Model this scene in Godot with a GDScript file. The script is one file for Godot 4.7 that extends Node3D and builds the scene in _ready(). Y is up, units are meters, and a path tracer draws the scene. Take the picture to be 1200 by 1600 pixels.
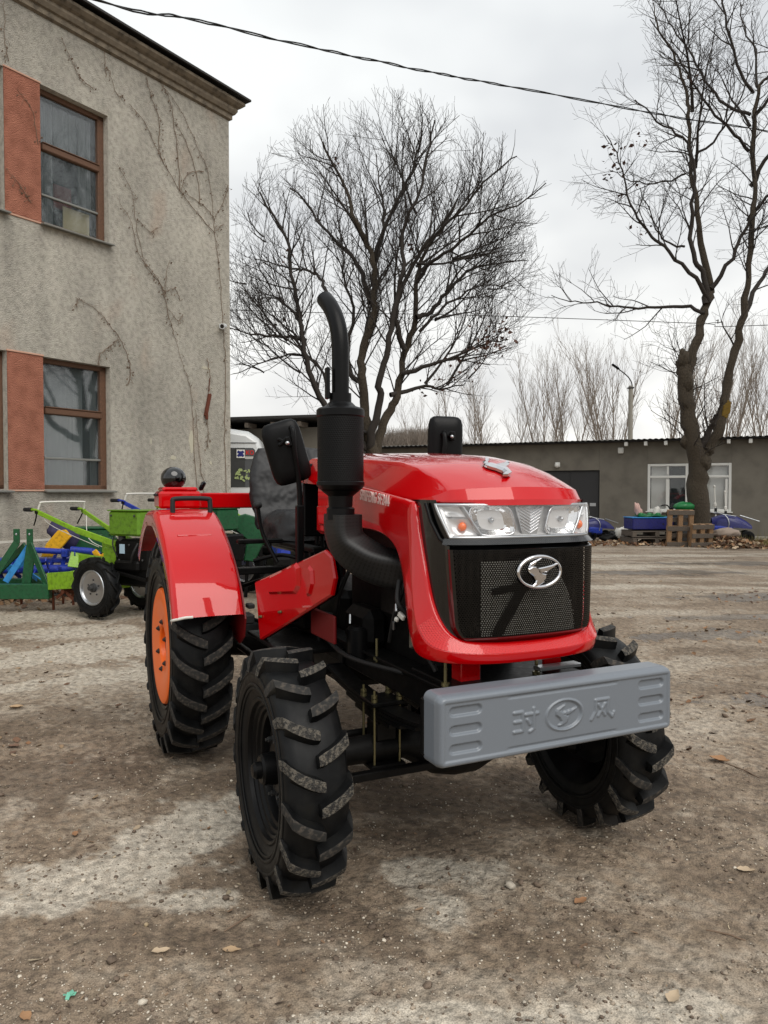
extends Node3D

# ------------------------------------------------------------------ mesh kit
class MB:
	var v := PackedVector3Array()
	var n := PackedVector3Array()
	var c := PackedColorArray()
	var uv := PackedVector2Array()
	var idx := PackedInt32Array()
	var xf := Transform3D.IDENTITY
	var col := Color.WHITE

	func vert(p: Vector3, nn: Vector3, t := Vector2.ZERO) -> int:
		v.append(xf * p)
		n.append((xf.basis * nn).normalized())
		c.append(col)
		uv.append(t)
		return v.size() - 1

	func tri(a: Vector3, b: Vector3, d: Vector3) -> void:
		var nn := (d - a).cross(b - a).normalized()
		var i := vert(a, nn, Vector2(a.x + a.z, a.y))
		vert(b, nn, Vector2(b.x + b.z, b.y))
		vert(d, nn, Vector2(d.x + d.z, d.y))
		idx.append_array([i, i + 1, i + 2])

	func quad(a: Vector3, b: Vector3, d: Vector3, e: Vector3, ua := Vector2(0, 1), ub := Vector2(1, 1), ud := Vector2(1, 0), ue := Vector2(0, 0)) -> void:
		var nn := (d - a).cross(b - a) + (e - a).cross(d - a)
		nn = nn.normalized()
		var i := vert(a, nn, ua)
		vert(b, nn, ub)
		vert(d, nn, ud)
		vert(e, nn, ue)
		idx.append_array([i, i + 1, i + 2, i, i + 2, i + 3])

	# rows of points; smooth inside a strip, split where the rows turn sharply
	func grid(rows: Array, closed := false, crease := 35.0, uvs := Vector2(1, 1)) -> void:
		var breaks := [0]
		var cosc := cos(deg_to_rad(crease))
		for r in range(1, rows.size() - 1):
			var a: PackedVector3Array = rows[r - 1]
			var b: PackedVector3Array = rows[r]
			var d: PackedVector3Array = rows[r + 1]
			var sum := 0.0
			var cnt := 0
			for k in range(0, b.size(), maxi(1, b.size() / 8)):
				var e1 := (b[k] - a[k])
				var e2 := (d[k] - b[k])
				if e1.length() > 1e-6 and e2.length() > 1e-6:
					sum += e1.normalized().dot(e2.normalized())
					cnt += 1
			if cnt > 0 and sum / cnt < cosc:
				breaks.append(r)
		breaks.append(rows.size() - 1)
		for s in range(breaks.size() - 1):
			strip(rows, breaks[s], breaks[s + 1], closed, uvs)

	func strip(rows: Array, r0: int, r1: int, closed: bool, uvs: Vector2) -> void:
		var w: int = rows[0].size()
		var m := w + (1 if closed else 0)
		var h := r1 - r0 + 1
		var acc := PackedVector3Array()
		acc.resize(h * w)
		for r in range(h - 1):
			var a: PackedVector3Array = rows[r0 + r]
			var b: PackedVector3Array = rows[r0 + r + 1]
			for k in range(w if closed else w - 1):
				var k2 := (k + 1) % w
				var nn := (b[k2] - a[k]).cross(a[k2] - b[k])
				nn = -nn
				acc[r * w + k] += nn
				acc[r * w + k2] += nn
				acc[(r + 1) * w + k] += nn
				acc[(r + 1) * w + k2] += nn
		var base := v.size()
		for r in range(h):
			var a: PackedVector3Array = rows[r0 + r]
			for k in range(m):
				vert(a[k % w], acc[r * w + k % w], Vector2(float(k) / (m - 1) * uvs.x, float(r0 + r) / (rows.size() - 1) * uvs.y))
		for r in range(h - 1):
			for k in range(m - 1):
				var i := base + r * m + k
				idx.append_array([i, i + m + 1, i + 1, i, i + m, i + m + 1])

	func box(ce: Vector3, size: Vector3, bev := 0.0, bas := Basis.IDENTITY) -> void:
		var keep := xf
		xf = xf * Transform3D(bas, ce)
		var h := size * 0.5
		var q := minf(bev, minf(h.x, minf(h.y, h.z)) * 0.9)
		if q <= 0.0:
			for ax in 3:
				for s in [-1.0, 1.0]:
					_face(ax, s, h, Vector3.ZERO)
		else:
			for ax in 3:
				for s in [-1.0, 1.0]:
					_face(ax, s, h, Vector3(q, q, q))
			for ax in 3:
				var b1 := (ax + 1) % 3
				var b2 := (ax + 2) % 3
				for s1 in [-1.0, 1.0]:
					for s2 in [-1.0, 1.0]:
						var p := []
						for e in [-1.0, 1.0]:
							var p1 := Vector3.ZERO
							p1[ax] = e * (h[ax] - q)
							p1[b1] = s1 * h[b1]
							p1[b2] = s2 * (h[b2] - q)
							var p2 := Vector3.ZERO
							p2[ax] = e * (h[ax] - q)
							p2[b1] = s1 * (h[b1] - q)
							p2[b2] = s2 * h[b2]
							p.append([p1, p2])
						var out := Vector3.ZERO
						out[b1] = s1
						out[b2] = s2
						_oriented([p[0][0], p[0][1], p[1][1], p[1][0]], out)
			for sx in [-1.0, 1.0]:
				for sy in [-1.0, 1.0]:
					for sz in [-1.0, 1.0]:
						var a := Vector3(sx * h.x, sy * (h.y - q), sz * (h.z - q))
						var b := Vector3(sx * (h.x - q), sy * h.y, sz * (h.z - q))
						var d := Vector3(sx * (h.x - q), sy * (h.y - q), sz * h.z)
						if (d - a).cross(b - a).dot(Vector3(sx, sy, sz)) > 0:
							tri(a, b, d)
						else:
							tri(a, d, b)
		xf = keep

	func _face(ax: int, s: float, h: Vector3, q: Vector3) -> void:
		var b1 := (ax + 1) % 3
		var b2 := (ax + 2) % 3
		var p := []
		for e in [[-1, -1], [1, -1], [1, 1], [-1, 1]]:
			var w := Vector3.ZERO
			w[ax] = s * h[ax]
			w[b1] = e[0] * (h[b1] - q[b1])
			w[b2] = e[1] * (h[b2] - q[b2])
			p.append(w)
		var out := Vector3.ZERO
		out[ax] = s
		_oriented(p, out)

	func _oriented(p: Array, out: Vector3) -> void:
		if (p[2] - p[0]).cross(p[1] - p[0]).dot(out) > 0:
			quad(p[0], p[1], p[2], p[3])
		else:
			quad(p[0], p[3], p[2], p[1])

	# round tube along a path; rad is a number or an array
	func tube(path: PackedVector3Array, rad, sides := 8, caps := true) -> void:
		var cnt := path.size()
		var up := Vector3.UP
		var d0 := (path[1] - path[0]).normalized()
		if absf(d0.dot(up)) > 0.9:
			up = Vector3.RIGHT
		var side := d0.cross(up).normalized()
		var base := v.size()
		var along := 0.0
		for i in cnt:
			var d := (path[mini(i + 1, cnt - 1)] - path[maxi(i - 1, 0)]).normalized()
			side = (side - d * side.dot(d)).normalized()
			var up2 := side.cross(d)
			var r: float = rad if rad is float else rad[i]
			if i > 0:
				along += path[i].distance_to(path[i - 1])
			for k in sides + 1:
				var a := TAU * k / sides
				var nn := side * cos(a) + up2 * sin(a)
				vert(path[i] + nn * r, nn, Vector2(float(k) / sides, along))
		for i in cnt - 1:
			for k in sides:
				var q := base + i * (sides + 1) + k
				idx.append_array([q, q + 1, q + sides + 2, q, q + sides + 2, q + sides + 1])
		if caps:
			for e in [0, cnt - 1]:
				var d := (path[mini(e + 1, cnt - 1)] - path[maxi(e - 1, 0)]).normalized()
				if e == 0:
					d = -d
				var ce := vert(path[e], d)
				var b0 := v.size()
				for k in sides + 1:
					var q = base + e * (sides + 1) + k
					v.append(v[q])
					n.append((xf.basis * d).normalized())
					c.append(col)
					uv.append(Vector2.ZERO)
				for k in sides:
					if e == 0:
						idx.append_array([ce, b0 + k + 1, b0 + k])
					else:
						idx.append_array([ce, b0 + k, b0 + k + 1])

	# profile of (along the x axis, radius)
	func lathe(prof: PackedVector2Array, segs := 48, crease := 30.0) -> void:
		var rows := []
		for p in prof:
			var row := PackedVector3Array()
			for k in segs:
				var a := TAU * k / segs
				row.append(Vector3(p.x, cos(a) * p.y, sin(a) * p.y))
			rows.append(row)
		grid(rows, true, crease)

	# flat outline in xy pushed out along +z, with a chamfer on the front
	func prism(poly: PackedVector2Array, depth: float, bev := 0.0, back := true) -> void:
		var pts := poly
		if Geometry2D.is_polygon_clockwise(pts):
			pts = pts.duplicate()
			pts.reverse()
		var cnt := pts.size()
		var ins := PackedVector2Array()
		for i in cnt:
			var e1 := (pts[i] - pts[(i + cnt - 1) % cnt]).normalized()
			var e2 := (pts[(i + 1) % cnt] - pts[i]).normalized()
			var n1 := Vector2(-e1.y, e1.x)
			var n2 := Vector2(-e2.y, e2.x)
			var m := (n1 + n2)
			m = m / maxf(0.4, m.length_squared()) * 2.0
			ins.append(pts[i] + m * bev)
		var t := Geometry2D.triangulate_polygon(pts)
		for f in range(0, t.size(), 3):
			var a := ins[t[f]]
			var b := ins[t[f + 1]]
			var d := ins[t[f + 2]]
			if (b - a).cross(d - a) > 0:
				var tmp := b
				b = d
				d = tmp
			tri(Vector3(a.x, a.y, depth), Vector3(b.x, b.y, depth), Vector3(d.x, d.y, depth))
			if back:
				a = pts[t[f]]
				b = pts[t[f + 1]]
				d = pts[t[f + 2]]
				if (b - a).cross(d - a) < 0:
					var tmp := b
					b = d
					d = tmp
				tri(Vector3(a.x, a.y, 0), Vector3(b.x, b.y, 0), Vector3(d.x, d.y, 0))
		for i in cnt:
			var a := pts[i]
			var b := pts[(i + 1) % cnt]
			var a2 := ins[i]
			var b2 := ins[(i + 1) % cnt]
			var out := Vector3((b - a).y, -(b - a).x, 0)
			_oriented([Vector3(a.x, a.y, 0), Vector3(b.x, b.y, 0), Vector3(b.x, b.y, depth - bev), Vector3(a.x, a.y, depth - bev)], out)
			if bev > 0.0:
				_oriented([Vector3(a.x, a.y, depth - bev), Vector3(b.x, b.y, depth - bev), Vector3(b2.x, b2.y, depth), Vector3(a2.x, a2.y, depth)], out + Vector3(0, 0, 1e-3))

	func ball(ce: Vector3, r: Vector3, segs := 16) -> void:
		var rows := []
		for i in segs / 2 + 1:
			var a := PI * i / (segs / 2)
			var row := PackedVector3Array()
			for k in segs:
				var b := TAU * k / segs
				row.append(ce + Vector3(r.x * sin(a) * cos(b), r.y * cos(a), r.z * sin(a) * sin(b)))
			rows.append(row)
		grid(rows, true, 180.0)

	func arrays() -> Array:
		var a := []
		a.resize(Mesh.ARRAY_MAX)
		a[Mesh.ARRAY_VERTEX] = v
		a[Mesh.ARRAY_NORMAL] = n
		a[Mesh.ARRAY_COLOR] = c
		a[Mesh.ARRAY_TEX_UV] = uv
		a[Mesh.ARRAY_TEX_UV2] = uv
		a[Mesh.ARRAY_INDEX] = idx
		return a

# ------------------------------------------------------------------ scene kit
var taken := {}
var M := {}
var rng := RandomNumberGenerator.new()
var nz := FastNoiseLite.new()

func mesh_of(sets: Array) -> ArrayMesh:
	var am := ArrayMesh.new()
	for s in sets:
		if s[0].idx.size() == 0:
			continue
		am.add_surface_from_arrays(Mesh.PRIMITIVE_TRIANGLES, s[0].arrays())
		am.surface_set_material(am.get_surface_count() - 1, s[1])
	return am

func numbered(called: String) -> String:
	var k: int = taken.get(called, 0)
	taken[called] = k + 1
	return called if k == 0 else "%s_%03d" % [called, k]

func put(called: String, mesh: Mesh, parent: Node = null) -> MeshInstance3D:
	var o := MeshInstance3D.new()
	o.mesh = mesh
	if parent == null:
		o.name = numbered(called)
		add_child(o)
	else:
		var k := 0
		var nm := called
		while parent.has_node(nm):
			k += 1
			nm = "%s_%03d" % [called, k]
		o.name = nm
		parent.add_child(o, true)
	return o

func obj(called: String, mb: MB, m: Material, parent: Node = null) -> MeshInstance3D:
	return put(called, mesh_of([[mb, m]]), parent)

func thing(called: String, label: String, category: String, at := Vector3.ZERO, turn := 0.0, group := "") -> Node3D:
	var o := Node3D.new()
	o.name = numbered(called)
	add_child(o)
	o.position = at
	o.rotation.y = turn
	tag(o, label, category, group)
	return o

func tag(o: Node, label: String, category := "", group := "") -> void:
	o.set_meta("label", label)
	if category:
		o.set_meta("category", category)
	if group:
		o.set_meta("group", group)

func dup(src: Node3D, called: String, label: String, at: Vector3, turn: float, sc := 1.0) -> Node3D:
	var o: Node3D = src.duplicate()
	o.name = numbered(called)
	add_child(o)
	o.transform = Transform3D(Basis(Vector3.UP, turn).scaled(Vector3.ONE * sc), at)
	o.set_meta("label", label)
	return o

func kind(o: Node, k: String) -> void:
	o.set_meta("kind", k)

func pv(l: Array) -> PackedVector3Array:
	var o := PackedVector3Array()
	for i in range(0, l.size(), 3):
		o.append(Vector3(l[i], l[i + 1], l[i + 2]))
	return o

func p2(l: Array) -> PackedVector2Array:
	var o := PackedVector2Array()
	for i in range(0, l.size(), 2):
		o.append(Vector2(l[i], l[i + 1]))
	return o

# smooth curve through points
func curve(pts: PackedVector3Array, per := 4) -> PackedVector3Array:
	var o := PackedVector3Array()
	for i in pts.size() - 1:
		var a := pts[maxi(i - 1, 0)]
		var b := pts[i]
		var d := pts[i + 1]
		var e := pts[mini(i + 2, pts.size() - 1)]
		for k in per:
			o.append(b.cubic_interpolate(d, a, e, float(k) / per))
	o.append(pts[pts.size() - 1])
	return o

func table(t: Array, x: float) -> float:
	if x <= t[0]:
		return t[1]
	for i in range(2, t.size(), 2):
		if x <= t[i]:
			return lerpf(t[i - 1], t[i + 1], (x - t[i - 2]) / (t[i] - t[i - 2]))
	return t[t.size() - 1]

func rod(mb: MB, a: Vector3, b: Vector3, r: float, sides := 10) -> void:
	mb.tube(PackedVector3Array([a, b]), r, sides)

func bar(mb: MB, a: Vector3, b: Vector3, w: float, h: float, bev := 0.003) -> void:
	var d := (b - a)
	var z := d.normalized()
	var x := Vector3.UP.cross(z)
	x = Vector3.RIGHT if x.length() < 0.05 else x.normalized()
	mb.box((a + b) * 0.5, Vector3(w, h, d.length()), bev, Basis(x, z.cross(x), z))

# ------------------------------------------------------------------ materials
func lin(r: float, g: float, b: float) -> Color:
	return Color(r, g, b).linear_to_srgb()

func mat(called: String, color: Color, rough := 0.6, metal := 0.0, coat := 0.0) -> StandardMaterial3D:
	var m := StandardMaterial3D.new()
	m.resource_name = called
	m.albedo_color = color
	m.roughness = rough
	m.metallic = metal
	if coat > 0.0:
		m.clearcoat_enabled = true
		m.clearcoat = coat
		m.clearcoat_roughness = 0.04
	M[called] = m
	return m

func noise_tex(sd: int, freq: float, size := 512, ramp := [], octaves := 5, type := FastNoiseLite.TYPE_SIMPLEX_SMOOTH, normal := 0.0) -> NoiseTexture2D:
	var f := FastNoiseLite.new()
	f.seed = sd
	f.noise_type = type
	f.frequency = freq
	f.fractal_octaves = octaves
	f.fractal_gain = 0.55
	var t := NoiseTexture2D.new()
	t.width = size
	t.height = size
	t.seamless = true
	t.noise = f
	if normal > 0.0:
		t.as_normal_map = true
		t.bump_strength = normal
	if ramp.size():
		var g := Gradient.new()
		var offs := PackedFloat32Array()
		var cols := PackedColorArray()
		for e in ramp:
			offs.append(e[0])
			cols.append(e[1])
		g.offsets = offs
		g.colors = cols
		t.color_ramp = g
	return t

func grey(x: float) -> Color:
	return Color(x, x, x)

func tri_map(m: StandardMaterial3D, scale: float, world := true) -> void:
	m.uv1_triplanar = true
	m.uv1_world_triplanar = world
	m.uv1_scale = Vector3.ONE * scale

func glass(called: String, a := 0.1, tint := Color(0.75, 0.8, 0.8)) -> StandardMaterial3D:
	var m := mat(called, Color(tint.r, tint.g, tint.b, a), 0.02)
	m.transparency = BaseMaterial3D.TRANSPARENCY_ALPHA
	m.metallic_specular = 0.5
	return m

func make_materials() -> void:
	var t_grime := noise_tex(3, 0.012, 512, [[0.0, grey(0.62)], [0.45, grey(0.9)], [1.0, grey(1.0)]])
	var t_rough := noise_tex(5, 0.02, 512, [[0.0, grey(0.7)], [0.5, grey(0.9)], [1.0, grey(1.0)]])
	var t_fine := noise_tex(7, 0.08, 512, [], 4)
	var t_bark := noise_tex(9, 0.03, 512, [], 5, FastNoiseLite.TYPE_CELLULAR)
	var red := mat("red_paint", Color(0.74, 0.002, 0.026), 0.26, 0.0, 1.0)
	red.metallic_specular = 0.25
	red.clearcoat_roughness = 0.03
	var ripple := noise_tex(12, 0.01, 256, [], 2, FastNoiseLite.TYPE_SIMPLEX_SMOOTH, 1.2)
	red.normal_enabled = true
	red.normal_texture = ripple
	red.normal_scale = 0.10
	tri_map(red, 3.0, false)
	var dr := mat("dark_red_plate", Color(0.42, 0.01, 0.02), 0.5)
	mat("black_gloss", Color(0.018, 0.018, 0.02), 0.12, 0.0, 0.6)
	var bs := mat("black_satin", Color(0.055, 0.055, 0.058), 0.40)
	bs.metallic_specular = 0.28
	bs.roughness_texture = t_rough
	tri_map(bs, 2.0, false)
	mat("black_matt", Color(0.07, 0.07, 0.072), 0.65)
	var ox := mat("oily_black", Color(0.075, 0.072, 0.07), 0.5)
	ox.metallic_specular = 0.25
	ox.albedo_texture = t_grime
	ox.roughness_texture = t_rough
	tri_map(ox, 3.0, false)
	mat("cast_grey", Color(0.22, 0.22, 0.22), 0.6, 0.3)
	var ru := mat("rubber", Color(0.098, 0.102, 0.107), 0.52)
	ru.metallic_specular = 0.3
	ru.albedo_texture = noise_tex(31, 0.01, 512, [[0.0, Color(0.55, 0.55, 0.55)], [0.5, Color(0.8, 0.8, 0.8)], [0.72, Color(1, 0.98, 0.94)], [1.0, Color(1, 0.95, 0.85)]])
	ru.roughness_texture = t_rough
	tri_map(ru, 3.0, false)
	var mu := mat("muddy_rubber", Color(1, 1, 1), 0.9)
	mu.albedo_texture = noise_tex(33, 0.035, 512, [[0.0, Color(0.10, 0.10, 0.10)], [0.36, Color(0.14, 0.135, 0.13)], [0.48, Color(0.24, 0.23, 0.21)], [0.6, Color(0.41, 0.385, 0.345)], [0.8, Color(0.29, 0.27, 0.24)], [1.0, Color(0.44, 0.415, 0.37)]], 4)
	mu.heightmap_enabled = true
	mu.heightmap_texture = t_fine
	mu.heightmap_scale = 0.6
	tri_map(mu, 3.4, false)
	var du := mat("dusty_rubber", Color(1, 1, 1), 0.85)
	du.albedo_texture = noise_tex(35, 0.03, 512, [[0.0, Color(0.10, 0.10, 0.10)], [0.5, Color(0.13, 0.128, 0.12)], [0.68, Color(0.24, 0.22, 0.2)], [1.0, Color(0.34, 0.31, 0.27)]], 4)
	tri_map(du, 3.4, false)
	mat("chrome", Color(0.86, 0.86, 0.87), 0.07, 1.0)
	mat("silver_dull", Color(0.72, 0.73, 0.74), 0.28, 0.9)
	mat("zinc", Color(0.50, 0.47, 0.34), 0.45, 0.8)
	var gp := mat("grey_paint", Color(0.43, 0.455, 0.485), 0.36)
	gp.clearcoat_enabled = true
	gp.clearcoat = 0.25
	gp.clearcoat_roughness = 0.2
	mat("orange_paint", Color(0.98, 0.42, 0.02), 0.45, 0.0, 0.15)
	mat("amber", Color(0.95, 0.42, 0.05), 0.15, 0.0, 0.5)
	glass("lens", 0.06, Color(0.95, 0.97, 1.0))
	glass("pane", 0.07, Color(0.42, 0.47, 0.48))
	glass("van_glass", 0.7, Color(0.05, 0.06, 0.06))
	var sb := mat("seat_cloth", Color(0.09, 0.09, 0.097), 0.55)
	sb.heightmap_enabled = true
	sb.heightmap_texture = noise_tex(41, 0.006, 512, [], 3)
	sb.heightmap_scale = 1.6
	tri_map(sb, 2.2, false)
	# building stone and plaster
	var pl := mat("plaster", Color(1, 1, 1), 0.95)
	pl.vertex_color_use_as_albedo = true
	pl.albedo_texture = noise_tex(51, 0.012, 1024, [[0.0, grey(0.78)], [0.35, grey(0.90)], [0.6, grey(0.95)], [1.0, grey(1.0)]], 6)
	pl.heightmap_enabled = true
	pl.heightmap_texture = noise_tex(53, 0.09, 512, [], 4)
	pl.heightmap_scale = 0.8
	tri_map(pl, 0.9, false)
	var rp := mat("red_plaster", Color(0.66, 0.43, 0.345), 0.95)
	rp.albedo_texture = noise_tex(55, 0.006, 512, [[0.0, Color(0.80, 0.77, 0.75)], [0.5, Color(0.93, 0.92, 0.92)], [1.0, Color(1, 1, 1)]], 6)
	rp.heightmap_enabled = true
	rp.heightmap_texture = pl.heightmap_texture
	rp.heightmap_scale = 1.6
	tri_map(rp, 1.1, false)
	mat("pale_reveal", Color(0.70, 0.68, 0.61), 0.9)
	var wd := mat("old_wood", Color(0.44, 0.31, 0.225), 0.7)
	wd.albedo_texture = noise_tex(57, 0.03, 512, [[0.0, grey(0.55)], [0.5, grey(0.85)], [1.0, grey(1.0)]])
	wd.uv1_triplanar = true
	wd.uv1_scale = Vector3(9, 1.2, 9)
	mat("sill_metal", Color(0.52, 0.52, 0.5), 0.5, 0.5)
	mat("roof_dark", Color(0.17, 0.16, 0.155), 0.75)
	var co := mat("cornice_stone", Color(0.52, 0.475, 0.41), 0.9)
	co.albedo_texture = noise_tex(59, 0.01, 512, [[0.0, grey(0.5)], [0.45, grey(0.85)], [1.0, grey(1.0)]])
	tri_map(co, 1.2, false)
	mat("curtain", Color(0.36, 0.385, 0.385), 0.95)
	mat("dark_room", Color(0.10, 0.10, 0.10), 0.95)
	mat("board", Color(0.66, 0.63, 0.50), 0.9)
	var gw := mat("grey_render", Color(0.475, 0.455, 0.415), 0.92)
	gw.albedo_texture = noise_tex(61, 0.006, 512, [[0.0, grey(0.86)], [0.5, grey(0.95)], [1.0, grey(1.0)]])
	tri_map(gw, 0.4, false)
	mat("dark_door", Color(0.17, 0.17, 0.175), 0.6)
	mat("white_frame", Color(0.86, 0.86, 0.84), 0.4)
	mat("sheet_roof", Color(0.36, 0.35, 0.33), 0.9)
	mat("white_paint", Color(0.82, 0.83, 0.83), 0.3, 0.0, 0.3)
	mat("tarnished", Color(0.36, 0.17, 0.1), 0.85)
	# colours of the small machines
	mat("lime_paint", Color(0.50, 0.68, 0.08), 0.35, 0.0, 0.3)
	mat("leaf_green", Color(0.37, 0.54, 0.05), 0.35, 0.0, 0.3)
	mat("deep_green", Color(0.0, 0.30, 0.15), 0.4, 0.0, 0.2)
	mat("blue_paint", Color(0.08, 0.20, 0.62), 0.35, 0.0, 0.3)
	mat("navy_paint", Color(0.06, 0.08, 0.40), 0.3, 0.0, 0.4)
	mat("sky_blue_paint", Color(0.16, 0.52, 0.78), 0.45)
	mat("yellow_paint", Color(0.88, 0.66, 0.03), 0.45)
	var t_worn := noise_tex(81, 0.014, 512, [[0.0, Color(0.72, 0.70, 0.67)], [0.3, Color(0.90, 0.895, 0.885)], [0.5, Color(0.97, 0.97, 0.97)], [1.0, Color(1, 1, 1)]], 6)
	var t_dull := noise_tex(83, 0.02, 512, [[0.0, grey(1.0)], [0.5, grey(0.55)], [1.0, grey(0.4)]])
	for k in ["lime_paint", "leaf_green", "deep_green", "blue_paint", "navy_paint", "sky_blue_paint", "yellow_paint"]:
		M[k].albedo_texture = t_worn
		M[k].roughness = 1.0
		M[k].roughness_texture = t_dull
		tri_map(M[k], 2.3, false)
	mat("purple_cloth", Color(0.20, 0.18, 0.30), 0.85)
	mat("white_plastic", Color(0.84, 0.83, 0.80), 0.5)
	mat("pink_plastic", Color(0.80, 0.66, 0.62), 0.6)
	mat("green_plastic", Color(0.04, 0.42, 0.20), 0.4)
	mat("rust", Color(0.36, 0.18, 0.09), 0.9)
	var pw := mat("pallet_wood", Color(0.62, 0.49, 0.36), 0.85)
	pw.albedo_texture = noise_tex(63, 0.02, 512, [[0.0, grey(0.55)], [0.5, grey(0.88)], [1.0, grey(1.0)]])
	tri_map(pw, 4.0, false)
	var pg := mat("weathered_wood", Color(0.42, 0.38, 0.34), 0.9)
	pg.albedo_texture = pw.albedo_texture
	tri_map(pg, 4.0, false)
	var ba := mat("bark", Color(0.33, 0.295, 0.255), 0.95)
	ba.albedo_texture = noise_tex(65, 0.03, 512, [[0.0, Color(0.5, 0.5, 0.48)], [0.5, Color(0.85, 0.84, 0.8)], [0.78, Color(1, 0.98, 0.92)], [1.0, Color(1, 1, 0.9)]])
	ba.heightmap_enabled = true
	ba.heightmap_texture = t_bark
	ba.heightmap_scale = 2.5
	tri_map(ba, 1.6, false)
	ba.uv1_scale = Vector3(4.0, 1.0, 4.0)
	mat("lichen", Color(0.42, 0.33, 0.10), 0.95)
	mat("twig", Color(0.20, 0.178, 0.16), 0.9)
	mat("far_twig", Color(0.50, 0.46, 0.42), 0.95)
	mat("vine", Color(0.46, 0.385, 0.32), 0.95)
	mat("cable", Color(0.06, 0.06, 0.06), 0.6)
	mat("concrete", Color(0.55, 0.53, 0.49), 0.9)
	var lf := mat("dead_leaf", Color(1, 1, 1), 0.85)
	lf.vertex_color_use_as_albedo = true
	lf.cull_mode = BaseMaterial3D.CULL_DISABLED
	var st := mat("pebble", Color(1, 1, 1), 0.9)
	st.vertex_color_use_as_albedo = true
	mat("red_print", Color(0.75, 0.10, 0.06), 0.5)
	mat("blue_print", Color(0.08, 0.12, 0.42), 0.5)
	mat("letter_silver", Color(0.92, 0.80, 0.78), 0.35, 0.2)

# ------------------------------------------------------------------ camera, sky, light
const EYE := 1.2
const TILT := 1.4815

func make_light() -> void:
	var cam := Camera3D.new()
	cam.name = "camera"
	add_child(cam)
	cam.position = Vector3(0, EYE, 0)
	cam.rotation_degrees = Vector3(-TILT, 0, 0)
	cam.fov = 69.18
	cam.near = 0.05
	cam.far = 2000.0
	cam.current = true
	var we := WorldEnvironment.new()
	we.name = "air"
	var e := Environment.new()
	e.background_mode = Environment.BG_SKY
	e.tonemap_mode = Environment.TONE_MAPPER_LINEAR
	e.tonemap_exposure = 1.42
	e.sdfgi_enabled = true
	e.ssao_enabled = true
	e.ssil_enabled = true
	var sky := Sky.new()
	var pm := PanoramaSkyMaterial.new()
	pm.panorama = ImageTexture.create_from_image(cloud_picture())
	sky.sky_material = pm
	e.sky = sky
	e.background_energy_multiplier = 1.0
	we.environment = e
	add_child(we)
	var sun := DirectionalLight3D.new()
	sun.name = "sun"
	sun.light_energy = 0.5
	sun.light_angular_distance = 50.0
	sun.light_color = Color(1.0, 0.98, 0.95)
	sun.shadow_enabled = true
	sun.rotation_degrees = Vector3(-50, 28, 0)
	add_child(sun)

# an overcast: a bright sheet with soft thicker and thinner places
func cloud_picture() -> Image:
	var w := 1024
	var h := 512
	var im := Image.create(w, h, false, Image.FORMAT_RGBF)
	var f := FastNoiseLite.new()
	f.seed = 77
	f.frequency = 1.5
	f.fractal_octaves = 5
	var g := FastNoiseLite.new()
	g.seed = 78
	g.frequency = 3.2
	g.fractal_octaves = 5
	for y in h:
		var el := PI * (0.5 - (y + 0.5) / h)
		for x in w:
			var az := TAU * (x + 0.5) / w
			if el < 0.0:
				im.set_pixel(x, y, Color(0.20, 0.18, 0.16))
				continue
			var d := Vector3(cos(el) * sin(az), sin(el), cos(el) * cos(az))
			var q := d / (d.y + 0.35)
			var k := f.get_noise_3d(q.x, q.z, 0.0)
			var k2 := g.get_noise_3d(q.x, q.z * 1.8, 3.0)
			var s := clampf(0.5 + k * 0.9 + k2 * 0.35, 0.0, 1.0)
			var t := pow(1.0 - d.y, 3.0)
			var top := Color(0.60, 0.622, 0.638)
			var low := Color(0.70, 0.69, 0.665)
			var c := top.lerp(low, t)
			var b := lerpf(0.85, 1.12, s)
			var warm := (s - 0.5) * 0.03
			im.set_pixel(x, y, Color(c.r * b + warm, c.g * b + warm * 0.8, c.b * b))
	return im

# ------------------------------------------------------------------ ground
const PALE := [[-0.95, -2.28, 0.42, 0.16, 0.45, 1.0], [-0.70, -2.58, 0.34, 0.20, 0.55, 1.0], [-0.52, -2.86, 0.3, 0.15, 0.5, 0.9], [-0.60, -2.15, 0.17, 0.055, 0.1, 0.9], [0.20, -2.34, 0.19, 0.085, 0.1, 0.95], [0.16, -2.13, 0.10, 0.11, 0.0, 0.95], [0.30, -2.26, 0.1, 0.08, 0.0, 0.5],
	[0.18, -1.62, 0.34, 0.10, 0.05, 1.0], [0.52, -1.64, 0.34, 0.13, 0.2, 0.9], [-0.12, -1.62, 0.12, 0.05, 0.0, 0.7], [-2.3, -5.6, 0.9, 0.45, 0.6, 0.9], [-1.75, -4.9, 0.5, 0.3, 0.7, 0.8], [-2.5, -4.5, 0.45, 0.12, 0.2, 0.8], [-3.6, -7.1, 1.4, 0.35, 0.1, 0.7], [-2.6, -6.4, 0.6, 0.3, 0.2, 0.8],
	[3.8, -12.1, 1.6, 0.35, 0.0, 0.8], [2.7, -9.5, 1.2, 0.22, 0.1, 0.7], [5.2, -14.2, 2.2, 0.3, 0.0, 0.7], [2.6, -7.4, 0.9, 0.16, 0.2, 0.5], [1.4, -3.8, 0.5, 0.25, 0.3, 0.35], [0.2, -3.4, 0.35, 0.09, 0.2, 0.7], [1.9, -5.2, 0.7, 0.2, 0.2, 0.45]]
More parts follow.
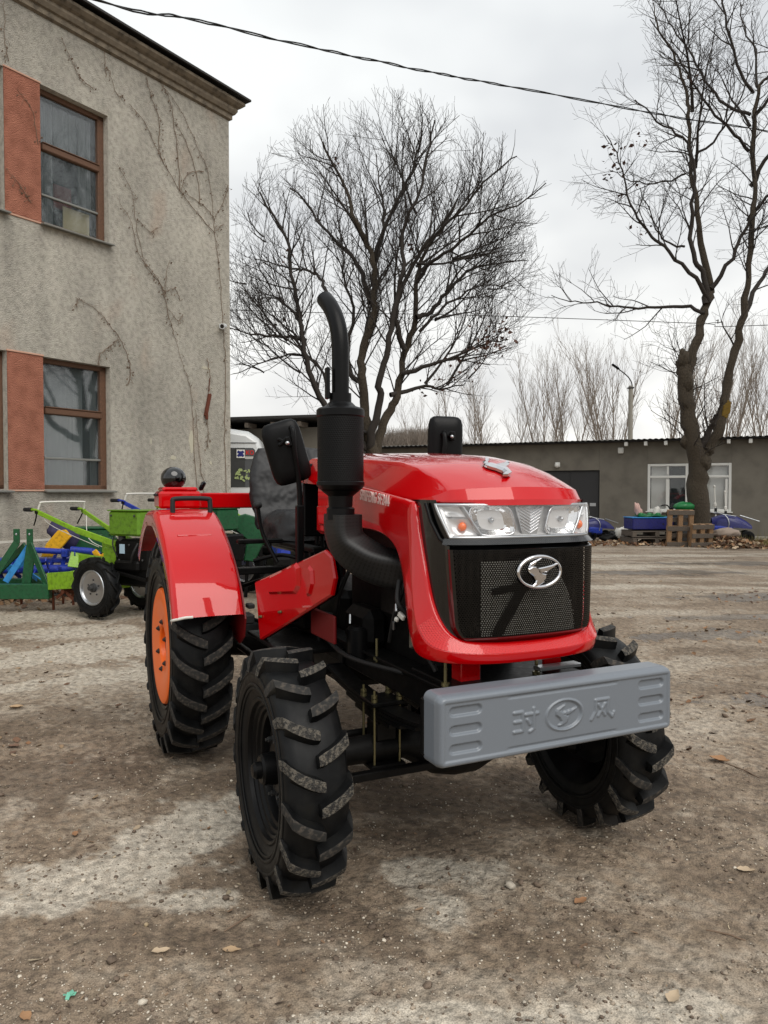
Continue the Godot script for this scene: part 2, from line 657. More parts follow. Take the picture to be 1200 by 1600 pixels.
const DARK := [[-1.35, -3.1, 0.55, 0.28, 0.3, 0.9], [-0.6, -3.1, 0.5, 0.14, 0.2, 0.7], [0.2, -2.9, 0.6, 0.25, 0.1, 0.9], [-0.2, -2.0, 0.35, 0.13, 0.0, 0.7], [-0.35, -2.45, 0.2, 0.12, 0.2, 0.6], [0.95, -2.75, 0.5, 0.2, 0.0, 0.6], [-1.9, -3.9, 0.6, 0.25, 0.2, 0.7], [0.45, -2.05, 0.16, 0.1, 0.4, 0.5], [0.0, -4.2, 1.0, 1.2, 0.2, 0.6], [1.9, -4.6, 0.6, 0.2, 0.1, 0.5], [2.8, -5.7, 0.9, 0.14, 0.15, 0.6]]
const DAMP := [[4.2, -11.2, 1.5, 0.3, 0.05, 1.0], [6.2, -12.6, 1.5, 0.35, 0.0, 1.0], [4.6, -8.6, 1.1, 0.35, 0.1, 1.0], [2.8, -6.3, 0.8, 0.18, 0.2, 0.9], [2.3, -4.3, 0.5, 0.12, 0.2, 0.8], [3.4, -7.2, 0.9, 0.16, 0.1, 0.8]]

func blob(list: Array, x: float, z: float, wob: float) -> float:
	var m := 0.0
	for b in list:
		var dx: float = x - b[0]
		var dz: float = z - b[1]
		var far: float = 2.3 * maxf(b[2], b[3])
		if absf(dx) > far or absf(dz) > far:
			continue
		var ca := cos(b[4])
		var sa := sin(b[4])
		var u: float = (dx * ca - dz * sa) / b[2]
		var w: float = (dx * sa + dz * ca) / b[3]
		var d := sqrt(u * u + w * w) + wob
		m = maxf(m, b[5] * smoothstep(1.12, 0.82, d))
	return m

func spread(lo: float, hi: float, fine_lo: float, fine_hi: float, step: float, grow: float) -> PackedFloat32Array:
	var o := PackedFloat32Array()
	var x := fine_lo
	while x <= fine_hi:
		o.append(x)
		x += step
	var s := step
	x = o[o.size() - 1]
	while x < hi:
		s = minf(s * grow, 40.0)
		x += s
		o.append(x)
	s = step
	x = fine_lo
	var left := PackedFloat32Array()
	while x > lo:
		s = minf(s * grow, 40.0)
		x -= s
		left.append(x)
	left.reverse()
	left.append_array(o)
	return left

var na := FastNoiseLite.new()
var nb := FastNoiseLite.new()
var nc := FastNoiseLite.new()

func ground_height(x: float, z: float) -> float:
	var far := smoothstep(14.0, 30.0, -z)
	var h := na.get_noise_2d(x * 0.9, z * 0.9) * 0.012
	h += nb.get_noise_2d(x * 7.0, z * 7.0) * 0.010
	if z > -7.0:
		h += nc.get_noise_2d(x * 19.0, z * 19.0) * 0.0035
	return (h - 0.006) * (1.0 - far)

func make_ground() -> void:
	na.seed = 101
	na.frequency = 1.0
	na.fractal_octaves = 3
	nb.seed = 102
	nb.frequency = 1.0
	nb.fractal_octaves = 4
	nc.seed = 103
	nc.frequency = 1.0
	nc.fractal_octaves = 2
	var t_soil := noise_tex(71, 0.03, 1024, [[0.0, grey(0.62)], [0.38, grey(0.84)], [0.55, grey(0.92)], [0.75, grey(0.98)], [1.0, grey(1.0)]], 6)
	var t_grit := noise_tex(73, 0.16, 1024, [[0.0, grey(1.0)], [0.22, grey(0.98)], [0.45, grey(0.88)], [0.75, grey(0.74)], [1.0, grey(0.55)]], 3, FastNoiseLite.TYPE_CELLULAR)
	var t_lump := noise_tex(75, 0.05, 1024, [], 6)
	var mats := []
	for k in 2:
		var m := mat(["soil", "damp_soil"][k], Color(1, 1, 1), [0.93, 0.30][k])
		m.vertex_color_use_as_albedo = true
		m.albedo_texture = t_soil
		m.detail_enabled = true
		m.detail_albedo = t_grit
		m.detail_blend_mode = BaseMaterial3D.BLEND_MODE_MUL
		m.detail_uv_layer = BaseMaterial3D.DETAIL_UV_2
		m.uv1_scale = Vector3(0.62, 0.62, 1)
		m.uv2_scale = Vector3(1.27, 1.27, 1)
		m.heightmap_enabled = true
		m.heightmap_texture = t_lump
		m.heightmap_scale = [0.75, 0.4][k]
		mats.append(m)
	var xs := spread(-600, 600, -2.6, 2.6, 0.017, 1.022)
	var zs := spread(-900, 60, -4.6, -1.35, 0.017, 1.02)
	var w := xs.size()
	var h := zs.size()
	var v := PackedVector3Array()
	var c := PackedColorArray()
	var uv := PackedVector2Array()
	var n := PackedVector3Array()
	var wet := PackedByteArray()
	v.resize(w * h)
	c.resize(w * h)
	uv.resize(w * h)
	n.resize(w * h)
	wet.resize(w * h)
	var pale := Color(0.80, 0.715, 0.585)
	var mid := Color(0.385, 0.292, 0.205)
	var dark := Color(0.19, 0.135, 0.090)
	for j in h:
		var z := zs[j]
		for i in w:
			var x := xs[i]
			var k := j * w + i
			v[k] = Vector3(x, ground_height(x, z), z)
			uv[k] = Vector2(x, z)
			n[k] = Vector3.UP
			var big := na.get_noise_2d(x * 0.55 + 40.0, z * 0.8)
			var med := nb.get_noise_2d(x * 2.6, z * 3.4 + 9.0)
			var small := nc.get_noise_2d(x * 13.0, z * 15.0)
			var wob := med * 0.95 + small * 0.35
			var p := blob(PALE, x, z, wob)
			var d := blob(DARK, x, z, wob)
			var base := mid
			var grain := nc.get_noise_2d(x * 42.0 + 7.0, z * 46.0) if z > -6.0 else 0.0
			var t := big * 0.9 + med * 0.8 + small * 0.5 + grain * 0.3
			base = mid.lerp(dark, clampf(-t * 0.9, 0.0, 0.65)) if t < 0 else mid.lerp(pale, clampf(t * 0.5, 0.0, 0.4))
			if z < -7.0:
				# stripes worn by wheels crossing the yard
				var s := nc.get_noise_2d(x * 0.35, z * 3.2 + 30.0)
				base = base.lerp(pale, clampf(s * 0.9, 0.0, 0.6) * smoothstep(7.0, 10.0, -z))
			base = base.lerp(dark, d * 0.75)
			base = base.lerp(pale, clampf(p * (0.88 + small * 0.4 + grain * 0.3), 0.0, 1.0))
			var dm := blob(DAMP, x, z, wob * 0.9)
			wet[k] = 1 if dm > 0.45 else 0
			base = base.lerp(base * 0.60, dm)
			c[k] = base
	# slopes
	for j in range(1, h - 1):
		for i in range(1, w - 1):
			var k := j * w + i
			n[k] = Vector3(-(v[k + 1].y - v[k - 1].y) / (xs[i + 1] - xs[i - 1]), 1.0, -(v[k + w].y - v[k - w].y) / (zs[j + 1] - zs[j - 1])).normalized()
	var ia := PackedInt32Array()
	var ib := PackedInt32Array()
	for j in h - 1:
		for i in w - 1:
			var k := j * w + i
			var q := [k, k + 1, k + w + 1, k, k + w + 1, k + w]
			if wet[k] + wet[k + 1] + wet[k + w] + wet[k + w + 1] > 2:
				ib.append_array(q)
			else:
				ia.append_array(q)
	var am := ArrayMesh.new()
	var list := [ia, ib]
	for s in 2:
		var a := []
		a.resize(Mesh.ARRAY_MAX)
		if s == 0:
			a[Mesh.ARRAY_VERTEX] = v
			a[Mesh.ARRAY_NORMAL] = n
			a[Mesh.ARRAY_COLOR] = c
			a[Mesh.ARRAY_TEX_UV] = uv
			a[Mesh.ARRAY_TEX_UV2] = uv
			a[Mesh.ARRAY_INDEX] = ia
		else:
			var remap := {}
			var v2 := PackedVector3Array()
			var n2 := PackedVector3Array()
			var c2 := PackedColorArray()
			var u2 := PackedVector2Array()
			var i2 := PackedInt32Array()
			for k in ib:
				if not remap.has(k):
					remap[k] = v2.size()
					v2.append(v[k])
					n2.append(n[k])
					c2.append(c[k])
					u2.append(uv[k])
				i2.append(remap[k])
			if i2.size() == 0:
				continue
			a[Mesh.ARRAY_VERTEX] = v2
			a[Mesh.ARRAY_NORMAL] = n2
			a[Mesh.ARRAY_COLOR] = c2
			a[Mesh.ARRAY_TEX_UV] = u2
			a[Mesh.ARRAY_TEX_UV2] = u2
			a[Mesh.ARRAY_INDEX] = i2
		am.add_surface_from_arrays(Mesh.PRIMITIVE_TRIANGLES, a)
		am.surface_set_material(s, mats[s])
	var g := put("ground", am)
	kind(g, "structure")

func pebble_mesh(sd: int) -> ArrayMesh:
	rng.seed = sd
	var mb := MB.new()
	var rows := []
	for i in 4:
		var a := PI * i / 3.0
		var row := PackedVector3Array()
		for k in 5:
			var b := TAU * k / 5.0 + i * 0.5
			var r := rng.randf_range(0.75, 1.15)
			row.append(Vector3(sin(a) * cos(b) * r, cos(a) * 0.6 * r, sin(a) * sin(b) * r))
		rows.append(row)
	mb.grid(rows, true, 180.0)
	return mesh_of([[mb, M.pebble]])

func leaf_mesh(sd: int) -> ArrayMesh:
	rng.seed = sd
	var mb := MB.new()
	var rows := []
	var curl := rng.randf_range(0.3, 1.1)
	for i in 9:
		var t := i / 8.0
		var w := 0.27 * pow(sin(PI * pow(t, 0.8)), 0.9) * (1.0 + rng.randf_range(-0.25, 0.2)) + 0.008
		var row := PackedVector3Array()
		for k in 4:
			var s := (k / 3.0 - 0.5) * 2.0
			row.append(Vector3(s * w, 0.05 + curl * (0.5 * s * s * w + 0.45 * (t - 0.4) * (t - 0.4)) + rng.randf_range(-0.03, 0.03), t - 0.5))
		rows.append(row)
	mb.grid(rows, false, 180.0)
	return mesh_of([[mb, M.dead_leaf]])

func scatter(called: String, mesh: Mesh, places: Array, tints: Array) -> MultiMeshInstance3D:
	var mm := MultiMesh.new()
	mm.transform_format = MultiMesh.TRANSFORM_3D
	mm.use_colors = true
	mm.mesh = mesh
	mm.instance_count = places.size()
	for i in places.size():
		mm.set_instance_transform(i, places[i])
		mm.set_instance_color(i, tints[i])
	var o := MultiMeshInstance3D.new()
	o.name = numbered(called)
	o.multimesh = mm
	add_child(o)
	kind(o, "stuff")
	return o

func spin(s: Vector3, tilt := 0.4) -> Basis:
	return Basis.from_euler(Vector3(rng.randf_range(-tilt, tilt), rng.randf() * TAU, rng.randf_range(-tilt, tilt))).scaled_local(s)

func make_gravel() -> void:
	for kindno in 3:
		var mesh := pebble_mesh(900 + kindno)
		rng.seed = 40 + kindno
		var pl := []
		var tn := []
		for i in [17000, 20000, 9000][kindno]:
			var z := -1.3 - pow(rng.randf(), 1.9) * 7.5
			var x := rng.randf_range(-0.62, 0.62) * (-z) * 1.05
			var dens := nb.get_noise_2d(x * 1.7 + 5.0, z * 1.7)
			if dens < rng.randf_range(-0.5, 0.25):
				continue
			var r: float = [0.0021, 0.0026, 0.0034][kindno] * exp(rng.randfn(0.0, 0.45))
			if rng.randf() < 0.006:
				r *= 2.6
			pl.append(Transform3D(spin(Vector3(r, r * 0.8, r)), Vector3(x, ground_height(x, z) + r * 0.25, z)))
			var b := rng.randf_range(0.75, 1.2)
			tn.append([Color(0.56, 0.50, 0.41), Color(0.36, 0.295, 0.225), Color(0.15, 0.11, 0.08)][kindno] * b)
		var o := scatter("gravel", mesh, pl, tn)
		tag(o, ["pale grit strewn over the yard", "brown grit strewn over the yard", "dark crumbs of earth strewn over the yard"][kindno])

func make_crumbs() -> void:
	# scraps of leaf and straw trodden into the yard
	var mesh := leaf_mesh(350)
	rng.seed = 777
	var pl := []
	var tn := []
	for i in 2600:
		var z := -1.35 - pow(rng.randf(), 1.7) * 8.0
		var x := rng.randf_range(-0.62, 0.62) * (-z) * 1.05
		if na.get_noise_2d(x * 1.3 + 21.0, z * 1.3) < rng.randf_range(-0.6, 0.3):
			continue
		var s := rng.randf_range(0.006, 0.020)
		pl.append(Transform3D(spin(Vector3(s * rng.randf_range(0.4, 1.2), s, s * rng.randf_range(0.8, 1.8)), 0.5), Vector3(x, ground_height(x, z) + 0.001, z)))
		tn.append([Color(0.09, 0.06, 0.042), Color(0.16, 0.10, 0.06), Color(0.38, 0.31, 0.21), Color(0.24, 0.16, 0.10)][rng.randi() % 4] * rng.randf_range(0.7, 1.2))
	tag(scatter("leaf_scraps", mesh, pl, tn), "scraps of leaf and straw trodden into the near ground")

const LEAF_TINTS := [Color(0.30, 0.155, 0.075), Color(0.36, 0.20, 0.10), Color(0.22, 0.12, 0.07), Color(0.42, 0.29, 0.17), Color(0.17, 0.10, 0.065), Color(0.48, 0.37, 0.25)]

func make_litter() -> void:
	for k in 2:
		var mesh := leaf_mesh(300 + k)
		rng.seed = 500 + k
		var pl := []
		var tn := []
		# drift along the foot of the old building
		for i in 1500:
			var u := rng.randf_range(-3.4, 3.2)
			var w := 0.05 + absf(rng.randfn(0.0, 0.45))
			var p := wall_point(u, 0.0, w)
			pl.append(Transform3D(spin(Vector3.ONE * rng.randf_range(0.06, 0.12), 0.9), p + Vector3(0, rng.randf() * 0.09 * maxf(0.0, 1.0 - w), 0)))
			tn.append(LEAF_TINTS[rng.randi() % 6] * rng.randf_range(0.5, 1.0))
		# drift before the low building, thickest by the tree
		for i in 1100:
			var x := rng.randf_range(4.2, 12.0)
			var p := Vector3(x, rng.randf() * 0.05, -16.6 - rng.randf() * 1.6)
			if i < 420:
				p = Vector3(7.75 + rng.randfn(0, 0.35), 0, -16.4 + rng.randfn(0, 0.3))
				p.y = rng.randf() * 0.22 * exp(-pow((p.x - 7.75) / 0.4, 2))
			pl.append(Transform3D(spin(Vector3.ONE * rng.randf_range(0.07, 0.13), 0.9), p))
			tn.append(LEAF_TINTS[rng.randi() % 6] * rng.randf_range(0.5, 1.0))
		# single leaves blown about the yard
		for i in 130:
			var z := -2.6 - rng.randf() * 12.0
			var x := rng.randf_range(-0.6, 0.6) * (-z)
			pl.append(Transform3D(spin(Vector3.ONE * rng.randf_range(0.02, 0.05), 0.5), Vector3(x, ground_height(x, z), z)))
			tn.append(LEAF_TINTS[rng.randi() % 6] * rng.randf_range(0.35, 0.8))
		for b in [[2.1, -4.15, 0.25, 16], [3.1, -6.3, 0.5, 26], [4.3, -8.4, 0.4, 34], [-2.3, -4.9, 0.3, 6], [-1.75, -3.5, 0.12, 5]]:
			for i in b[3]:
				var x: float = b[0] + rng.randfn(0, b[2])
				var z: float = b[1] + rng.randfn(0, b[2])
				pl.append(Transform3D(spin(Vector3.ONE * rng.randf_range(0.025, 0.06), 0.5), Vector3(x, ground_height(x, z), z)))
				tn.append(LEAF_TINTS[rng.randi() % 6] * rng.randf_range(0.35, 0.8))
		var o := scatter("leaf_litter", mesh, pl, tn)
		tag(o, "brown fallen leaves drifted along the walls and over the yard")

# leaves and twigs that can be pointed at one by one
func make_single_leaves() -> void:
	var list := [[1.50, -3.29, 0.10, 0.6, 1, "pinkish brown curled leaf lying on the bare earth right of the far front wheel"], [0.58, -2.16, 0.05, 2.1, 0, "small orange brown leaf lying flat right of the pale patch before the bumper"],
		[1.15, -2.33, 0.055, 1.2, 5, "pale tan leaf near the right edge of the near ground"], [-1.09, -2.59, 0.045, 0.4, 0, "orange brown leaf on the dark earth above the pale patch at the left"],
		[-0.40, -1.92, 0.05, 1.5, 3, "light brown leaf lying below the near front wheel"], [-0.58, -1.90, 0.05, 1.7, 5, "slim pale leaf below the near front wheel, left of the light brown one"],
		[0.69, -1.74, 0.055, 2.4, 5, "slim whitish leaf close to the bottom right corner"], [-1.76, -3.50, 0.07, 1.3, 4, "dark brown leaf at the left edge behind the dark earth"],
		[-2.06, -4.13, 0.09, 1.4, 3, "broad ochre leaf at the left edge, farthest of the near leaves"], [-0.82, -1.67, 0.045, 0.8, 1, "reddish leaf in the bottom left corner"]]
	for k in list.size():
		var l = list[k]
		rng.seed = 800 + k
		var mesh := leaf_mesh(820 + k)
		var mm: StandardMaterial3D = M.dead_leaf.duplicate()
		mm.vertex_color_use_as_albedo = false
		mm.albedo_color = (LEAF_TINTS[l[4]] * 0.95).linear_to_srgb()
		var o := put("fallen_leaf", mesh)
		o.material_override = mm
		o.set_surface_override_material(0, mm)
		o.transform = Transform3D(Basis(Vector3.UP, l[3]).scaled(Vector3.ONE * l[2]), Vector3(l[0], ground_height(l[0], l[1]) - 0.001, l[1]))
		tag(o, l[5], "leaf", "single fallen leaves on the near ground")
	var tw := [[0.93, -1.99, 0.05, 0.5, "short dark twig lying on the ground right of the orange brown leaf"], [1.55, -3.18, 0.09, 1.2, "thin dark twig by the pinkish leaf"], [-0.41, -2.05, 0.05, 2.2, "little dark twig left of the near front wheel's foot"]]
	for l in tw:
		var mb := MB.new()
		var a = Vector3(cos(l[3]), 0, sin(l[3])) * l[2]
		mb.tube(curve(PackedVector3Array([-a, Vector3(0.004, 0.004, 0.003), a * 0.6 + Vector3(0, 0.003, 0.006), a])), [0.002, 0.003, 0.003, 0.003, 0.003, 0.003, 0.003, 0.003, 0.0025, 0.002, 0.002, 0.002, 0.001], 5)
		var o := obj("twig", mb, M.vine)
		o.position = Vector3(l[0], ground_height(l[0], l[1]) + 0.004, l[1])
		tag(o, l[4], "twig", "twigs on the near ground")
	var st := [[-0.66, -2.03, 0.0095, "pale rounded pebble on the ground left below the near front wheel", Color(0.62, 0.55, 0.44)], [-0.44, -1.66, 0.009, "whitish pebble near the bottom edge below the near front wheel", Color(0.62, 0.58, 0.52)], [0.42, -2.42, 0.008, "white stone right of the pale patch below the bumper", Color(0.66, 0.63, 0.58)]]
	for l in st:
		var o := put("stone", pebble_mesh(int(l[2] * 1e5)))
		var mm: StandardMaterial3D = M.pebble.duplicate()
		mm.vertex_color_use_as_albedo = false
		mm.albedo_color = l[4]
		o.set_surface_override_material(0, mm)
		o.transform = Transform3D(Basis(Vector3.UP, 0.7).scaled(Vector3.ONE * l[2]), Vector3(l[0], ground_height(l[0], l[1]) + l[2] * 0.35, l[1]))
		tag(o, l[3], "stone", "stones on the near ground")
	var mb := MB.new()
	rng.seed = 5
	for k in 5:
		var a := rng.randf() * TAU
		mb.box(Vector3(cos(a) * 0.006, 0.003 + k * 0.001, sin(a) * 0.006), Vector3(0.02, 0.0012, 0.009), 0, Basis.from_euler(Vector3(0.3, a, 0.2)))
	var o := obj("litter_scrap", mb, mat("mint_scrap", Color(0.45, 0.72, 0.62), 0.6))
	o.position = Vector3(-0.75, ground_height(-0.75, -1.74) + 0.002, -1.74)
	tag(o, "small mint green scrap of wrapper on the ground at the bottom left", "scrap")

# ------------------------------------------------------------------ old two storey building
const WALL_AT := Vector3(-4.25, 0, -9.3)
const WALL_TURN := 0.9669
const ALONG := Vector3(0.568, 0, -0.823)
const OUTWARD := Vector3(0.823, 0, 0.568)

func wall_point(u: float, y: float, w: float) -> Vector3:
	return WALL_AT + ALONG * u + OUTWARD * w + Vector3(0, y, 0)

func wall_tone(u: float, y: float) -> Color:
	var big := na.get_noise_2d(u * 0.45 + 11.0, y * 0.35)
	var med := nb.get_noise_2d(u * 1.3, y * 0.7 + 50.0)
	var run := nb.get_noise_2d(u * 3.2 + 90.0, y * 0.25)
	var c := Color(0.415, 0.39, 0.335)
	var t := 1.0 + big * 0.2 + med * 0.2 + run * 0.16
	for sill in [1.24, 4.55]:
		# rain runs below the ends of the sills
		if y < sill and y > sill - 1.3:
			for e in [-1.44, -0.44, -0.02, 0.98]:
				var g := absf(u - e + nb.get_noise_1d(y * 2.0 + e * 9.0) * 0.05)
				t -= 0.22 * smoothstep(0.11, 0.0, g) * smoothstep(sill - 1.3, sill - 0.1, y)
	t -= 0.12 * smoothstep(6.5, 7.1, y + run * 0.5)
	c = c * clampf(t, 0.5, 1.4)
	# rain marks under the eaves and a cleaner band in the middle, damp at the foot
	if y < 1.3:
		c = c.lerp(Color(0.34, 0.295, 0.235), 0.5 * smoothstep(1.3, 0.7, y + med * 0.4))
	var rusty := smoothstep(0.32, 0.6, na.get_noise_2d(u * 1.1 + 70.0, y * 0.5 + 3.0))
	c = c.lerp(Color(0.42, 0.33, 0.26), rusty * 0.5)
	return c

func wall_patch(mb: MB, u0: float, u1: float, y0: float, y1: float, w: float, step := 0.09) -> void:
	var nu := maxi(1, int((u1 - u0) / step))
	var ny := maxi(1, int((y1 - y0) / step))
	var base := mb.v.size()
	for j in ny + 1:
		for i in nu + 1:
			var u := lerpf(u0, u1, float(i) / nu)
			var y := lerpf(y0, y1, float(j) / ny)
			mb.col = wall_tone(u, y)
			mb.vert(Vector3(u, y, w), Vector3(0, 0, 1), Vector2(u, y))
	for j in ny:
		for i in nu:
			var q := base + j * (nu + 1) + i
			mb.idx.append_array([q, q + nu + 2, q + 1, q, q + nu + 1, q + nu + 2])
	mb.col = Color.WHITE

func reveal(mb: MB, u0: float, u1: float, y0: float, y1: float, depth: float) -> void:
	mb.quad(Vector3(u0, y0, 0), Vector3(u0, y1, 0), Vector3(u0, y1, -depth), Vector3(u0, y0, -depth))
	mb.quad(Vector3(u1, y1, 0), Vector3(u1, y0, 0), Vector3(u1, y0, -depth), Vector3(u1, y1, -depth))
	mb.quad(Vector3(u0, y1, 0), Vector3(u1, y1, 0), Vector3(u1, y1, -depth), Vector3(u0, y1, -depth))
	mb.quad(Vector3(u1, y0, 0), Vector3(u0, y0, 0), Vector3(u0, y0, -depth), Vector3(u1, y0, -depth))

func drape(mb: MB, u0: float, u1: float, y0: float, y1: float, w: float, sd: int) -> void:
	rng.seed = sd
	var ph := rng.randf() * 9.0
	var rows := []
	for j in 9:
		var row := PackedVector3Array()
		var t := j / 8.0
		for i in 41:
			var s := i / 40.0
			var fold := sin(s * 34.0 + ph + sin(s * 9.0) * 1.5) * 0.022 * (0.5 + 0.5 * t) + sin(s * 13.0 + ph) * 0.02
			row.append(Vector3(lerpf(u0, u1, s), lerpf(y1, y0, t), w + fold))
		rows.append(row)
	mb.grid(rows, false, 180.0)

func old_window(root: Node3D, u0: float, u1: float, y0: float, y1: float, bars: Array, look: int) -> void:
	var d := -0.13
	var fr := MB.new()
	var um := (u0 + u1) * 0.5
	var wdt := u1 - u0
	fr.box(Vector3(u0 + 0.03, (y0 + y1) * 0.5, d), Vector3(0.06, y1 - y0, 0.07), 0.006)
	fr.box(Vector3(u1 - 0.045, (y0 + y1) * 0.5, d), Vector3(0.09, y1 - y0, 0.07), 0.006)
	fr.box(Vector3(um, y1 - 0.03, d + 0.002), Vector3(wdt - 0.004, 0.06, 0.066), 0.006)
	fr.box(Vector3(um, y0 + 0.03, d + 0.002), Vector3(wdt - 0.004, 0.06, 0.066), 0.006)
	var win := obj("window", fr, M.old_wood, root)
	var tr := MB.new()
	tr.box(Vector3(um, bars[0], d + 0.012), Vector3(wdt - 0.14, 0.085, 0.075), 0.012)
	tr.box(Vector3(um, bars[0] + 0.048, d + 0.03), Vector3(wdt - 0.15, 0.014, 0.06), 0.004)
	obj("transom", tr, M.old_wood, win)
	var gb := MB.new()
	gb.box(Vector3(um, bars[1], d + 0.004), Vector3(wdt - 0.14, 0.026, 0.04), 0.004)
	obj("glazing_bar", gb, M.sill_metal, win)
	var ys := [y1 - 0.055, bars[0] + 0.05, bars[0] - 0.04, bars[1] + 0.012, bars[1] - 0.012, y0 + 0.055]
	for k in 3:
		var g := MB.new()
		var a := Vector3(u0 + 0.055, ys[k * 2 + 1], d + 0.004 * (k % 2))
		var b := Vector3(u1 - 0.085, ys[k * 2], d + 0.003)
		# double glazed: two sheets, each with a front and a back face
		for q in [0.0, -0.004, -0.05, -0.054]:
			var o := Vector3(0, 0, q)
			g.quad(Vector3(a.x, a.y, a.z) + o, Vector3(a.x, b.y, a.z) + o, Vector3(b.x, b.y, b.z) + o, Vector3(b.x, a.y, b.z) + o)
		obj("pane", g, M.pane, win)
	var si := MB.new()
	si.box(Vector3(um + 0.01, y0 - 0.012, -0.03), Vector3(wdt + 0.05, 0.022, 0.24), 0.004, Basis.from_euler(Vector3(0.12, 0, 0)))
	obj("sill", si, M.sill_metal, win)
	var cu := MB.new()
	if look == 0:
		drape(cu, u0 + 0.05, u1 - 0.24, y0 + 0.05, y1 - 0.05, d - 0.16, 60)
		drape(cu, u1 - 0.15, u1 - 0.05, y0 + 0.05, y1 - 0.05, d - 0.12, 61)
	else:
		drape(cu, u0 + 0.05, u0 + 0.33, y0 + 0.05, y1 - 0.03, d - 0.16, 62)
		drape(cu, u1 - 0.25, u1 - 0.07, bars[1], y1 - 0.03, d - 0.16, 63)
		drape(cu, u0 + 0.36, u1 - 0.25, bars[0] + 0.1, y1 - 0.03, d - 0.2, 64)
	obj("curtain", cu, M.curtain, win)
	if look == 1:
		var bd := MB.new()
		bd.box(Vector3(u0 + 0.60, (y0 + bars[1]) * 0.5, d - 0.06), Vector3(0.38, bars[1] - y0 - 0.06, 0.012))
		obj("board", bd, M.board, win)
		var bx := MB.new()
		bx.box(Vector3(u0 + 0.56, bars[1] + 0.17, d - 0.32), Vector3(0.26, 0.32, 0.06), 0.01)
		obj("shelf_box", bx, mat("dull_red_box", Color(0.36, 0.17, 0.16), 0.8), win)
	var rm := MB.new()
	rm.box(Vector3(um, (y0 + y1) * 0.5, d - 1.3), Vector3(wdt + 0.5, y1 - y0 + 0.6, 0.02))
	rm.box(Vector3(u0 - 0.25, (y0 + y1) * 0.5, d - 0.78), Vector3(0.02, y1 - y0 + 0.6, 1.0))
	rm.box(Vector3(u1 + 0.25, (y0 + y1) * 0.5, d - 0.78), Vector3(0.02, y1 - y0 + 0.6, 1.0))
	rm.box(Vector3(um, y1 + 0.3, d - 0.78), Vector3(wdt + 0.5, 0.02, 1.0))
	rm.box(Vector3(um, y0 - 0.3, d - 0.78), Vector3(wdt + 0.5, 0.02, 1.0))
	obj("room_lining", rm, M.dark_room, win)

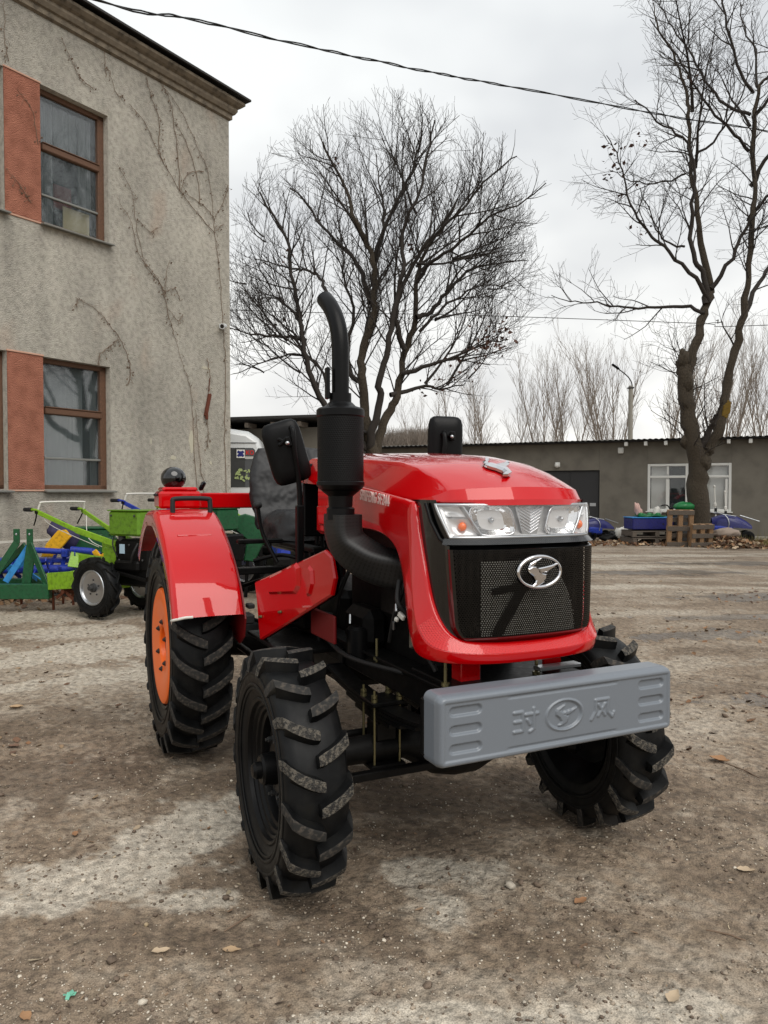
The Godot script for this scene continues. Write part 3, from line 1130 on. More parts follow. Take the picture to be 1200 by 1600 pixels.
func make_old_building() -> void:
	var root := thing("old_building", "two storey grey plastered building with red plaster piers between its wooden windows", "building", WALL_AT, WALL_TURN)
	var us := [-7.0, -1.42, -0.46, 0.0, 0.96, 3.16]
	var ys := [0.6, 1.24, 2.9, 4.55, 6.25, 7.14]
	var mb := MB.new()
	for i in 5:
		for j in 5:
			var hole := (j == 1 or j == 3) and i in [1, 2, 3]
			if not hole:
				wall_patch(mb, us[i], us[i + 1], ys[j], ys[j + 1], 0.0, 0.5 if i == 0 else 0.07)
	for u in [[-1.42, -0.46], [0.0, 0.96]]:
		for y in [[1.24, 2.9], [4.55, 6.25]]:
			mb.col = Color(0.52, 0.49, 0.42)
			reveal(mb, u[0], u[1], y[0], y[1], 0.24)
			mb.col = Color.WHITE
	# end wall and back, seen only from other places
	mb.col = Color(0.43, 0.395, 0.33)
	mb.quad(Vector3(3.16, 0, 0), Vector3(3.16, 7.14, 0), Vector3(3.16, 7.14, -9), Vector3(3.16, 0, -9))
	mb.quad(Vector3(-7, 7.14, 0), Vector3(-7, 0, 0), Vector3(-7, 0, -9), Vector3(-7, 7.14, -9))
	mb.quad(Vector3(3.16, 0, -9), Vector3(3.16, 7.14, -9), Vector3(-7, 7.14, -9), Vector3(-7, 0, -9))
	mb.col = Color.WHITE
	obj("wall", mb, M.plaster, root)
	var pl := MB.new()
	wall_patch(pl, -7.0, 3.16, -0.1, 0.6, 0.045, 0.1)
	pl.col = Color(0.42, 0.40, 0.35)
	pl.quad(Vector3(-7, 0.6, 0.045), Vector3(-7, 0.625, 0), Vector3(3.16, 0.625, 0), Vector3(3.16, 0.6, 0.045))
	pl.quad(Vector3(3.16, -0.1, 0.045), Vector3(3.16, 0.6, 0.045), Vector3(3.16, 0.6, 0.0), Vector3(3.16, -0.1, 0.0))
	obj("plinth", pl, M.plaster, root)
	for y in [[1.24, 2.9], [4.55, 6.25]]:
		var rp := MB.new()
		rp.box(Vector3(-0.23, (y[0] + y[1]) * 0.5, -0.02), Vector3(0.455, y[1] - y[0] - 0.012, 0.05))
		obj("red_pier", rp, M.red_plaster, root)
		var pink := mat("faded_pink", Color(0.74, 0.58, 0.50), 0.9)
		for e in [y[0] - 0.012, y[1] + 0.008]:
			var lp := MB.new()
			lp.box(Vector3(-0.23, e, 0.006), Vector3(0.47, 0.022, 0.02), 0.004)
			obj("pier_edge", lp, pink, root)
	old_window(root, 0.0, 0.96, 1.24, 2.9, [2.24, 1.64], 0)
	old_window(root, 0.0, 0.96, 4.55, 6.25, [5.54, 4.95], 1)
	old_window(root, -1.42, -0.46, 1.24, 2.9, [2.24, 1.64], 0)
	old_window(root, -1.42, -0.46, 4.55, 6.25, [5.54, 4.95], 1)
	# cornice: one profile carried round the corner
	var prof := [[0.002, 7.08], [0.04, 7.10], [0.04, 7.17], [0.07, 7.18], [0.10, 7.23], [0.10, 7.27], [0.14, 7.29], [0.185, 7.33], [0.185, 7.37], [0.002, 7.40]]
	var rows := []
	for p in prof:
		rows.append(PackedVector3Array([Vector3(-7, p[1], p[0]), Vector3(-2, p[1], p[0]), Vector3(3.16 + p[0], p[1], p[0]), Vector3(3.16 + p[0], p[1], -9)]))
	var co := MB.new()
	for r in rows.size() - 1:
		for k in 3:
			co.quad(rows[r][k], rows[r + 1][k], rows[r + 1][k + 1], rows[r][k + 1])
	obj("cornice", co, M.cornice_stone, root)
	var ro := MB.new()
	var e := 0.25
	var a := [Vector3(-7, 7.41, e), Vector3(3.16 + e, 7.41, e), Vector3(3.16 + e, 7.41, -9), Vector3(-7, 7.41, -9)]
	var ridge := [Vector3(-7, 9.0, -4.5), Vector3(-1.0, 9.0, -4.5)]
	for s in [0.0, 0.03]:
		var o := Vector3(0, s, 0)
		ro.quad(a[0] + o, ridge[0] + o, ridge[1] + o, a[1] + o)
		ro.tri(a[1] + o, ridge[1] + o, a[2] + o)
		ro.quad(a[2] + o, ridge[1] + o, ridge[0] + o, a[3] + o)
	ro.quad(a[0], a[0] + Vector3(0, 0.03, 0), a[1] + Vector3(0, 0.03, 0), a[1])
	ro.quad(a[1], a[1] + Vector3(0, 0.03, 0), a[2] + Vector3(0, 0.03, 0), a[2])
	obj("roof", ro, M.roof_dark, root)
	# patched holes, a rusty hook plate and its run of cable
	for q in [[2.36, 1.98, 0.05, 0.16], [2.02, 1.72, 0.06, 0.035], [2.74, 1.66, 0.035, 0.03], [1.62, 1.93, 0.012, 0.05], [2.66, 3.12, 0.10, 0.02]]:
		var pts := PackedVector2Array()
		rng.seed = int(q[0] * 100)
		for k in 10:
			var t := TAU * k / 10.0
			var r := rng.randf_range(0.7, 1.2)
			pts.append(Vector2(cos(t) * q[2] * r, sin(t) * q[3] * r))
		var pa := MB.new()
		pa.xf = Transform3D(Basis.IDENTITY, Vector3(q[0], q[1], 0.0))
		pa.prism(pts, 0.004, 0.002, false)
		obj("plaster_patch", pa, M.pale_reveal, root)

func make_wall_fixtures() -> void:
	var br := MB.new()
	br.box(Vector3(0, 0.0, 0.03), Vector3(0.05, 0.36, 0.05), 0.008, Basis.from_euler(Vector3(0, 0, -0.25)))
	br.box(Vector3(-0.04, -0.16, 0.05), Vector3(0.035, 0.13, 0.04), 0.004)
	rod(br, Vector3(0.02, 0.2, 0.03), Vector3(0.05, 0.42, 0.02), 0.006, 6)
	var b := obj("wall_bracket", br, M.tarnished)
	b.position = wall_point(2.66, 2.55, 0.0)
	b.rotation.y = WALL_TURN
	tag(b, "rusty iron bracket hanging on the grey plaster wall near its corner", "bracket")
	var cam := thing("security_camera", "small white security camera on the grey building near its corner", "security camera", wall_point(2.96, 3.81, 0.0), WALL_TURN)
	var c1 := MB.new()
	c1.box(Vector3(0, 0, 0.02), Vector3(0.07, 0.07, 0.04), 0.008)
	c1.xf = Transform3D(Basis.from_euler(Vector3(0.25, -1.0, 0)), Vector3(0.0, 0, 0.07))
	c1.xf = c1.xf * Transform3D(Basis(Vector3.UP, -PI / 2), Vector3.ZERO)
	c1.lathe(p2([-0.07, 0.0, -0.07, 0.038, 0.08, 0.042, 0.10, 0.044, 0.10, 0.0]), 16)
	obj("housing", c1, M.white_paint, cam)
	var c2 := MB.new()
	c2.xf = c1.xf
	c2.lathe(p2([0.101, 0.0, 0.101, 0.032, 0.104, 0.03, 0.104, 0.0]), 12)
	obj("lens_cover", c2, M.black_gloss, cam)
	var l := MB.new()
	l.ball(Vector3.ZERO, Vector3(0.08, 0.13, 0.08), 12)
	l.box(Vector3(-0.06, 0.0, 0), Vector3(0.1, 0.05, 0.05), 0.005)
	var lo := obj("wall_lamp", l, M.black_satin)
	lo.position = wall_point(3.27, 4.02, -0.3)
	lo.rotation.y = WALL_TURN
	tag(lo, "small dark unlit lamp on the end wall of the grey building, above the security camera", "lamp")
	var vines := [
		["climbing dry vine fanning out under the eaves of the grey building by its corner", [[1.28, 6.55, 1.54, 6.41, 1.84, 5.99, 2.18, 5.65, 2.46, 5.45, 2.84, 5.22], [1.58, 7.05, 1.65, 6.82, 1.80, 6.52, 1.78, 6.15, 1.86, 5.97], [1.85, 7.08, 2.0, 6.88, 2.07, 6.54, 2.13, 6.19, 2.17, 5.64], [1.82, 7.07, 2.23, 6.79, 2.53, 6.38, 2.72, 6.11, 2.82, 5.46, 2.85, 5.18, 2.93, 4.7, 2.98, 4.12, 3.03, 3.52, 3.05, 3.02, 3.02, 2.2, 3.05, 1.3, 3.04, 0.1], [2.05, 6.62, 2.28, 6.43, 2.5, 5.94, 2.55, 5.57], [2.18, 5.65, 2.59, 5.59, 2.82, 5.46], [2.84, 5.45, 3.05, 5.83, 3.13, 6.06], [2.18, 5.65, 2.3, 5.95, 2.62, 6.1], [2.84, 5.25, 3.02, 5.42]], 1.0],
		["thin dry vine climbing the grey wall right of the upper window", [[1.09, 5.66, 1.32, 5.36, 1.37, 5.03, 1.52, 4.45, 1.8, 4.2, 1.93, 3.81, 2.04, 3.51], [1.08, 5.21, 1.31, 4.92, 1.42, 4.55, 1.69, 4.31, 1.89, 4.08], [1.96, 4.58, 1.89, 4.26, 1.86, 4.03], [1.86, 4.1, 2.05, 4.2, 2.15, 4.05], [1.9, 3.9, 2.1, 3.75, 2.2, 3.85], [2.04, 3.51, 2.2, 3.1, 2.35, 2.7, 2.4, 1.9, 2.5, 0.9], [1.4, 5.03, 1.6, 4.9, 1.75, 5.0]], 0.8],
		["single dry vine shoot arching over the lower window of the grey building", [[0.46, 3.72, 0.75, 3.62, 1.04, 3.38, 1.22, 3.10, 1.27, 2.89, 1.23, 2.70], [0.46, 3.72, 0.47, 3.6], [1.1, 3.3, 0.98, 3.2, 0.8, 3.05, 0.78, 2.9]], 1.0],
		["dark dry vine stem on the lower grey wall near the rusty bracket", [[2.43, 2.46, 2.47, 2.08, 2.53, 1.54, 2.58, 1.30, 2.6, 0.4, 2.6, 0.05], [2.70, 2.73, 2.73, 2.98, 2.66, 3.27], [2.66, 2.4, 2.68, 2.1, 2.66, 1.9]], 1.0],
		["dry vine hanging down over the red plaster piers at the left edge", [[-0.45, 7.0, -0.43, 6.51, -0.40, 6.34], [0.89, 7.1, 0.93, 6.74], [-0.44, 5.05, -0.28, 4.91, -0.14, 4.74], [-0.3, 6.05, -0.1, 5.85, -0.05, 5.5], [0.3, 6.95, 0.5, 6.6, 0.75, 6.5], [0.95, 6.9, 1.1, 6.6, 1.2, 6.62]], 0.8]]
	for k in vines.size():
		rng.seed = 1200 + k
		var mb := MB.new()
		for st in vines[k][1]:
			var pts := PackedVector3Array()
			for i in range(0, st.size(), 2):
				pts.append(Vector3(st[i], st[i + 1], 0.012))
			var c := curve(pts, 6)
			for i in c.size():
				c[i] += Vector3(rng.randf_range(-0.012, 0.012), rng.randf_range(-0.01, 0.01), rng.randf_range(-0.004, 0.008))
			var rad := []
			for i in c.size():
				rad.append(lerpf(0.0025, 0.0058, float(i) / c.size()) * vines[k][2])
			mb.tube(c, rad, 5, false)
			for i in range(1, c.size() - 1):
				for q in 2:
					if rng.randf() < 0.55:
						var e := c[i] + Vector3(rng.randf_range(-0.07, 0.07), rng.randf_range(-0.09, 0.03), rng.randf_range(0, 0.02))
						mb.tube(PackedVector3Array([c[i], c[i].lerp(e, 0.5) + Vector3(0, 0.01, 0.01), e]), 0.0018, 4, false)
						if rng.randf() < 0.6:
							mb.box(e, Vector3(rng.randf_range(0.012, 0.03), rng.randf_range(0.012, 0.026), 0.003), 0, Basis.from_euler(Vector3(rng.randf(), rng.randf(), rng.randf() * 3)))
		var o := obj("climbing_vine", mb, M.vine)
		o.position = WALL_AT
		o.rotation.y = WALL_TURN
		tag(o, vines[k][0], "vine", "dry vines on the grey wall")

# ------------------------------------------------------------------ low building at the far side
const FAR_AT := Vector3(-0.417, 0, -24.2)
const FAR_TURN := -0.4206

func far_point(s: float, y: float, w: float) -> Vector3:
	return FAR_AT + Vector3(0.913, 0, 0.409) * s + Vector3(-0.409, 0, 0.913) * w + Vector3(0, y, 0)

func corrugated(mb: MB, s0: float, s1: float, y0: float, w0: float, y1: float, w1: float) -> void:
	var cnt := int((s1 - s0) / 0.03)
	var rows := []
	for j in [0, 1]:
		var row := PackedVector3Array()
		for i in cnt + 1:
			var s := lerpf(s0, s1, float(i) / cnt)
			row.append(Vector3(s, lerpf(y0, y1, j) + sin(s * TAU / 0.15) * 0.013, lerpf(w0, w1, j)))
		rows.append(row)
	mb.grid(rows, false, 180.0)
	var low := PackedVector3Array()
	for p in rows[0]:
		low.append(p - Vector3(0, 0.012, 0))
	mb.grid([low, rows[0]], false, 180.0)

func make_low_building() -> void:
	var root := thing("low_building", "long low grey rendered building with corrugated eaves and a white framed window", "building", FAR_AT, FAR_TURN)
	var mb := MB.new()
	var us := [-7.0, 5.55, 7.21, 8.51, 10.63, 26.0]
	var top := 2.62
	mb.box(Vector3(-0.725, top * 0.5 - 0.05, -0.15), Vector3(12.55, top + 0.1, 0.3))
	mb.box(Vector3(6.38, (top + 1.85) * 0.5, -0.15), Vector3(1.656, top - 1.85, 0.3))
	mb.box(Vector3(7.86, top * 0.5 - 0.05, -0.15), Vector3(1.296, top + 0.1, 0.3))
	mb.box(Vector3(9.57, (top + 2.0) * 0.5, -0.15), Vector3(2.116, top - 2.0, 0.3))
	mb.box(Vector3(9.57, 0.32, -0.15), Vector3(2.116, 0.74, 0.3))
	mb.box(Vector3(18.315, top * 0.5 - 0.05, -0.15), Vector3(15.366, top + 0.1, 0.3))
	mb.box(Vector3(-6.85, top * 0.5, -3.2), Vector3(0.3, top, 5.8))
	mb.box(Vector3(25.85, top * 0.5, -3.2), Vector3(0.3, top, 5.8))
	mb.box(Vector3(9.5, top * 0.5, -6.2), Vector3(33.0, top, 0.2))
	obj("wall", mb, M.grey_render, root)
	var ro := MB.new()
	corrugated(ro, -7.3, 26.3, 2.68, 0.32, 3.0, -6.6)
	obj("roof", ro, M.sheet_roof, root)
	var so := MB.new()
	so.box(Vector3(9.5, 2.635, 0.12), Vector3(33.4, 0.02, 0.3))
	obj("soffit", so, M.roof_dark, root)
	for k in 16:
		var r := MB.new()
		r.box(Vector3(7.95 + 0.52 * k, 2.56, 0.13), Vector3(0.085, 0.11, 0.27), 0.006)
		obj("rafter_end", r, M.white_frame if k < 12 else M.weathered_wood, root)
	var d := MB.new()
	d.box(Vector3(6.38, 0.92, -0.10), Vector3(1.64, 1.86, 0.05), 0.006)
	var door := obj("door", d, M.dark_door, root)
	var lf := MB.new()
	for s in [-1, 1]:
		lf.box(Vector3(6.38 + s * 0.41, 0.95, -0.07), Vector3(0.78, 1.74, 0.02), 0.004)
	obj("leaf", lf, M.dark_door, door)
	var dp := MB.new()
	dp.box(Vector3(7.02, 0.86, -0.055), Vector3(0.17, 0.09, 0.008))
	obj("plate", dp, M.silver_dull, door)
	# window of two units
	for k in 2:
		var a: float = [8.51, 9.59][k]
		var b: float = [9.56, 10.63][k]
		var y0 := 0.69
		var y1 := 2.0
		var m := (a + b) * 0.5
		var fr := MB.new()
		for x in [a + 0.035, b - 0.035]:
			fr.box(Vector3(x, (y0 + y1) * 0.5, -0.03), Vector3(0.07, y1 - y0, 0.07), 0.008)
		for y in [y0 + 0.035, y1 - 0.035, 1.64]:
			fr.box(Vector3(m, y, -0.028), Vector3(b - a - 0.142, 0.065, 0.066), 0.008)
		fr.box(Vector3(m + (0.0 if k == 0 else -0.25), (y0 + 1.64) * 0.5, -0.029), Vector3(0.09, 1.64 - y0 - 0.13, 0.068), 0.008)
		if k == 0:
			fr.box(Vector3(m, 1.82, -0.03), Vector3(0.05, 0.22, 0.06), 0.006)
		else:
			fr.box(Vector3(b - 0.12, 1.15, -0.029), Vector3(0.06, 0.85, 0.066), 0.006)
		var win := obj("window", fr, M.white_frame, root)
		for h in [[y0 + 0.06, 1.61], [1.67, y1 - 0.06]]:
			var g := MB.new()
			for q in [-0.04, -0.044]:
				g.quad(Vector3(a + 0.06, h[0], q), Vector3(a + 0.06, h[1], q), Vector3(b - 0.06, h[1], q), Vector3(b - 0.06, h[0], q))
			obj("pane", g, M.pane, win)
		var bl := MB.new()
		var n := 17
		for i in n:
			var x := lerpf(a + 0.09, b - 0.09, (i + 0.5) / n)
			if k == 0 and x > m + 0.02:
				continue
			bl.box(Vector3(x, (y0 + y1) * 0.5, -0.14), Vector3(0.054, y1 - y0 - 0.1, 0.003), 0, Basis(Vector3.UP, 0.35))
		var bo := obj("blinds", bl, M.white_frame, win)
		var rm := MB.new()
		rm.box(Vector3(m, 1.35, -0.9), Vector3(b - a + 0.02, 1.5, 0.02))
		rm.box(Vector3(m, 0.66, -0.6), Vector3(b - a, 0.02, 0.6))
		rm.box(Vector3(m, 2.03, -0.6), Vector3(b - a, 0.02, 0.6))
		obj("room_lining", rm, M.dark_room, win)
	var sill := MB.new()
	sill.box(Vector3(9.57, 0.675, 0.03), Vector3(2.2, 0.03, 0.14), 0.005)
	obj("sill", sill, M.white_frame, root)
	var tr := [["small white box of an alarm fixed high on the low grey building", 7.79, 2.39, 0.16, "alarm box"], ["round white lamp fixed over the dark door of the low building", 6.05, 2.0, 0.0, "lamp"]]
	var b1 := MB.new()
	b1.box(Vector3(0, 0, 0.05), Vector3(0.15, 0.17, 0.1), 0.02)
	b1.box(Vector3(0, 0.02, 0.11), Vector3(0.08, 0.07, 0.03), 0.01)
	var ab := obj("alarm_box", b1, M.white_frame)
	ab.position = far_point(7.79, 2.39, 0)
	ab.rotation.y = FAR_TURN
	tag(ab, tr[0][0], "alarm box")
	var b2 := MB.new()
	b2.box(Vector3(0, 0.02, 0.02), Vector3(0.14, 0.14, 0.04), 0.01)
	b2.ball(Vector3(0, 0, 0.09), Vector3(0.075, 0.075, 0.075), 12)
	var lb := obj("door_lamp", b2, M.white_frame)
	lb.position = far_point(6.02, 2.0, 0)
	lb.rotation.y = FAR_TURN
	tag(lb, tr[1][0], "lamp")
	var kb := MB.new()
	kb.box(Vector3(0, 0.05, 0), Vector3(5.0, 0.1, 0.16), 0.02)
	var k := obj("kerb_stone", kb, M.concrete)
	k.position = far_point(13.2, 0, 1.0)
	k.rotation.y = FAR_TURN
	tag(k, "pale kerb stone lying along the foot of the low building at the right edge", "kerb")
	# darker garage nearer by, behind the van
	var ga := thing("garage", "low dark garage with open rafters behind the white van", "garage", Vector3(-1.29, 0, -14.5), -0.274)
	var gw := MB.new()
	gw.box(Vector3(-2.3, 1.24, -1.5), Vector3(4.8, 2.48, 3.0))
	obj("wall", gw, mat("dark_render", Color(0.40, 0.38, 0.345), 0.92), ga)
	var gr := MB.new()
	gr.box(Vector3(-2.3, 2.60, -1.4), Vector3(5.1, 0.06, 3.6), 0.01, Basis.from_euler(Vector3(-0.03, 0, 0)))
	obj("roof", gr, M.roof_dark, ga)
	for i in 8:
		var r := MB.new()
		r.box(Vector3(-4.1 + 0.55 * i, 2.52, 0.16), Vector3(0.07, 0.09, 0.4))
		obj("rafter", r, M.weathered_wood, ga)

func make_van() -> void:
	var root := thing("van", "white van with a dark window carrying a printed advert, beside the grey building's corner", "van", Vector3(-3.12, 0, -13.2), 0.10)
	# rear end faces us; body is a rounded box carried back
	var rows := []
	var outline := PackedVector2Array()
	for q in [[-1.0, 0.42], [-1.03, 0.9], [-1.02, 1.3], [-0.97, 1.95], [-0.88, 2.18], [-0.7, 2.30], [-0.3, 2.36], [0.3, 2.36], [0.7, 2.30], [0.88, 2.18], [0.97, 1.95], [1.02, 1.3], [1.03, 0.9], [1.0, 0.42]]:
		outline.append(Vector2(q[0], q[1]))
	for z in [[0.0, 0.93, 0.05], [-0.03, 0.97, 0.02], [-0.12, 1.0, 0.0], [-3.6, 1.0, 0.0], [-4.2, 0.97, 0.1]]:
		var row := PackedVector3Array()
		for p in outline:
			row.append(Vector3(p.x * z[1], (p.y - 1.2) * z[1] + 1.2 - z[2] * 0.3, z[0]))
		rows.append(row)
	var mb := MB.new()
	mb.grid(rows, true, 50.0)
	var face := PackedVector2Array()
	for p in rows[0]:
		face.append(Vector2(p.x, p.y))
	mb.xf = Transform3D(Basis.IDENTITY, Vector3(0, 0, -0.012))
	mb.prism(face, 0.012, 0.0, false)
	obj("body", mb, M.white_paint, root)
	for s in [-1, 1]:
		var w := MB.new()
		w.xf = Transform3D(Basis.IDENTITY, Vector3(s * 0.455, 1.66, 0.0))
		w.prism(p2([-0.40, -0.32, -0.36, -0.36, 0.36, -0.36, 0.40, -0.32, 0.37, 0.30, 0.33, 0.34, -0.33, 0.34, -0.37, 0.30]), 0.012, 0.004, false)
		var wo := obj("window", w, M.van_glass, root)
		if s == 1:
			var lg := MB.new()
			lg.box(Vector3(0.57, 1.895, 0.016), Vector3(0.145, 0.15, 0.004))
			obj("sticker", lg, M.white_frame, wo)
			var lx := MB.new()
			for t in [0.7, -0.7]:
				lx.box(Vector3(0.57, 1.895, 0.02 + 0.001 * t), Vector3(0.135, 0.045, 0.003), 0, Basis(Vector3(0, 0, 1), t))
			lx.box(Vector3(0.57, 1.895, 0.0215), Vector3(0.05, 0.09, 0.003))
			obj("emblem", lx, M.blue_print, wo)
			var tm := TextMesh.new()
			var sf := SystemFont.new()
			sf.font_names = ["Droid Sans"]
			sf.font_weight = 800
			tm.font = sf
			tm.text = "KO"
			tm.font_size = 32
			tm.pixel_size = 0.0036
			tm.depth = 0.002
			tm.material = M.red_print
			var to := put("lettering", tm, wo)
			to.position = Vector3(0.73, 1.915, 0.018)
			var ad := MB.new()
			rng.seed = 71
			for i in 26:
				ad.box(Vector3(rng.randf_range(0.46, 0.80), rng.randf_range(1.42, 1.66), 0.0165 + i * 0.0002), Vector3(rng.randf_range(0.02, 0.07), rng.randf_range(0.02, 0.06), 0.002), 0, Basis(Vector3(0, 0, 1), rng.randf() * 3))
			obj("poster_print", ad, mat("pale_print", Color(0.62, 0.68, 0.45), 0.5), wo)
			var sp := MB.new()
			sp.box(Vector3(0.73, 1.825, 0.017), Vector3(0.17, 0.045, 0.003))
			obj("strapline", sp, mat("grey_print", Color(0.7, 0.7, 0.68), 0.5), wo)
	var bp := MB.new()
	bp.box(Vector3(0, 0.52, 0.06), Vector3(1.95, 0.2, 0.16), 0.04)
	obj("bumper", bp, M.black_satin, root)
	var sm := MB.new()
	sm.box(Vector3(0, 1.3, 0.012), Vector3(0.012, 1.7, 0.006))
	sm.box(Vector3(0, 2.09, 0.010), Vector3(1.7, 0.012, 0.006))
	obj("door_gap", sm, M.cast_grey, root)
	for s in [-1, 1]:
		var tl := MB.new()
		tl.box(Vector3(s * 0.93, 1.05, 0.0), Vector3(0.09, 0.4, 0.06), 0.01)
		obj("tail_lamp", tl, M.red_print, root)
		for z in [-0.8, -3.3]:
			var wh := MB.new()
			wh.xf = Transform3D(Basis.IDENTITY, Vector3(s * 0.88, 0.34, z))
			wh.lathe(p2([-0.1, 0.18, -0.1, 0.32, -0.07, 0.34, 0.07, 0.34, 0.1, 0.32, 0.1, 0.18, 0.04, 0.16, 0.04, 0.0]), 28)
			obj("wheel", wh, M.rubber, root)

# ------------------------------------------------------------------ wheels
func ring_point(a: float, r: float, th: float) -> Vector3:
	# axle along x; th = 0 at the top, growing forwards (+z)
	return Vector3(a, cos(th) * r, sin(th) * r)

func tyre_mesh(big: float, wid: float, rim: float, lug: float) -> ArrayMesh:
	var b := big - lug
	var h := wid * 0.5
	var mb := MB.new()
	var half := [[-0.72, rim - 0.004], [-0.80, rim + 0.006], [-0.90, lerpf(rim, b, 0.22)], [-1.0, lerpf(rim, b, 0.48)], [-1.01, lerpf(rim, b, 0.60)], [-0.97, lerpf(rim, b, 0.78)], [-0.86, lerpf(rim, b, 0.91)], [-0.6, lerpf(rim, b, 0.975)], [-0.3, b], [0.0, b + 0.002]]
	var prof := PackedVector2Array()
	for q in half:
		prof.append(Vector2(q[0] * h, q[1]))
	for i in range(half.size() - 2, -1, -1):
		prof.append(Vector2(-half[i][0] * h, half[i][1]))
	mb.lathe(prof, 72, 60.0)
	# moulded rings on the sidewalls
	for s in [-1.0, 1.0]:
		for q in [[0.93, 0.27, 0.004], [0.985, 0.37, 0.003], [1.0, 0.66, 0.003]]:
			var r := lerpf(rim, b, q[1])
			var pr := PackedVector2Array()
			for k in 5:
				var t := PI * k / 4.0
				pr.append(Vector2(s * (h * q[0] + sin(t) * q[2]), r + cos(t) * 0.005))
			mb.lathe(pr, 72, 90.0)
	return mesh_of([[mb, M.rubber]])

# one lug for the side s; built at the top of the wheel, turned into place afterwards
func lug_mesh(big: float, wid: float, rim: float, lug: float, s: float, sweep: float, thick: float, worn: Material) -> ArrayMesh:
	var b := big - lug
	var h := wid * 0.5
	var side := MB.new()
	var top := MB.new()
	var st := []
	for k in 8:
		var t := k / 7.0
		# path: from just past the middle to the shoulder, then down the sidewall
		var a: float
		var r: float
		var up := Vector2(0, 1)
		if t <= 0.72:
			var q := t / 0.72
			a = lerpf(-0.07, 0.93, q) * h
			r = big - 0.16 * lug * q * q * 1.5
			up = Vector2(0.12 * q, 1).normalized()
		else:
			var q := (t - 0.72) / 0.28
			a = lerpf(0.97, 1.06, q) * h
			r = lerpf(big - 0.35 * lug, big - lug * 2.3, q)
			up = Vector2(0.75, 0.65).normalized()
		var th := sweep * (1.0 - minf(t / 0.80, 1.12))
		th += 0.04 * sin(t * PI)
		st.append([a, r, th, up])
	var L := []
	for k in st.size():
		var e = st[k]
		var w0: float = thick * (1.45 if k > 0 else 1.1) * 0.5
		var w1: float = thick * (0.86 if k > 0 and k < 7 else 0.7) * 0.5
		var a0: float = e[0] - e[3].x * lug * 1.25
		var r0: float = maxf(b - 0.012 - (0.0 if k < 6 else lug * 1.3), e[1] - e[3].y * lug * 1.35)
		var row := []
		row.append(ring_point(s * a0, r0, e[2] - w0 / e[1]))
		row.append(ring_point(s * e[0], e[1], e[2] - w1 / e[1]))
		row.append(ring_point(s * e[0], e[1], e[2] + w1 / e[1]))
		row.append(ring_point(s * a0, r0, e[2] + w0 / e[1]))
		L.append(row)
	var bev := 0.16
	var rows_a := []
	var rows_b := []
	var rows_t := []
	for row in L:
		var m1: Vector3 = row[1].lerp(row[2], bev) + (row[1] - row[0]) * 0.06
		var m2: Vector3 = row[2].lerp(row[1], bev) + (row[2] - row[3]) * 0.06
		rows_a.append(PackedVector3Array([row[0], row[1]]))
		rows_b.append(PackedVector3Array([row[2], row[3]]))
		rows_t.append(PackedVector3Array([row[1], m1, m2, row[2]]))
	side.grid(rows_a, false, 40.0)
	side.grid(rows_b, false, 40.0)
	top.grid(rows_t, false, 40.0)
	for e in [0, L.size() - 1]:
		var out: Vector3 = L[e][1] - L[1 if e == 0 else e - 1][1]
		side._oriented([L[e][0], L[e][1], L[e][2], L[e][3]], out)
	return mesh_of([[side, M.rubber], [top, worn]])

func add_wheel(parent: Node3D, ce: Vector3, steer: float, ty: ArrayMesh, lugs: Array, cnt: int, rim_make: Callable, phase := 0.0) -> Node3D:
	var w := Node3D.new()
	var k := 0
	var nm := "wheel"
	while parent.has_node(nm):
		k += 1
		nm = "wheel_%03d" % k
	w.name = nm
	parent.add_child(w, true)
	w.position = ce
	w.rotation.y = steer
	put("tyre", ty, w)
	for i in cnt:
		for s in 2:
			var o := put("lug", lugs[s][i % lugs[s].size()], w)
			o.rotation.x = TAU * (i + 0.5 * s) / cnt + phase
	rim_make.call(w)
	return w

func front_rim(w: Node3D) -> void:
	var sgn := -1.0 if w.position.x < 0 else 1.0
	var mb := MB.new()
	mb.lathe(p2([sgn * 0.070, 0.213, sgn * 0.074, 0.216, sgn * 0.077, 0.212, sgn * 0.072, 0.203, sgn * 0.060, 0.199, sgn * 0.058, 0.190, sgn * 0.050, 0.186, sgn * 0.047, 0.177, sgn * 0.038, 0.173, sgn * 0.034, 0.163, sgn * 0.024, 0.160, sgn * 0.010, 0.158, sgn * 0.0, 0.15, sgn * 0.012, 0.125, sgn * 0.022, 0.10, sgn * 0.020, 0.07, sgn * 0.020, 0.0]), 56, 26.0)
	mb.lathe(p2([-sgn * 0.074, 0.21, -sgn * 0.03, 0.17, sgn * 0.0, 0.15]), 40)
	obj("rim", mb, M.black_satin, w)
	var hb := MB.new()
	hb.lathe(p2([sgn * 0.02, 0.075, sgn * 0.034, 0.073, sgn * 0.036, 0.05, sgn * 0.075, 0.046, sgn * 0.082, 0.040, sgn * 0.082, 0.026, sgn * 0.098, 0.025, sgn * 0.106, 0.018, sgn * 0.108, 0.0]), 28)
	obj("hub", hb, M.black_satin, w)
	var bo := MB.new()
	for k in 6:
		var a := TAU * k / 6.0 + 0.3
		bo.xf = Transform3D(Basis.IDENTITY, Vector3(0, cos(a) * 0.093, sin(a) * 0.093))
		bo.lathe(p2([sgn * 0.02, 0.012, sgn * 0.026, 0.012, sgn * 0.027, 0.009, sgn * 0.040, 0.009, sgn * 0.041, 0.006, sgn * 0.048, 0.0055, sgn * 0.048, 0.0]), 6, 20.0)
	obj("wheel_nuts", bo, M.cast_grey, w)

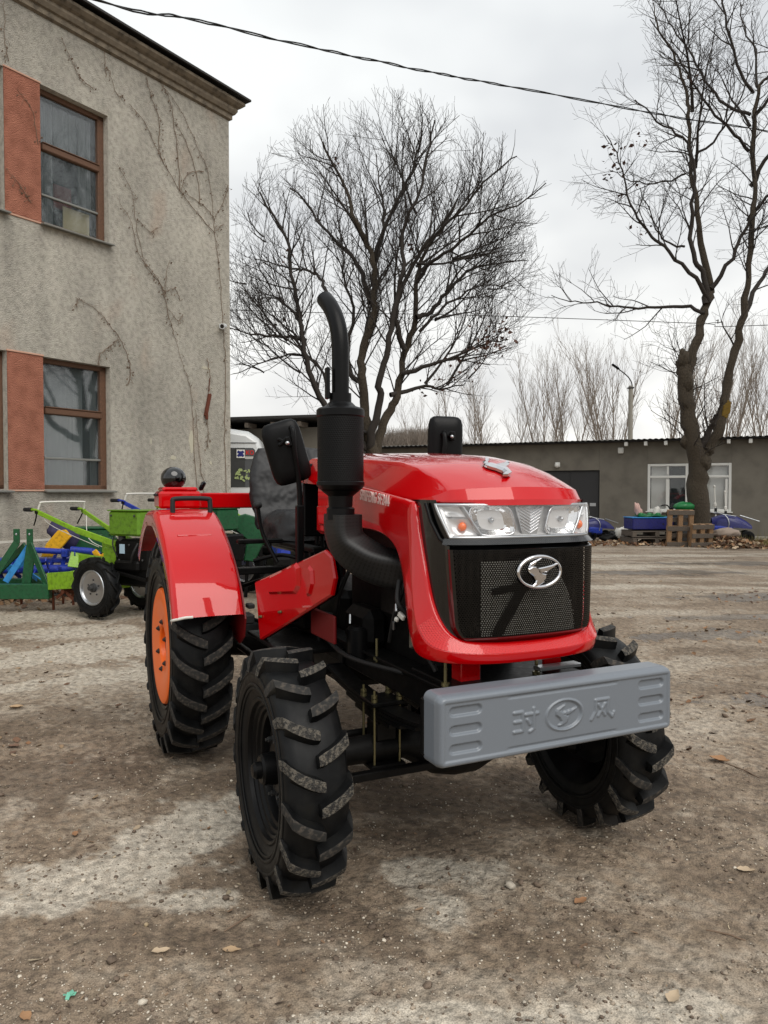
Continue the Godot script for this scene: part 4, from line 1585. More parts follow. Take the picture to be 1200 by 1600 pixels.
func rear_rim(w: Node3D) -> void:
	var sgn := -1.0 if w.position.x < 0 else 1.0
	var bk := MB.new()
	bk.lathe(p2([sgn * 0.096, 0.288, sgn * 0.100, 0.292, sgn * 0.106, 0.288, sgn * 0.100, 0.276, sgn * 0.08, 0.268, sgn * 0.04, 0.26, -sgn * 0.04, 0.26, -sgn * 0.1, 0.285]), 56)
	obj("bead_ring", bk, M.black_satin, w)
	var mb := MB.new()
	mb.lathe(p2([sgn * 0.080, 0.262, sgn * 0.098, 0.268, sgn * 0.108, 0.264, sgn * 0.113, 0.250, sgn * 0.112, 0.20, sgn * 0.105, 0.14, sgn * 0.100, 0.096, sgn * 0.094, 0.088, sgn * 0.06, 0.082, sgn * 0.045, 0.07, sgn * 0.045, 0.0]), 56, 26.0)
	obj("rim", mb, M.orange_paint, w)
	var hb := MB.new()
	hb.lathe(p2([sgn * 0.045, 0.055, sgn * 0.07, 0.052, sgn * 0.082, 0.04, sgn * 0.084, 0.0]), 24)
	obj("hub", hb, M.dark_red_plate, w)
	var bo := MB.new()
	for k in 6:
		var a := TAU * k / 6.0 + 0.1
		bo.xf = Transform3D(Basis.IDENTITY, Vector3(0, cos(a) * 0.112, sin(a) * 0.112))
		bo.lathe(p2([sgn * 0.100, 0.013, sgn * 0.106, 0.013, sgn * 0.107, 0.009, sgn * 0.112, 0.009, sgn * 0.113, 0.005, sgn * 0.116, 0.005, sgn * 0.116, 0.0]), 6, 20.0)
	obj("wheel_nuts", bo, M.cast_grey, w)

# ------------------------------------------------------------------ nose shell: a plan curve stood upright
const NW := 0.275
const NZ := 0.21
var nose_x := PackedFloat32Array()
var nose_s := PackedFloat32Array()

func nose_front(x: float) -> float:
	return NZ + 0.165 * pow(maxf(0.0, 1.0 - pow(absf(x) / NW, 3.0)), 1.0 / 3.0)

func nose_table() -> void:
	var s := 0.0
	var last := Vector2(0, nose_front(0))
	for i in 401:
		var x := sin(i / 400.0 * PI * 0.5) * NW
		var p := Vector2(x, nose_front(x))
		s += p.distance_to(last)
		last = p
		nose_x.append(x)
		nose_s.append(s)

func nose_plan(s: float) -> Vector2:
	var a := absf(s)
	var tot := nose_s[400]
	if a >= tot:
		return Vector2(NW * signf(s), NZ - (a - tot))
	var i := clampi(nose_s.bsearch(a), 1, 400)
	var t := (a - nose_s[i - 1]) / maxf(1e-9, nose_s[i] - nose_s[i - 1])
	var x := lerpf(nose_x[i - 1], nose_x[i], t)
	return Vector2(x * signf(s), nose_front(x))

func nose(s: float, y: float, off := 0.0) -> Vector3:
	var p := nose_plan(s)
	var q := nose_plan(s + 0.004) - nose_plan(s - 0.004)
	var nn := Vector2(-q.y, q.x).normalized()
	return Vector3(p.x + nn.x * off, y, p.y + nn.y * off)

func nose_frame(s: float, y: float, off := 0.0) -> Transform3D:
	var p := nose(s, y, off)
	var q := nose(s, y, off + 0.01)
	var z := (q - p).normalized()
	var x := Vector3.UP.cross(z).normalized()
	return Transform3D(Basis(x, Vector3.UP, z), p)

# a patch of the shell; edges(t) gives the half widths for t = 0 (bottom) .. 1 (top)
func nose_patch(mb: MB, y0: float, y1: float, left: Callable, right: Callable, off: Callable, nx := 40, ny := 12, uvs := Vector2(1, 1)) -> void:
	var rows := []
	for j in ny + 1:
		var t := float(j) / ny
		var row := PackedVector3Array()
		for i in nx + 1:
			var u := float(i) / nx
			row.append(nose(lerpf(left.call(t), right.call(t), u), lerpf(y0, y1, t), off.call(u, t)))
		rows.append(row)
	mb.grid(rows, false, 180.0, uvs)

# the winged S in its oval, drawn in units of the oval's half width
const OVAL := 0.60
func wing_shapes() -> Array:
	var o := []
	for l in [[640, 385, 680, 450, 760, 445, 850, 400, 930, 345, 935, 320, 830, 355, 720, 375], [500, 372, 560, 365, 600, 345, 620, 310, 690, 265, 700, 245, 600, 285, 530, 320],
		[500, 385, 505, 420, 530, 450, 580, 490, 612, 545, 600, 580, 540, 632, 620, 632, 680, 602, 738, 570, 730, 555, 755, 530, 762, 470, 700, 456, 665, 440, 650, 400, 610, 362, 560, 360]]:
		var q := PackedVector2Array()
		for i in range(0, l.size(), 2):
			q.append(Vector2((l[i] - 670.0) / 315.0, (435.0 - l[i + 1]) / 315.0 * 0.89))
		o.append(q)
	return o

func build_emblem(parent: Node3D, xf: Transform3D, half: float, m: Material, ring := true, depth := 0.006) -> void:
	var root := MB.new()
	if ring:
		var path := PackedVector3Array()
		for k in 49:
			var a := TAU * k / 48.0
			path.append(xf * Vector3(cos(a) * half * 0.95, sin(a) * half * OVAL * 0.95, depth * 0.6))
		var rows := []
		for k in 49:
			var a := TAU * k / 48.0
			var row := PackedVector3Array()
			for e in 7:
				var b := PI * e / 6.0
				var wdt := half * (0.055 + 0.025 * absf(sin(a - 0.5)))
				var rr := 0.95 + cos(b) * wdt / half
				row.append(xf * Vector3(cos(a) * half * rr, sin(a) * half * (OVAL * 0.95 + (rr - 0.95)) , sin(b) * depth))
			rows.append(row)
		root.grid(rows, false, 180.0)
	root.xf = xf
	for w in wing_shapes():
		var q := PackedVector2Array()
		for p in w:
			q.append(p * half)
		root.prism(q, depth, depth * 0.45, false)
	obj("emblem", root, m, parent)

# ------------------------------------------------------------------ pressed front weight plate
func seg_dist(p: Vector2, a: Vector2, b: Vector2) -> float:
	var t := clampf((p - a).dot(b - a) / maxf(1e-9, (b - a).length_squared()), 0.0, 1.0)
	return p.distance_to(a.lerp(b, t))

func make_bumper(root: Node3D) -> void:
	var hw := 0.390
	var hh := 0.0915
	var strokes := []
	# left character: sun radical and inch
	var cx := -0.128
	var left := [[-0.036, 0.024, -0.010, 0.024], [-0.010, 0.024, -0.010, -0.026], [-0.034, 0.0, -0.010, 0.0], [-0.036, -0.026, -0.010, -0.026], [0.000, 0.016, 0.040, 0.016], [0.026, 0.030, 0.026, -0.024], [0.026, -0.024, 0.014, -0.030], [0.006, 0.002, 0.014, -0.010]]
	for q in left:
		strokes.append([Vector2(cx + q[0], q[1]), Vector2(cx + q[2], q[3])])
	cx = 0.128
	var right := [[-0.022, 0.026, 0.024, 0.026], [-0.020, 0.026, -0.022, -0.006], [-0.022, -0.006, -0.036, -0.026], [0.022, 0.026, 0.022, -0.010], [0.022, -0.010, 0.038, -0.026], [0.038, -0.026, 0.044, -0.014], [-0.012, 0.014, 0.012, -0.018], [0.012, 0.014, -0.012, -0.018]]
	for q in right:
		strokes.append([Vector2(cx + q[0], q[1]), Vector2(cx + q[2], q[3])])
	var ribs := []
	for s in [-1.0, 1.0]:
		for k in 3:
			ribs.append([Vector2(s * 0.345, 0.050 - 0.0475 * k), Vector2(s * 0.275, 0.050 - 0.0475 * k)])
	var wings := []
	for w in wing_shapes():
		var q := PackedVector2Array()
		for p in w:
			q.append(p * 0.052)
		wings.append(q)
	var nx := 300
	var ny := 92
	var rows := []
	for j in ny + 1:
		var y := lerpf(-hh, hh, float(j) / ny)
		var row := PackedVector3Array()
		for i in nx + 1:
			var x := lerpf(-hw, hw, float(i) / nx)
			var p := Vector2(x, y)
			# rounded edge with a shallow rolled rim
			var q := Vector2(absf(x) - (hw - 0.020), absf(y) - (hh - 0.020))
			var d := minf(maxf(q.x, q.y), 0.0) + Vector2(maxf(q.x, 0), maxf(q.y, 0)).length() - 0.020
			var e := clampf(-d / 0.013, 0.0, 1.0)
			var z := -0.018 * (1.0 - sqrt(maxf(0.0, 1.0 - (1.0 - e) * (1.0 - e))))
			z += 0.0035 * smoothstep(0.021, 0.016, -d) * smoothstep(0.0, 0.008, -d)
			if absf(x) > 0.255 and absf(x) < 0.37:
				for r in ribs:
					var rd := seg_dist(p, r[0], r[1])
					if rd < 0.02:
						z -= 0.007 * smoothstep(0.014, 0.008, rd)
			elif absf(x) < 0.19:
				if absf(y) < 0.05:
					for st in strokes:
						if absf(st[0].x - x) < 0.07:
							var sd := seg_dist(p, st[0], st[1])
							if sd < 0.008:
								z = maxf(z, 0.0036 * smoothstep(0.0052, 0.0030, sd))
					var el := Vector2(x / 0.060, y / 0.0405).length()
					if el < 1.1:
						var inside := 0.0
						inside = -0.003 * smoothstep(0.96, 0.86, el)
						z += inside + 0.0035 * smoothstep(0.10, 0.03, absf(el - 1.0))
						for w in wings:
							if Geometry2D.is_point_in_polygon(Vector2(x, y), w):
								z += 0.0045
								break
				# pressed frame lines above and below
				var fl := absf(absf(y) - 0.068)
				z -= 0.003 * smoothstep(0.006, 0.002, fl) * smoothstep(0.19, 0.17, absf(x))
			# corners are cut to the rounded outline
			if d > -0.0005:
				var cq := Vector2(maxf(q.x, 0), maxf(q.y, 0))
				if cq.x > 0 and cq.y > 0 and cq.length() > 0.0195:
					cq = cq.normalized() * 0.0195
					p = Vector2(signf(x) * (hw - 0.020 + cq.x), signf(y) * (hh - 0.020 + cq.y))
			row.append(Vector3(p.x, p.y, z))
		rows.append(row)
	var mb := MB.new()
	mb.grid(rows, false, 180.0)
	# flange turned back all round
	var rim := PackedVector3Array()
	for i in nx + 1:
		rim.append(rows[0][i])
	for j in range(1, ny + 1):
		rim.append(rows[j][nx])
	for i in range(nx - 1, -1, -1):
		rim.append(rows[ny][i])
	for j in range(ny - 1, 0, -1):
		rim.append(rows[j][0])
	var r1 := PackedVector3Array()
	var r2 := PackedVector3Array()
	for p in rim:
		r1.append(Vector3(p.x * 1.003, p.y * 1.012, p.z - 0.004))
		r2.append(Vector3(p.x * 1.003, p.y * 1.012, -0.075))
	mb.grid([rim, r1, r2], true, 50.0)
	var o := obj("front_plate", mb, M.grey_paint, root)
	o.position = Vector3(0.014, 0.602, 0.510)
	var bk := MB.new()
	bk.box(Vector3(0, 0.60, 0.43), Vector3(0.76, 0.15, 0.02), 0.004)
	bk.box(Vector3(-0.2, 0.60, 0.36), Vector3(0.05, 0.10, 0.16), 0.004)
	bk.box(Vector3(0.2, 0.60, 0.36), Vector3(0.05, 0.10, 0.16), 0.004)
	obj("plate_bracket", bk, M.oily_black, root)
	var wb := MB.new()
	wb.box(Vector3(0.12, 0.688, 0.345), Vector3(0.15, 0.012, 0.035), 0.002)
	obj("pale_strap", wb, M.silver_dull, root)

# ------------------------------------------------------------------ tractor
const T_AT := Vector3(0.257, 0, -2.443)
const T_TURN := 0.43982

func hex_holes(n: int, hole: Color, web: Color) -> ImageTexture:
	# one repeat of a staggered hole pattern
	var im := Image.create(64, 112, true, Image.FORMAT_RGBA8)
	for y in 112:
		for x in 64:
			var d := 1e9
			for c in [[32, 28], [0, 84], [64, 84], [32, 140], [32, -84]]:
				d = minf(d, Vector2(x - c[0], y - c[1]).length())
			im.set_pixel(x, y, hole if d < 18.5 else web)
	im.generate_mipmaps()
	return ImageTexture.create_from_image(im)

func make_tractor() -> void:
	nose_table()
	var t := thing("tractor", "red compact tractor with a black grille, grey front plate and upright exhaust", "tractor", T_AT, T_TURN)
	make_bumper(t)
	make_nose(t)
	make_hood(t)
	make_exhaust(t)
	make_chassis(t)
	make_rear(t)
	var ty := tyre_mesh(0.362, 0.185, 0.212, 0.030)
	var lugs := [[], []]
	for s in 2:
		for v in [M.muddy_rubber, M.dusty_rubber, M.muddy_rubber]:
			lugs[s].append(lug_mesh(0.362, 0.185, 0.212, 0.030, -1.0 if s == 0 else 1.0, 0.19, 0.037, v))
	add_wheel(t, Vector3(-0.580, 0.358, -0.080), deg_to_rad(-1.5), ty, lugs, 17, front_rim, 0.10)
	var w := add_wheel(t, Vector3(0.562, 0.360, -0.045), deg_to_rad(-4.0), ty, lugs, 17, front_rim, 0.25)
	var tr := tyre_mesh(0.492, 0.245, 0.284, 0.034)
	var lr := [[], []]
	for s in 2:
		lr[s].append(lug_mesh(0.492, 0.245, 0.284, 0.034, -1.0 if s == 0 else 1.0, 0.21, 0.046, M.dusty_rubber))
	add_wheel(t, Vector3(-0.64, 0.489, -1.455), 0.0, tr, lr, 22, rear_rim, 0.05)
	add_wheel(t, Vector3(0.64, 0.489, -1.455), 0.0, tr, lr, 22, rear_rim, 0.12)

func make_nose(t: Node3D) -> void:
	# gloss black shell behind everything at the front
	var mb := MB.new()
	nose_patch(mb, 0.74, 1.074, func(_q): return -0.44, func(_q): return 0.44, func(_u, _q): return -0.006, 60, 4)
	nose_patch(mb, 1.074, 1.180, func(_q): return -0.44, func(q): return -lerpf(0.246, 0.294, q), func(_u, _q): return -0.006, 20, 4)
	nose_patch(mb, 1.074, 1.180, func(q): return lerpf(0.246, 0.294, q), func(_q): return 0.44, func(_u, _q): return -0.006, 20, 4)
	obj("nose_shell", mb, M.black_gloss, t)
	# grille: raised plate with chamfered edges and perforated field
	var gy0 := 0.782
	var gy1 := 1.064
	var hwf := func(q: float) -> float:
		var w := lerpf(0.243, 0.264, q)
		if q < 0.22:
			var k := (0.22 - q) / 0.22
			w -= 0.06 * (1.0 - sqrt(maxf(0.0, 1.0 - k * k)))
		return w
	var rows := []
	var ny := 28
	var nx := 60
	for j in ny + 1:
		var q := float(j) / ny
		var row := PackedVector3Array()
		for i in nx + 1:
			var u := float(i) / nx
			var ed := minf(minf(u, 1.0 - u) * 0.5, minf(q, 1.0 - q) * 0.29)
			var off := lerpf(-0.004, 0.020, smoothstep(0.0, 0.022, ed)) + 0.004 * sin(PI * u)
			row.append(nose(lerpf(-hwf.call(q), hwf.call(q), u), lerpf(gy0, gy1, q), off))
		rows.append(row)
	var fr := MB.new()
	var fld := MB.new()
	# frame of the plate is solid, the field is punched
	for j in ny:
		for i in nx:
			var solid := j < 2 or j >= ny - 2 or i < 3 or i >= nx - 3
			var a: Vector3 = rows[j][i]
			var b: Vector3 = rows[j][i + 1]
			var c: Vector3 = rows[j + 1][i + 1]
			var d: Vector3 = rows[j + 1][i]
			if solid:
				fr.quad(a, b, c, d)
			else:
				var k := fld.v.size()
				var uvq := []
				for e in [[j, i], [j, i + 1], [j + 1, i + 1], [j + 1, i]]:
					uvq.append(Vector2((e[1] - nx * 0.5) * 0.0080 / 0.0066, e[0] * 0.0101 / 0.01155))
				fld.quad(a, b, c, d, uvq[0], uvq[1], uvq[2], uvq[3])
	var gm := mat("grille_mesh", Color(1, 1, 1), 0.18, 0.0, 0.25)
	gm.metallic_specular = 0.3
	gm.albedo_texture = hex_holes(0, Color(0.02, 0.02, 0.022, 0.0), Color(0.02, 0.02, 0.022, 1.0))
	gm.transparency = BaseMaterial3D.TRANSPARENCY_ALPHA_SCISSOR
	gm.alpha_scissor_threshold = 0.5
	gm.cull_mode = BaseMaterial3D.CULL_DISABLED
	var gr := obj("grille", fld, gm, t)
	obj("grille_frame", fr, M.black_gloss, gr)
	# radiator and struts seen through the punched field
	var ra := MB.new()
	nose_patch(ra, 0.80, 1.010, func(_q): return -0.160, func(q): return lerpf(0.165, 0.07, q * q), func(_u, _q): return 0.0, 24, 6)
	for k in 20:
		nose_patch(ra, 0.803 + k * 0.010, 0.806 + k * 0.010, func(_q): return -0.160, func(_q): return lerpf(0.165, 0.07, k * k / 400.0), func(_u, _q): return 0.0035, 24, 1)
	obj("radiator", ra, mat("radiator_fins", Color(0.70, 0.69, 0.66), 0.45, 0.3), gr)
	var sr := MB.new()
	bar(sr, Vector3(-0.03, 0.94, 0.386), Vector3(-0.12, 0.80, 0.378), 0.010, 0.030)
	bar(sr, Vector3(-0.03, 0.94, 0.386), Vector3(-0.13, 0.925, 0.376), 0.010, 0.020)
	bar(sr, Vector3(-0.05, 0.94, 0.386), Vector3(0.03, 0.965, 0.386), 0.010, 0.045)
	obj("radiator_strut", sr, M.oily_black, gr)
	# a thin bright mesh strip over the grille, under the lamps
	var st := MB.new()
	nose_patch(st, 1.0575, 1.0735, func(_q): return -0.262, func(_q): return 0.262, func(_u, q): return lerpf(0.0175, 0.002, q) + 0.0035, 60, 3, Vector2(70, 2))
	var pm := mat("pressed_black", Color(0.05, 0.05, 0.055), 0.28, 0.0, 0.6)
	pm.normal_enabled = true
	pm.normal_texture = hex_normal()
	pm.normal_scale = 1.0
	obj("grille_ledge", st, pm, t)
	build_emblem(gr, nose_frame(0.010, 0.978, 0.027), 0.076, M.chrome)
	# red frame: side panels run forward, drop down beside the grille and join below it
	var inner := [[-1.17, 1.252], [-0.95, 1.236], [-0.72, 1.214], [-0.5, 1.188], [-0.42, 1.178], [-0.388, 1.166], [-0.374, 1.120], [-0.354, 1.06], [-0.328, 0.98], [-0.302, 0.90], [-0.274, 0.845], [-0.238, 0.806], [-0.19, 0.790], [-0.1, 0.783], [0.0, 0.781]]
	var outer := [[-1.17, 1.075], [-0.95, 1.078], [-0.76, 1.080], [-0.63, 1.074], [-0.55, 1.055], [-0.495, 1.025], [-0.462, 0.985], [-0.435, 0.93], [-0.413, 0.87], [-0.392, 0.82], [-0.365, 0.768], [-0.33, 0.741], [-0.25, 0.732], [-0.12, 0.728], [0.0, 0.727]]
	var ic := PackedVector3Array()
	var oc := PackedVector3Array()
	for k in inner.size():
		ic.append(Vector3(inner[k][0], inner[k][1], 0))
		oc.append(Vector3(outer[k][0], outer[k][1], 0))
	ic = curve(ic, 6)
	oc = curve(oc, 6)
	var total := ic.size()
	var rr := []
	for k in total * 2 - 1:
		var m := k if k < total else 2 * total - 2 - k
		var s := 1.0 if k < total else -1.0
		var a := ic[m]
		var b := oc[m]
		var front := smoothstep(-0.42, -0.27, a.x)
		var row := PackedVector3Array()
		for e in [[0.0, -0.006], [0.0, 0.004], [0.05, 0.010], [lerpf(0.12, 0.46, front), lerpf(0.012, 0.033, front)], [lerpf(0.3, 0.485, front), lerpf(0.013, 0.034, front)], [0.75, lerpf(0.013, 0.031, front)], [0.95, lerpf(0.011, 0.027, front)], [1.0, lerpf(0.006, 0.022, front)], [1.0, -0.02]]:
			var q := a.lerp(b, e[0])
			row.append(nose(q.x * s, q.y, e[1]))
		rr.append(row)
	var rf := MB.new()
	rf.grid(rr, false, 180.0)
	obj("side_frame", rf, M.red_paint, t)
	# pressed mesh pattern on the ledge of the red frame
	var lg := MB.new()
	var lrow := []
	for j in 4:
		var row := PackedVector3Array()
		for i in 71:
			var k := total - 1 + int(round((i / 70.0 - 0.5) * 2.0 * 26.0))
			var m := k if k < total else 2 * total - 2 - k
			var s := 1.0 if k < total else -1.0
			var a := ic[m]
			var b := oc[m]
			var front := smoothstep(-0.42, -0.27, a.x)
			var e := lerpf(0.06, 0.44, j / 3.0)
			var q := a.lerp(b, e)
			row.append(nose(q.x * s, q.y, lerpf(0.0105, 0.0318, (e - 0.05) / 0.39) * front + 0.0015))
		lrow.append(row)
	lg.grid(lrow, false, 180.0, Vector2(80, 4))
	var rp := mat("pressed_red", Color(0.80, 0.008, 0.018), 0.3, 0.0, 0.8)
	rp.normal_enabled = true
	rp.normal_texture = hex_normal()
	rp.normal_scale = 2.2
	obj("frame_ledge", lg, rp, t)
	make_lamps(t)
	for s in [-1, 1]:
		var bk := MB.new()
		bk.box(Vector3(s * 0.145, 0.685, 0.285), Vector3(0.066, 0.10, 0.012), 0.003)
		bk.box(Vector3(s * 0.145, 0.640, 0.30), Vector3(0.066, 0.012, 0.05), 0.003)
		bk.box(Vector3(s * 0.175, 0.685, 0.262), Vector3(0.006, 0.10, 0.05), 0.002)
		obj("nose_bracket", bk, M.red_paint, t)
	# maker's lettering on the side panels
	for s in [-1, 1]:
		var tm := TextMesh.new()
		var sf := SystemFont.new()
		sf.font_names = ["Droid Sans"]
		sf.font_weight = 700
		tm.font = sf
		tm.text = "SHIFENG SF244"
		tm.font_size = 48
		tm.pixel_size = 0.00098
		tm.depth = 0.003
		tm.material = M.letter_silver
		var o := put("lettering", tm, t)
		var b := Basis(Vector3(0, 0, -s), Vector3.UP, Vector3(s, 0, 0))
		b = b * Basis(Vector3(0, 0, 1), 0.085 if s > 0 else -0.085)
		o.transform = Transform3D(b * Basis.from_scale(Vector3(0.66, 1, 1)), Vector3(s * (NW + 0.0135), 1.184, -0.065))

func hex_normal() -> ImageTexture:
	var im := Image.create(32, 56, false, Image.FORMAT_RGBA8)
	for y in 56:
		for x in 32:
			var d := 1e9
			for c in [[16, 14], [0, 42], [32, 42]]:
				d = minf(d, Vector2(x - c[0], y - c[1]).length())
			var hgt := smoothstep(7.0, 13.0, d)
			im.set_pixel(x, y, Color(hgt, hgt, hgt))
	im.bump_map_to_normal_map(3.0)
	return ImageTexture.create_from_image(im)

func make_lamps(t: Node3D) -> void:
	var tp := MB.new()
	var fan := []
	for i in 61:
		fan.append(nose(lerpf(-0.40, 0.40, i / 60.0), 1.1735, -0.001))
	for i in 60:
		tp._oriented([fan[i], fan[i + 1], Vector3(fan[i + 1].x * 0.8, 1.1745, fan[i + 1].z - 0.07), Vector3(fan[i].x * 0.8, 1.1745, fan[i].z - 0.07)], Vector3.UP)
	obj("lamp_shelf", tp, M.black_gloss, t)
	var y0 := 1.076
	var y1 := 1.170
	var lf := func(q: float) -> float: return -lerpf(0.246, 0.294, q)
	var rf := func(q: float) -> float: return lerpf(0.246, 0.294, q)
	var unit := Node3D.new()
	unit.name = "headlight_unit"
	t.add_child(unit)
	# recessed tray
	var tray := MB.new()
	nose_patch(tray, y0, y1, lf, rf, func(u, q): return lerpf(0.002, -0.020, smoothstep(0.0, 0.06, minf(minf(u, 1.0 - u), minf(q, 1.0 - q) * 0.35))), 90, 16)
	obj("tray", tray, mat("lamp_silver", Color(0.84, 0.84, 0.84), 0.22, 0.3), unit)
	for s in [-1.0, 1.0]:
		mat("reflector", Color(0.90, 0.90, 0.90), 0.10, 0.95)
		# main reflector: a bowl with a straight lower edge
		var bowl := MB.new()
		var rows := []
		for i in 9:
			var k := i / 8.0
			var row := PackedVector3Array()
			for j in 40:
				var a := TAU * j / 40.0
				var p := Vector2(cos(a), sin(a))
				p = p / pow(pow(absf(p.x), 4.0) + pow(absf(p.y), 4.0), 0.25)
				row.append(nose(s * 0.122 + p.x * 0.062 * k - p.y * 0.012 * k * s * -1.0, 1.124 + p.y * 0.041 * k, lerpf(-0.034, -0.003, k * k)))
			rows.append(row)
		# cut into facets, as pressed reflectors are
		for i in 8:
			for j in range(0, 40, 2):
				var j2 := (j + 2) % 40
				var tw := (i % 2) * 1
				bowl.quad(rows[i][(j + tw) % 40], rows[i][(j2 + tw) % 40], rows[i + 1][(j2 + tw) % 40], rows[i + 1][(j + tw) % 40])
		var lamp := obj("headlight", bowl, M.reflector, unit)
		var bulb := MB.new()
		bulb.xf = nose_frame(s * 0.122, 1.124, -0.030)
		bulb.ball(Vector3(0, 0, 0.012), Vector3(0.008, 0.008, 0.014), 10)
		bulb.tube(PackedVector3Array([Vector3(0, 0, -0.01), Vector3(0, 0, 0.004)]), 0.009, 12)
		obj("bulb", bulb, M.silver_dull, lamp)
		var ring := MB.new()
		var path := PackedVector3Array()
		for j in 41:
			var a := TAU * j / 40.0
			var p := Vector2(cos(a), sin(a))
			p = p / pow(pow(absf(p.x), 4.0) + pow(absf(p.y), 4.0), 0.25)
			path.append(nose(s * 0.122 + p.x * 0.064 + p.y * 0.012 * s, 1.124 + p.y * 0.043, -0.002))
		ring.tube(path, 0.0032, 6, false)
		obj("bezel", ring, M.chrome, lamp)
		# slanted dividing rib, then the indicator pocket
		var rib := MB.new()
		rib.tube(PackedVector3Array([nose(s * 0.214, y1 - 0.004, -0.001), nose(s * 0.182, 1.115, 0.0), nose(s * 0.158, y0 + 0.004, 0.0)]), 0.0045, 6)
		obj("rib", rib, M.silver_dull, lamp)
		var pocket := MB.new()
		nose_patch(pocket, 1.084, 1.128, func(q): return s * lerpf(0.168, 0.196, q), func(q): return s * lerpf(0.236, 0.262, q), func(u, q): return -0.008 - 0.010 * sin(PI * u) * sin(PI * q), 12, 8)
		obj("indicator_bowl", pocket, M.lamp_silver, unit)
		var am := MB.new()
		am.xf = nose_frame(s * 0.212, 1.106, -0.010)
		am.ball(Vector3.ZERO, Vector3(0.012, 0.013, 0.010), 14)
		obj("indicator", am, M.amber, unit)
		var up := MB.new()
		nose_patch(up, 1.134, 1.162, func(q): return s * lerpf(0.204, 0.224, q), func(q): return s * lerpf(0.262, 0.282, q), func(u, q): return -0.006 - 0.010 * sin(PI * u) * sin(PI * q), 12, 6)
		obj("side_lamp", up, M.lamp_silver, unit)
	# centre piece with chevron ridges
	var ce := MB.new()
	nose_patch(ce, y0 + 0.003, y1 - 0.003, func(q): return -lerpf(0.024, 0.052, q), func(q): return lerpf(0.024, 0.052, q), func(_u, _q): return -0.006, 8, 6)
	obj("centre_trim", ce, M.silver_dull, unit)
	var cv := MB.new()
	for k in 9:
		var yc := 1.086 + k * 0.0085
		for s in [-1.0, 1.0]:
			var wd := lerpf(0.024, 0.050, (yc + 0.012 - y0) / (y1 - y0)) * 0.92
			cv.tube(PackedVector3Array([nose(0.0, yc, -0.004), nose(s * wd, minf(yc + wd * 0.55, y1 - 0.004), -0.004)]), 0.0017, 5)
	obj("chevron_ridges", cv, M.chrome, unit)
	# clear cover and its rim
	var ln := MB.new()
	nose_patch(ln, y0, y1, lf, rf, func(u, q): return 0.004 + 0.006 * pow(maxf(0.0, sin(PI * q)), 0.5), 60, 8)
	obj("lens", ln, M.lens, unit)
	var rim := MB.new()
	var path := PackedVector3Array()
	for i in 41:
		path.append(nose(lerpf(-0.289, 0.289, i / 40.0), y1 - 0.004, 0.0))
	for i in range(1, 41):
		path.append(nose(lerpf(0.289, 0.246, minf(1.0, i / 6.0)) if i <= 6 else lerpf(0.246, -0.246, (i - 6) / 34.0), lerpf(y1 - 0.004, y0, minf(1.0, i / 6.0)), 0.002))
	for i in range(1, 7):
		path.append(nose(lerpf(-0.246, -0.289, i / 6.0), lerpf(y0, y1 - 0.004, i / 6.0), 0.002))
	rim.tube(path, 0.005, 6, false)
	obj("surround", rim, M.silver_dull, unit)
	for s in [-1.0, 1.0]:
		var sl := MB.new()
		sl.tube(PackedVector3Array([nose(s * 0.328, 1.170, 0.002), nose(s * 0.304, 1.12, 0.003), nose(s * 0.274, 1.072, 0.005), nose(s * 0.256, 1.06, 0.008)]), 0.006, 6)
		obj("lamp_trim", sl, M.black_satin, unit)

func hood_front(u: float) -> float:
	return 0.185 + 0.204 * pow(maxf(0.0, 1.0 - pow(absf(u), 2.45)), 1.0 / 2.45)

func hood_y(x: float, d: float) -> float:
	var yc := table([0, 1.182, 0.020, 1.217, 0.08, 1.248, 0.14, 1.275, 0.22, 1.301, 0.35, 1.322, 0.57, 1.339, 1.2, 1.368], d)
	var ys := table([0, 1.174, 0.02, 1.180, 0.12, 1.188, 0.35, 1.222, 0.6, 1.238, 1.2, 1.266], d)
	var t := clampf(absf(x) / (NW - 0.004), 0.0, 1.0)
	var f := 0.24 * pow(t / 0.82, 2.0) if t < 0.82 else lerpf(0.24, 1.0, (t - 0.82) / 0.18)
	return lerpf(yc, ys, f)

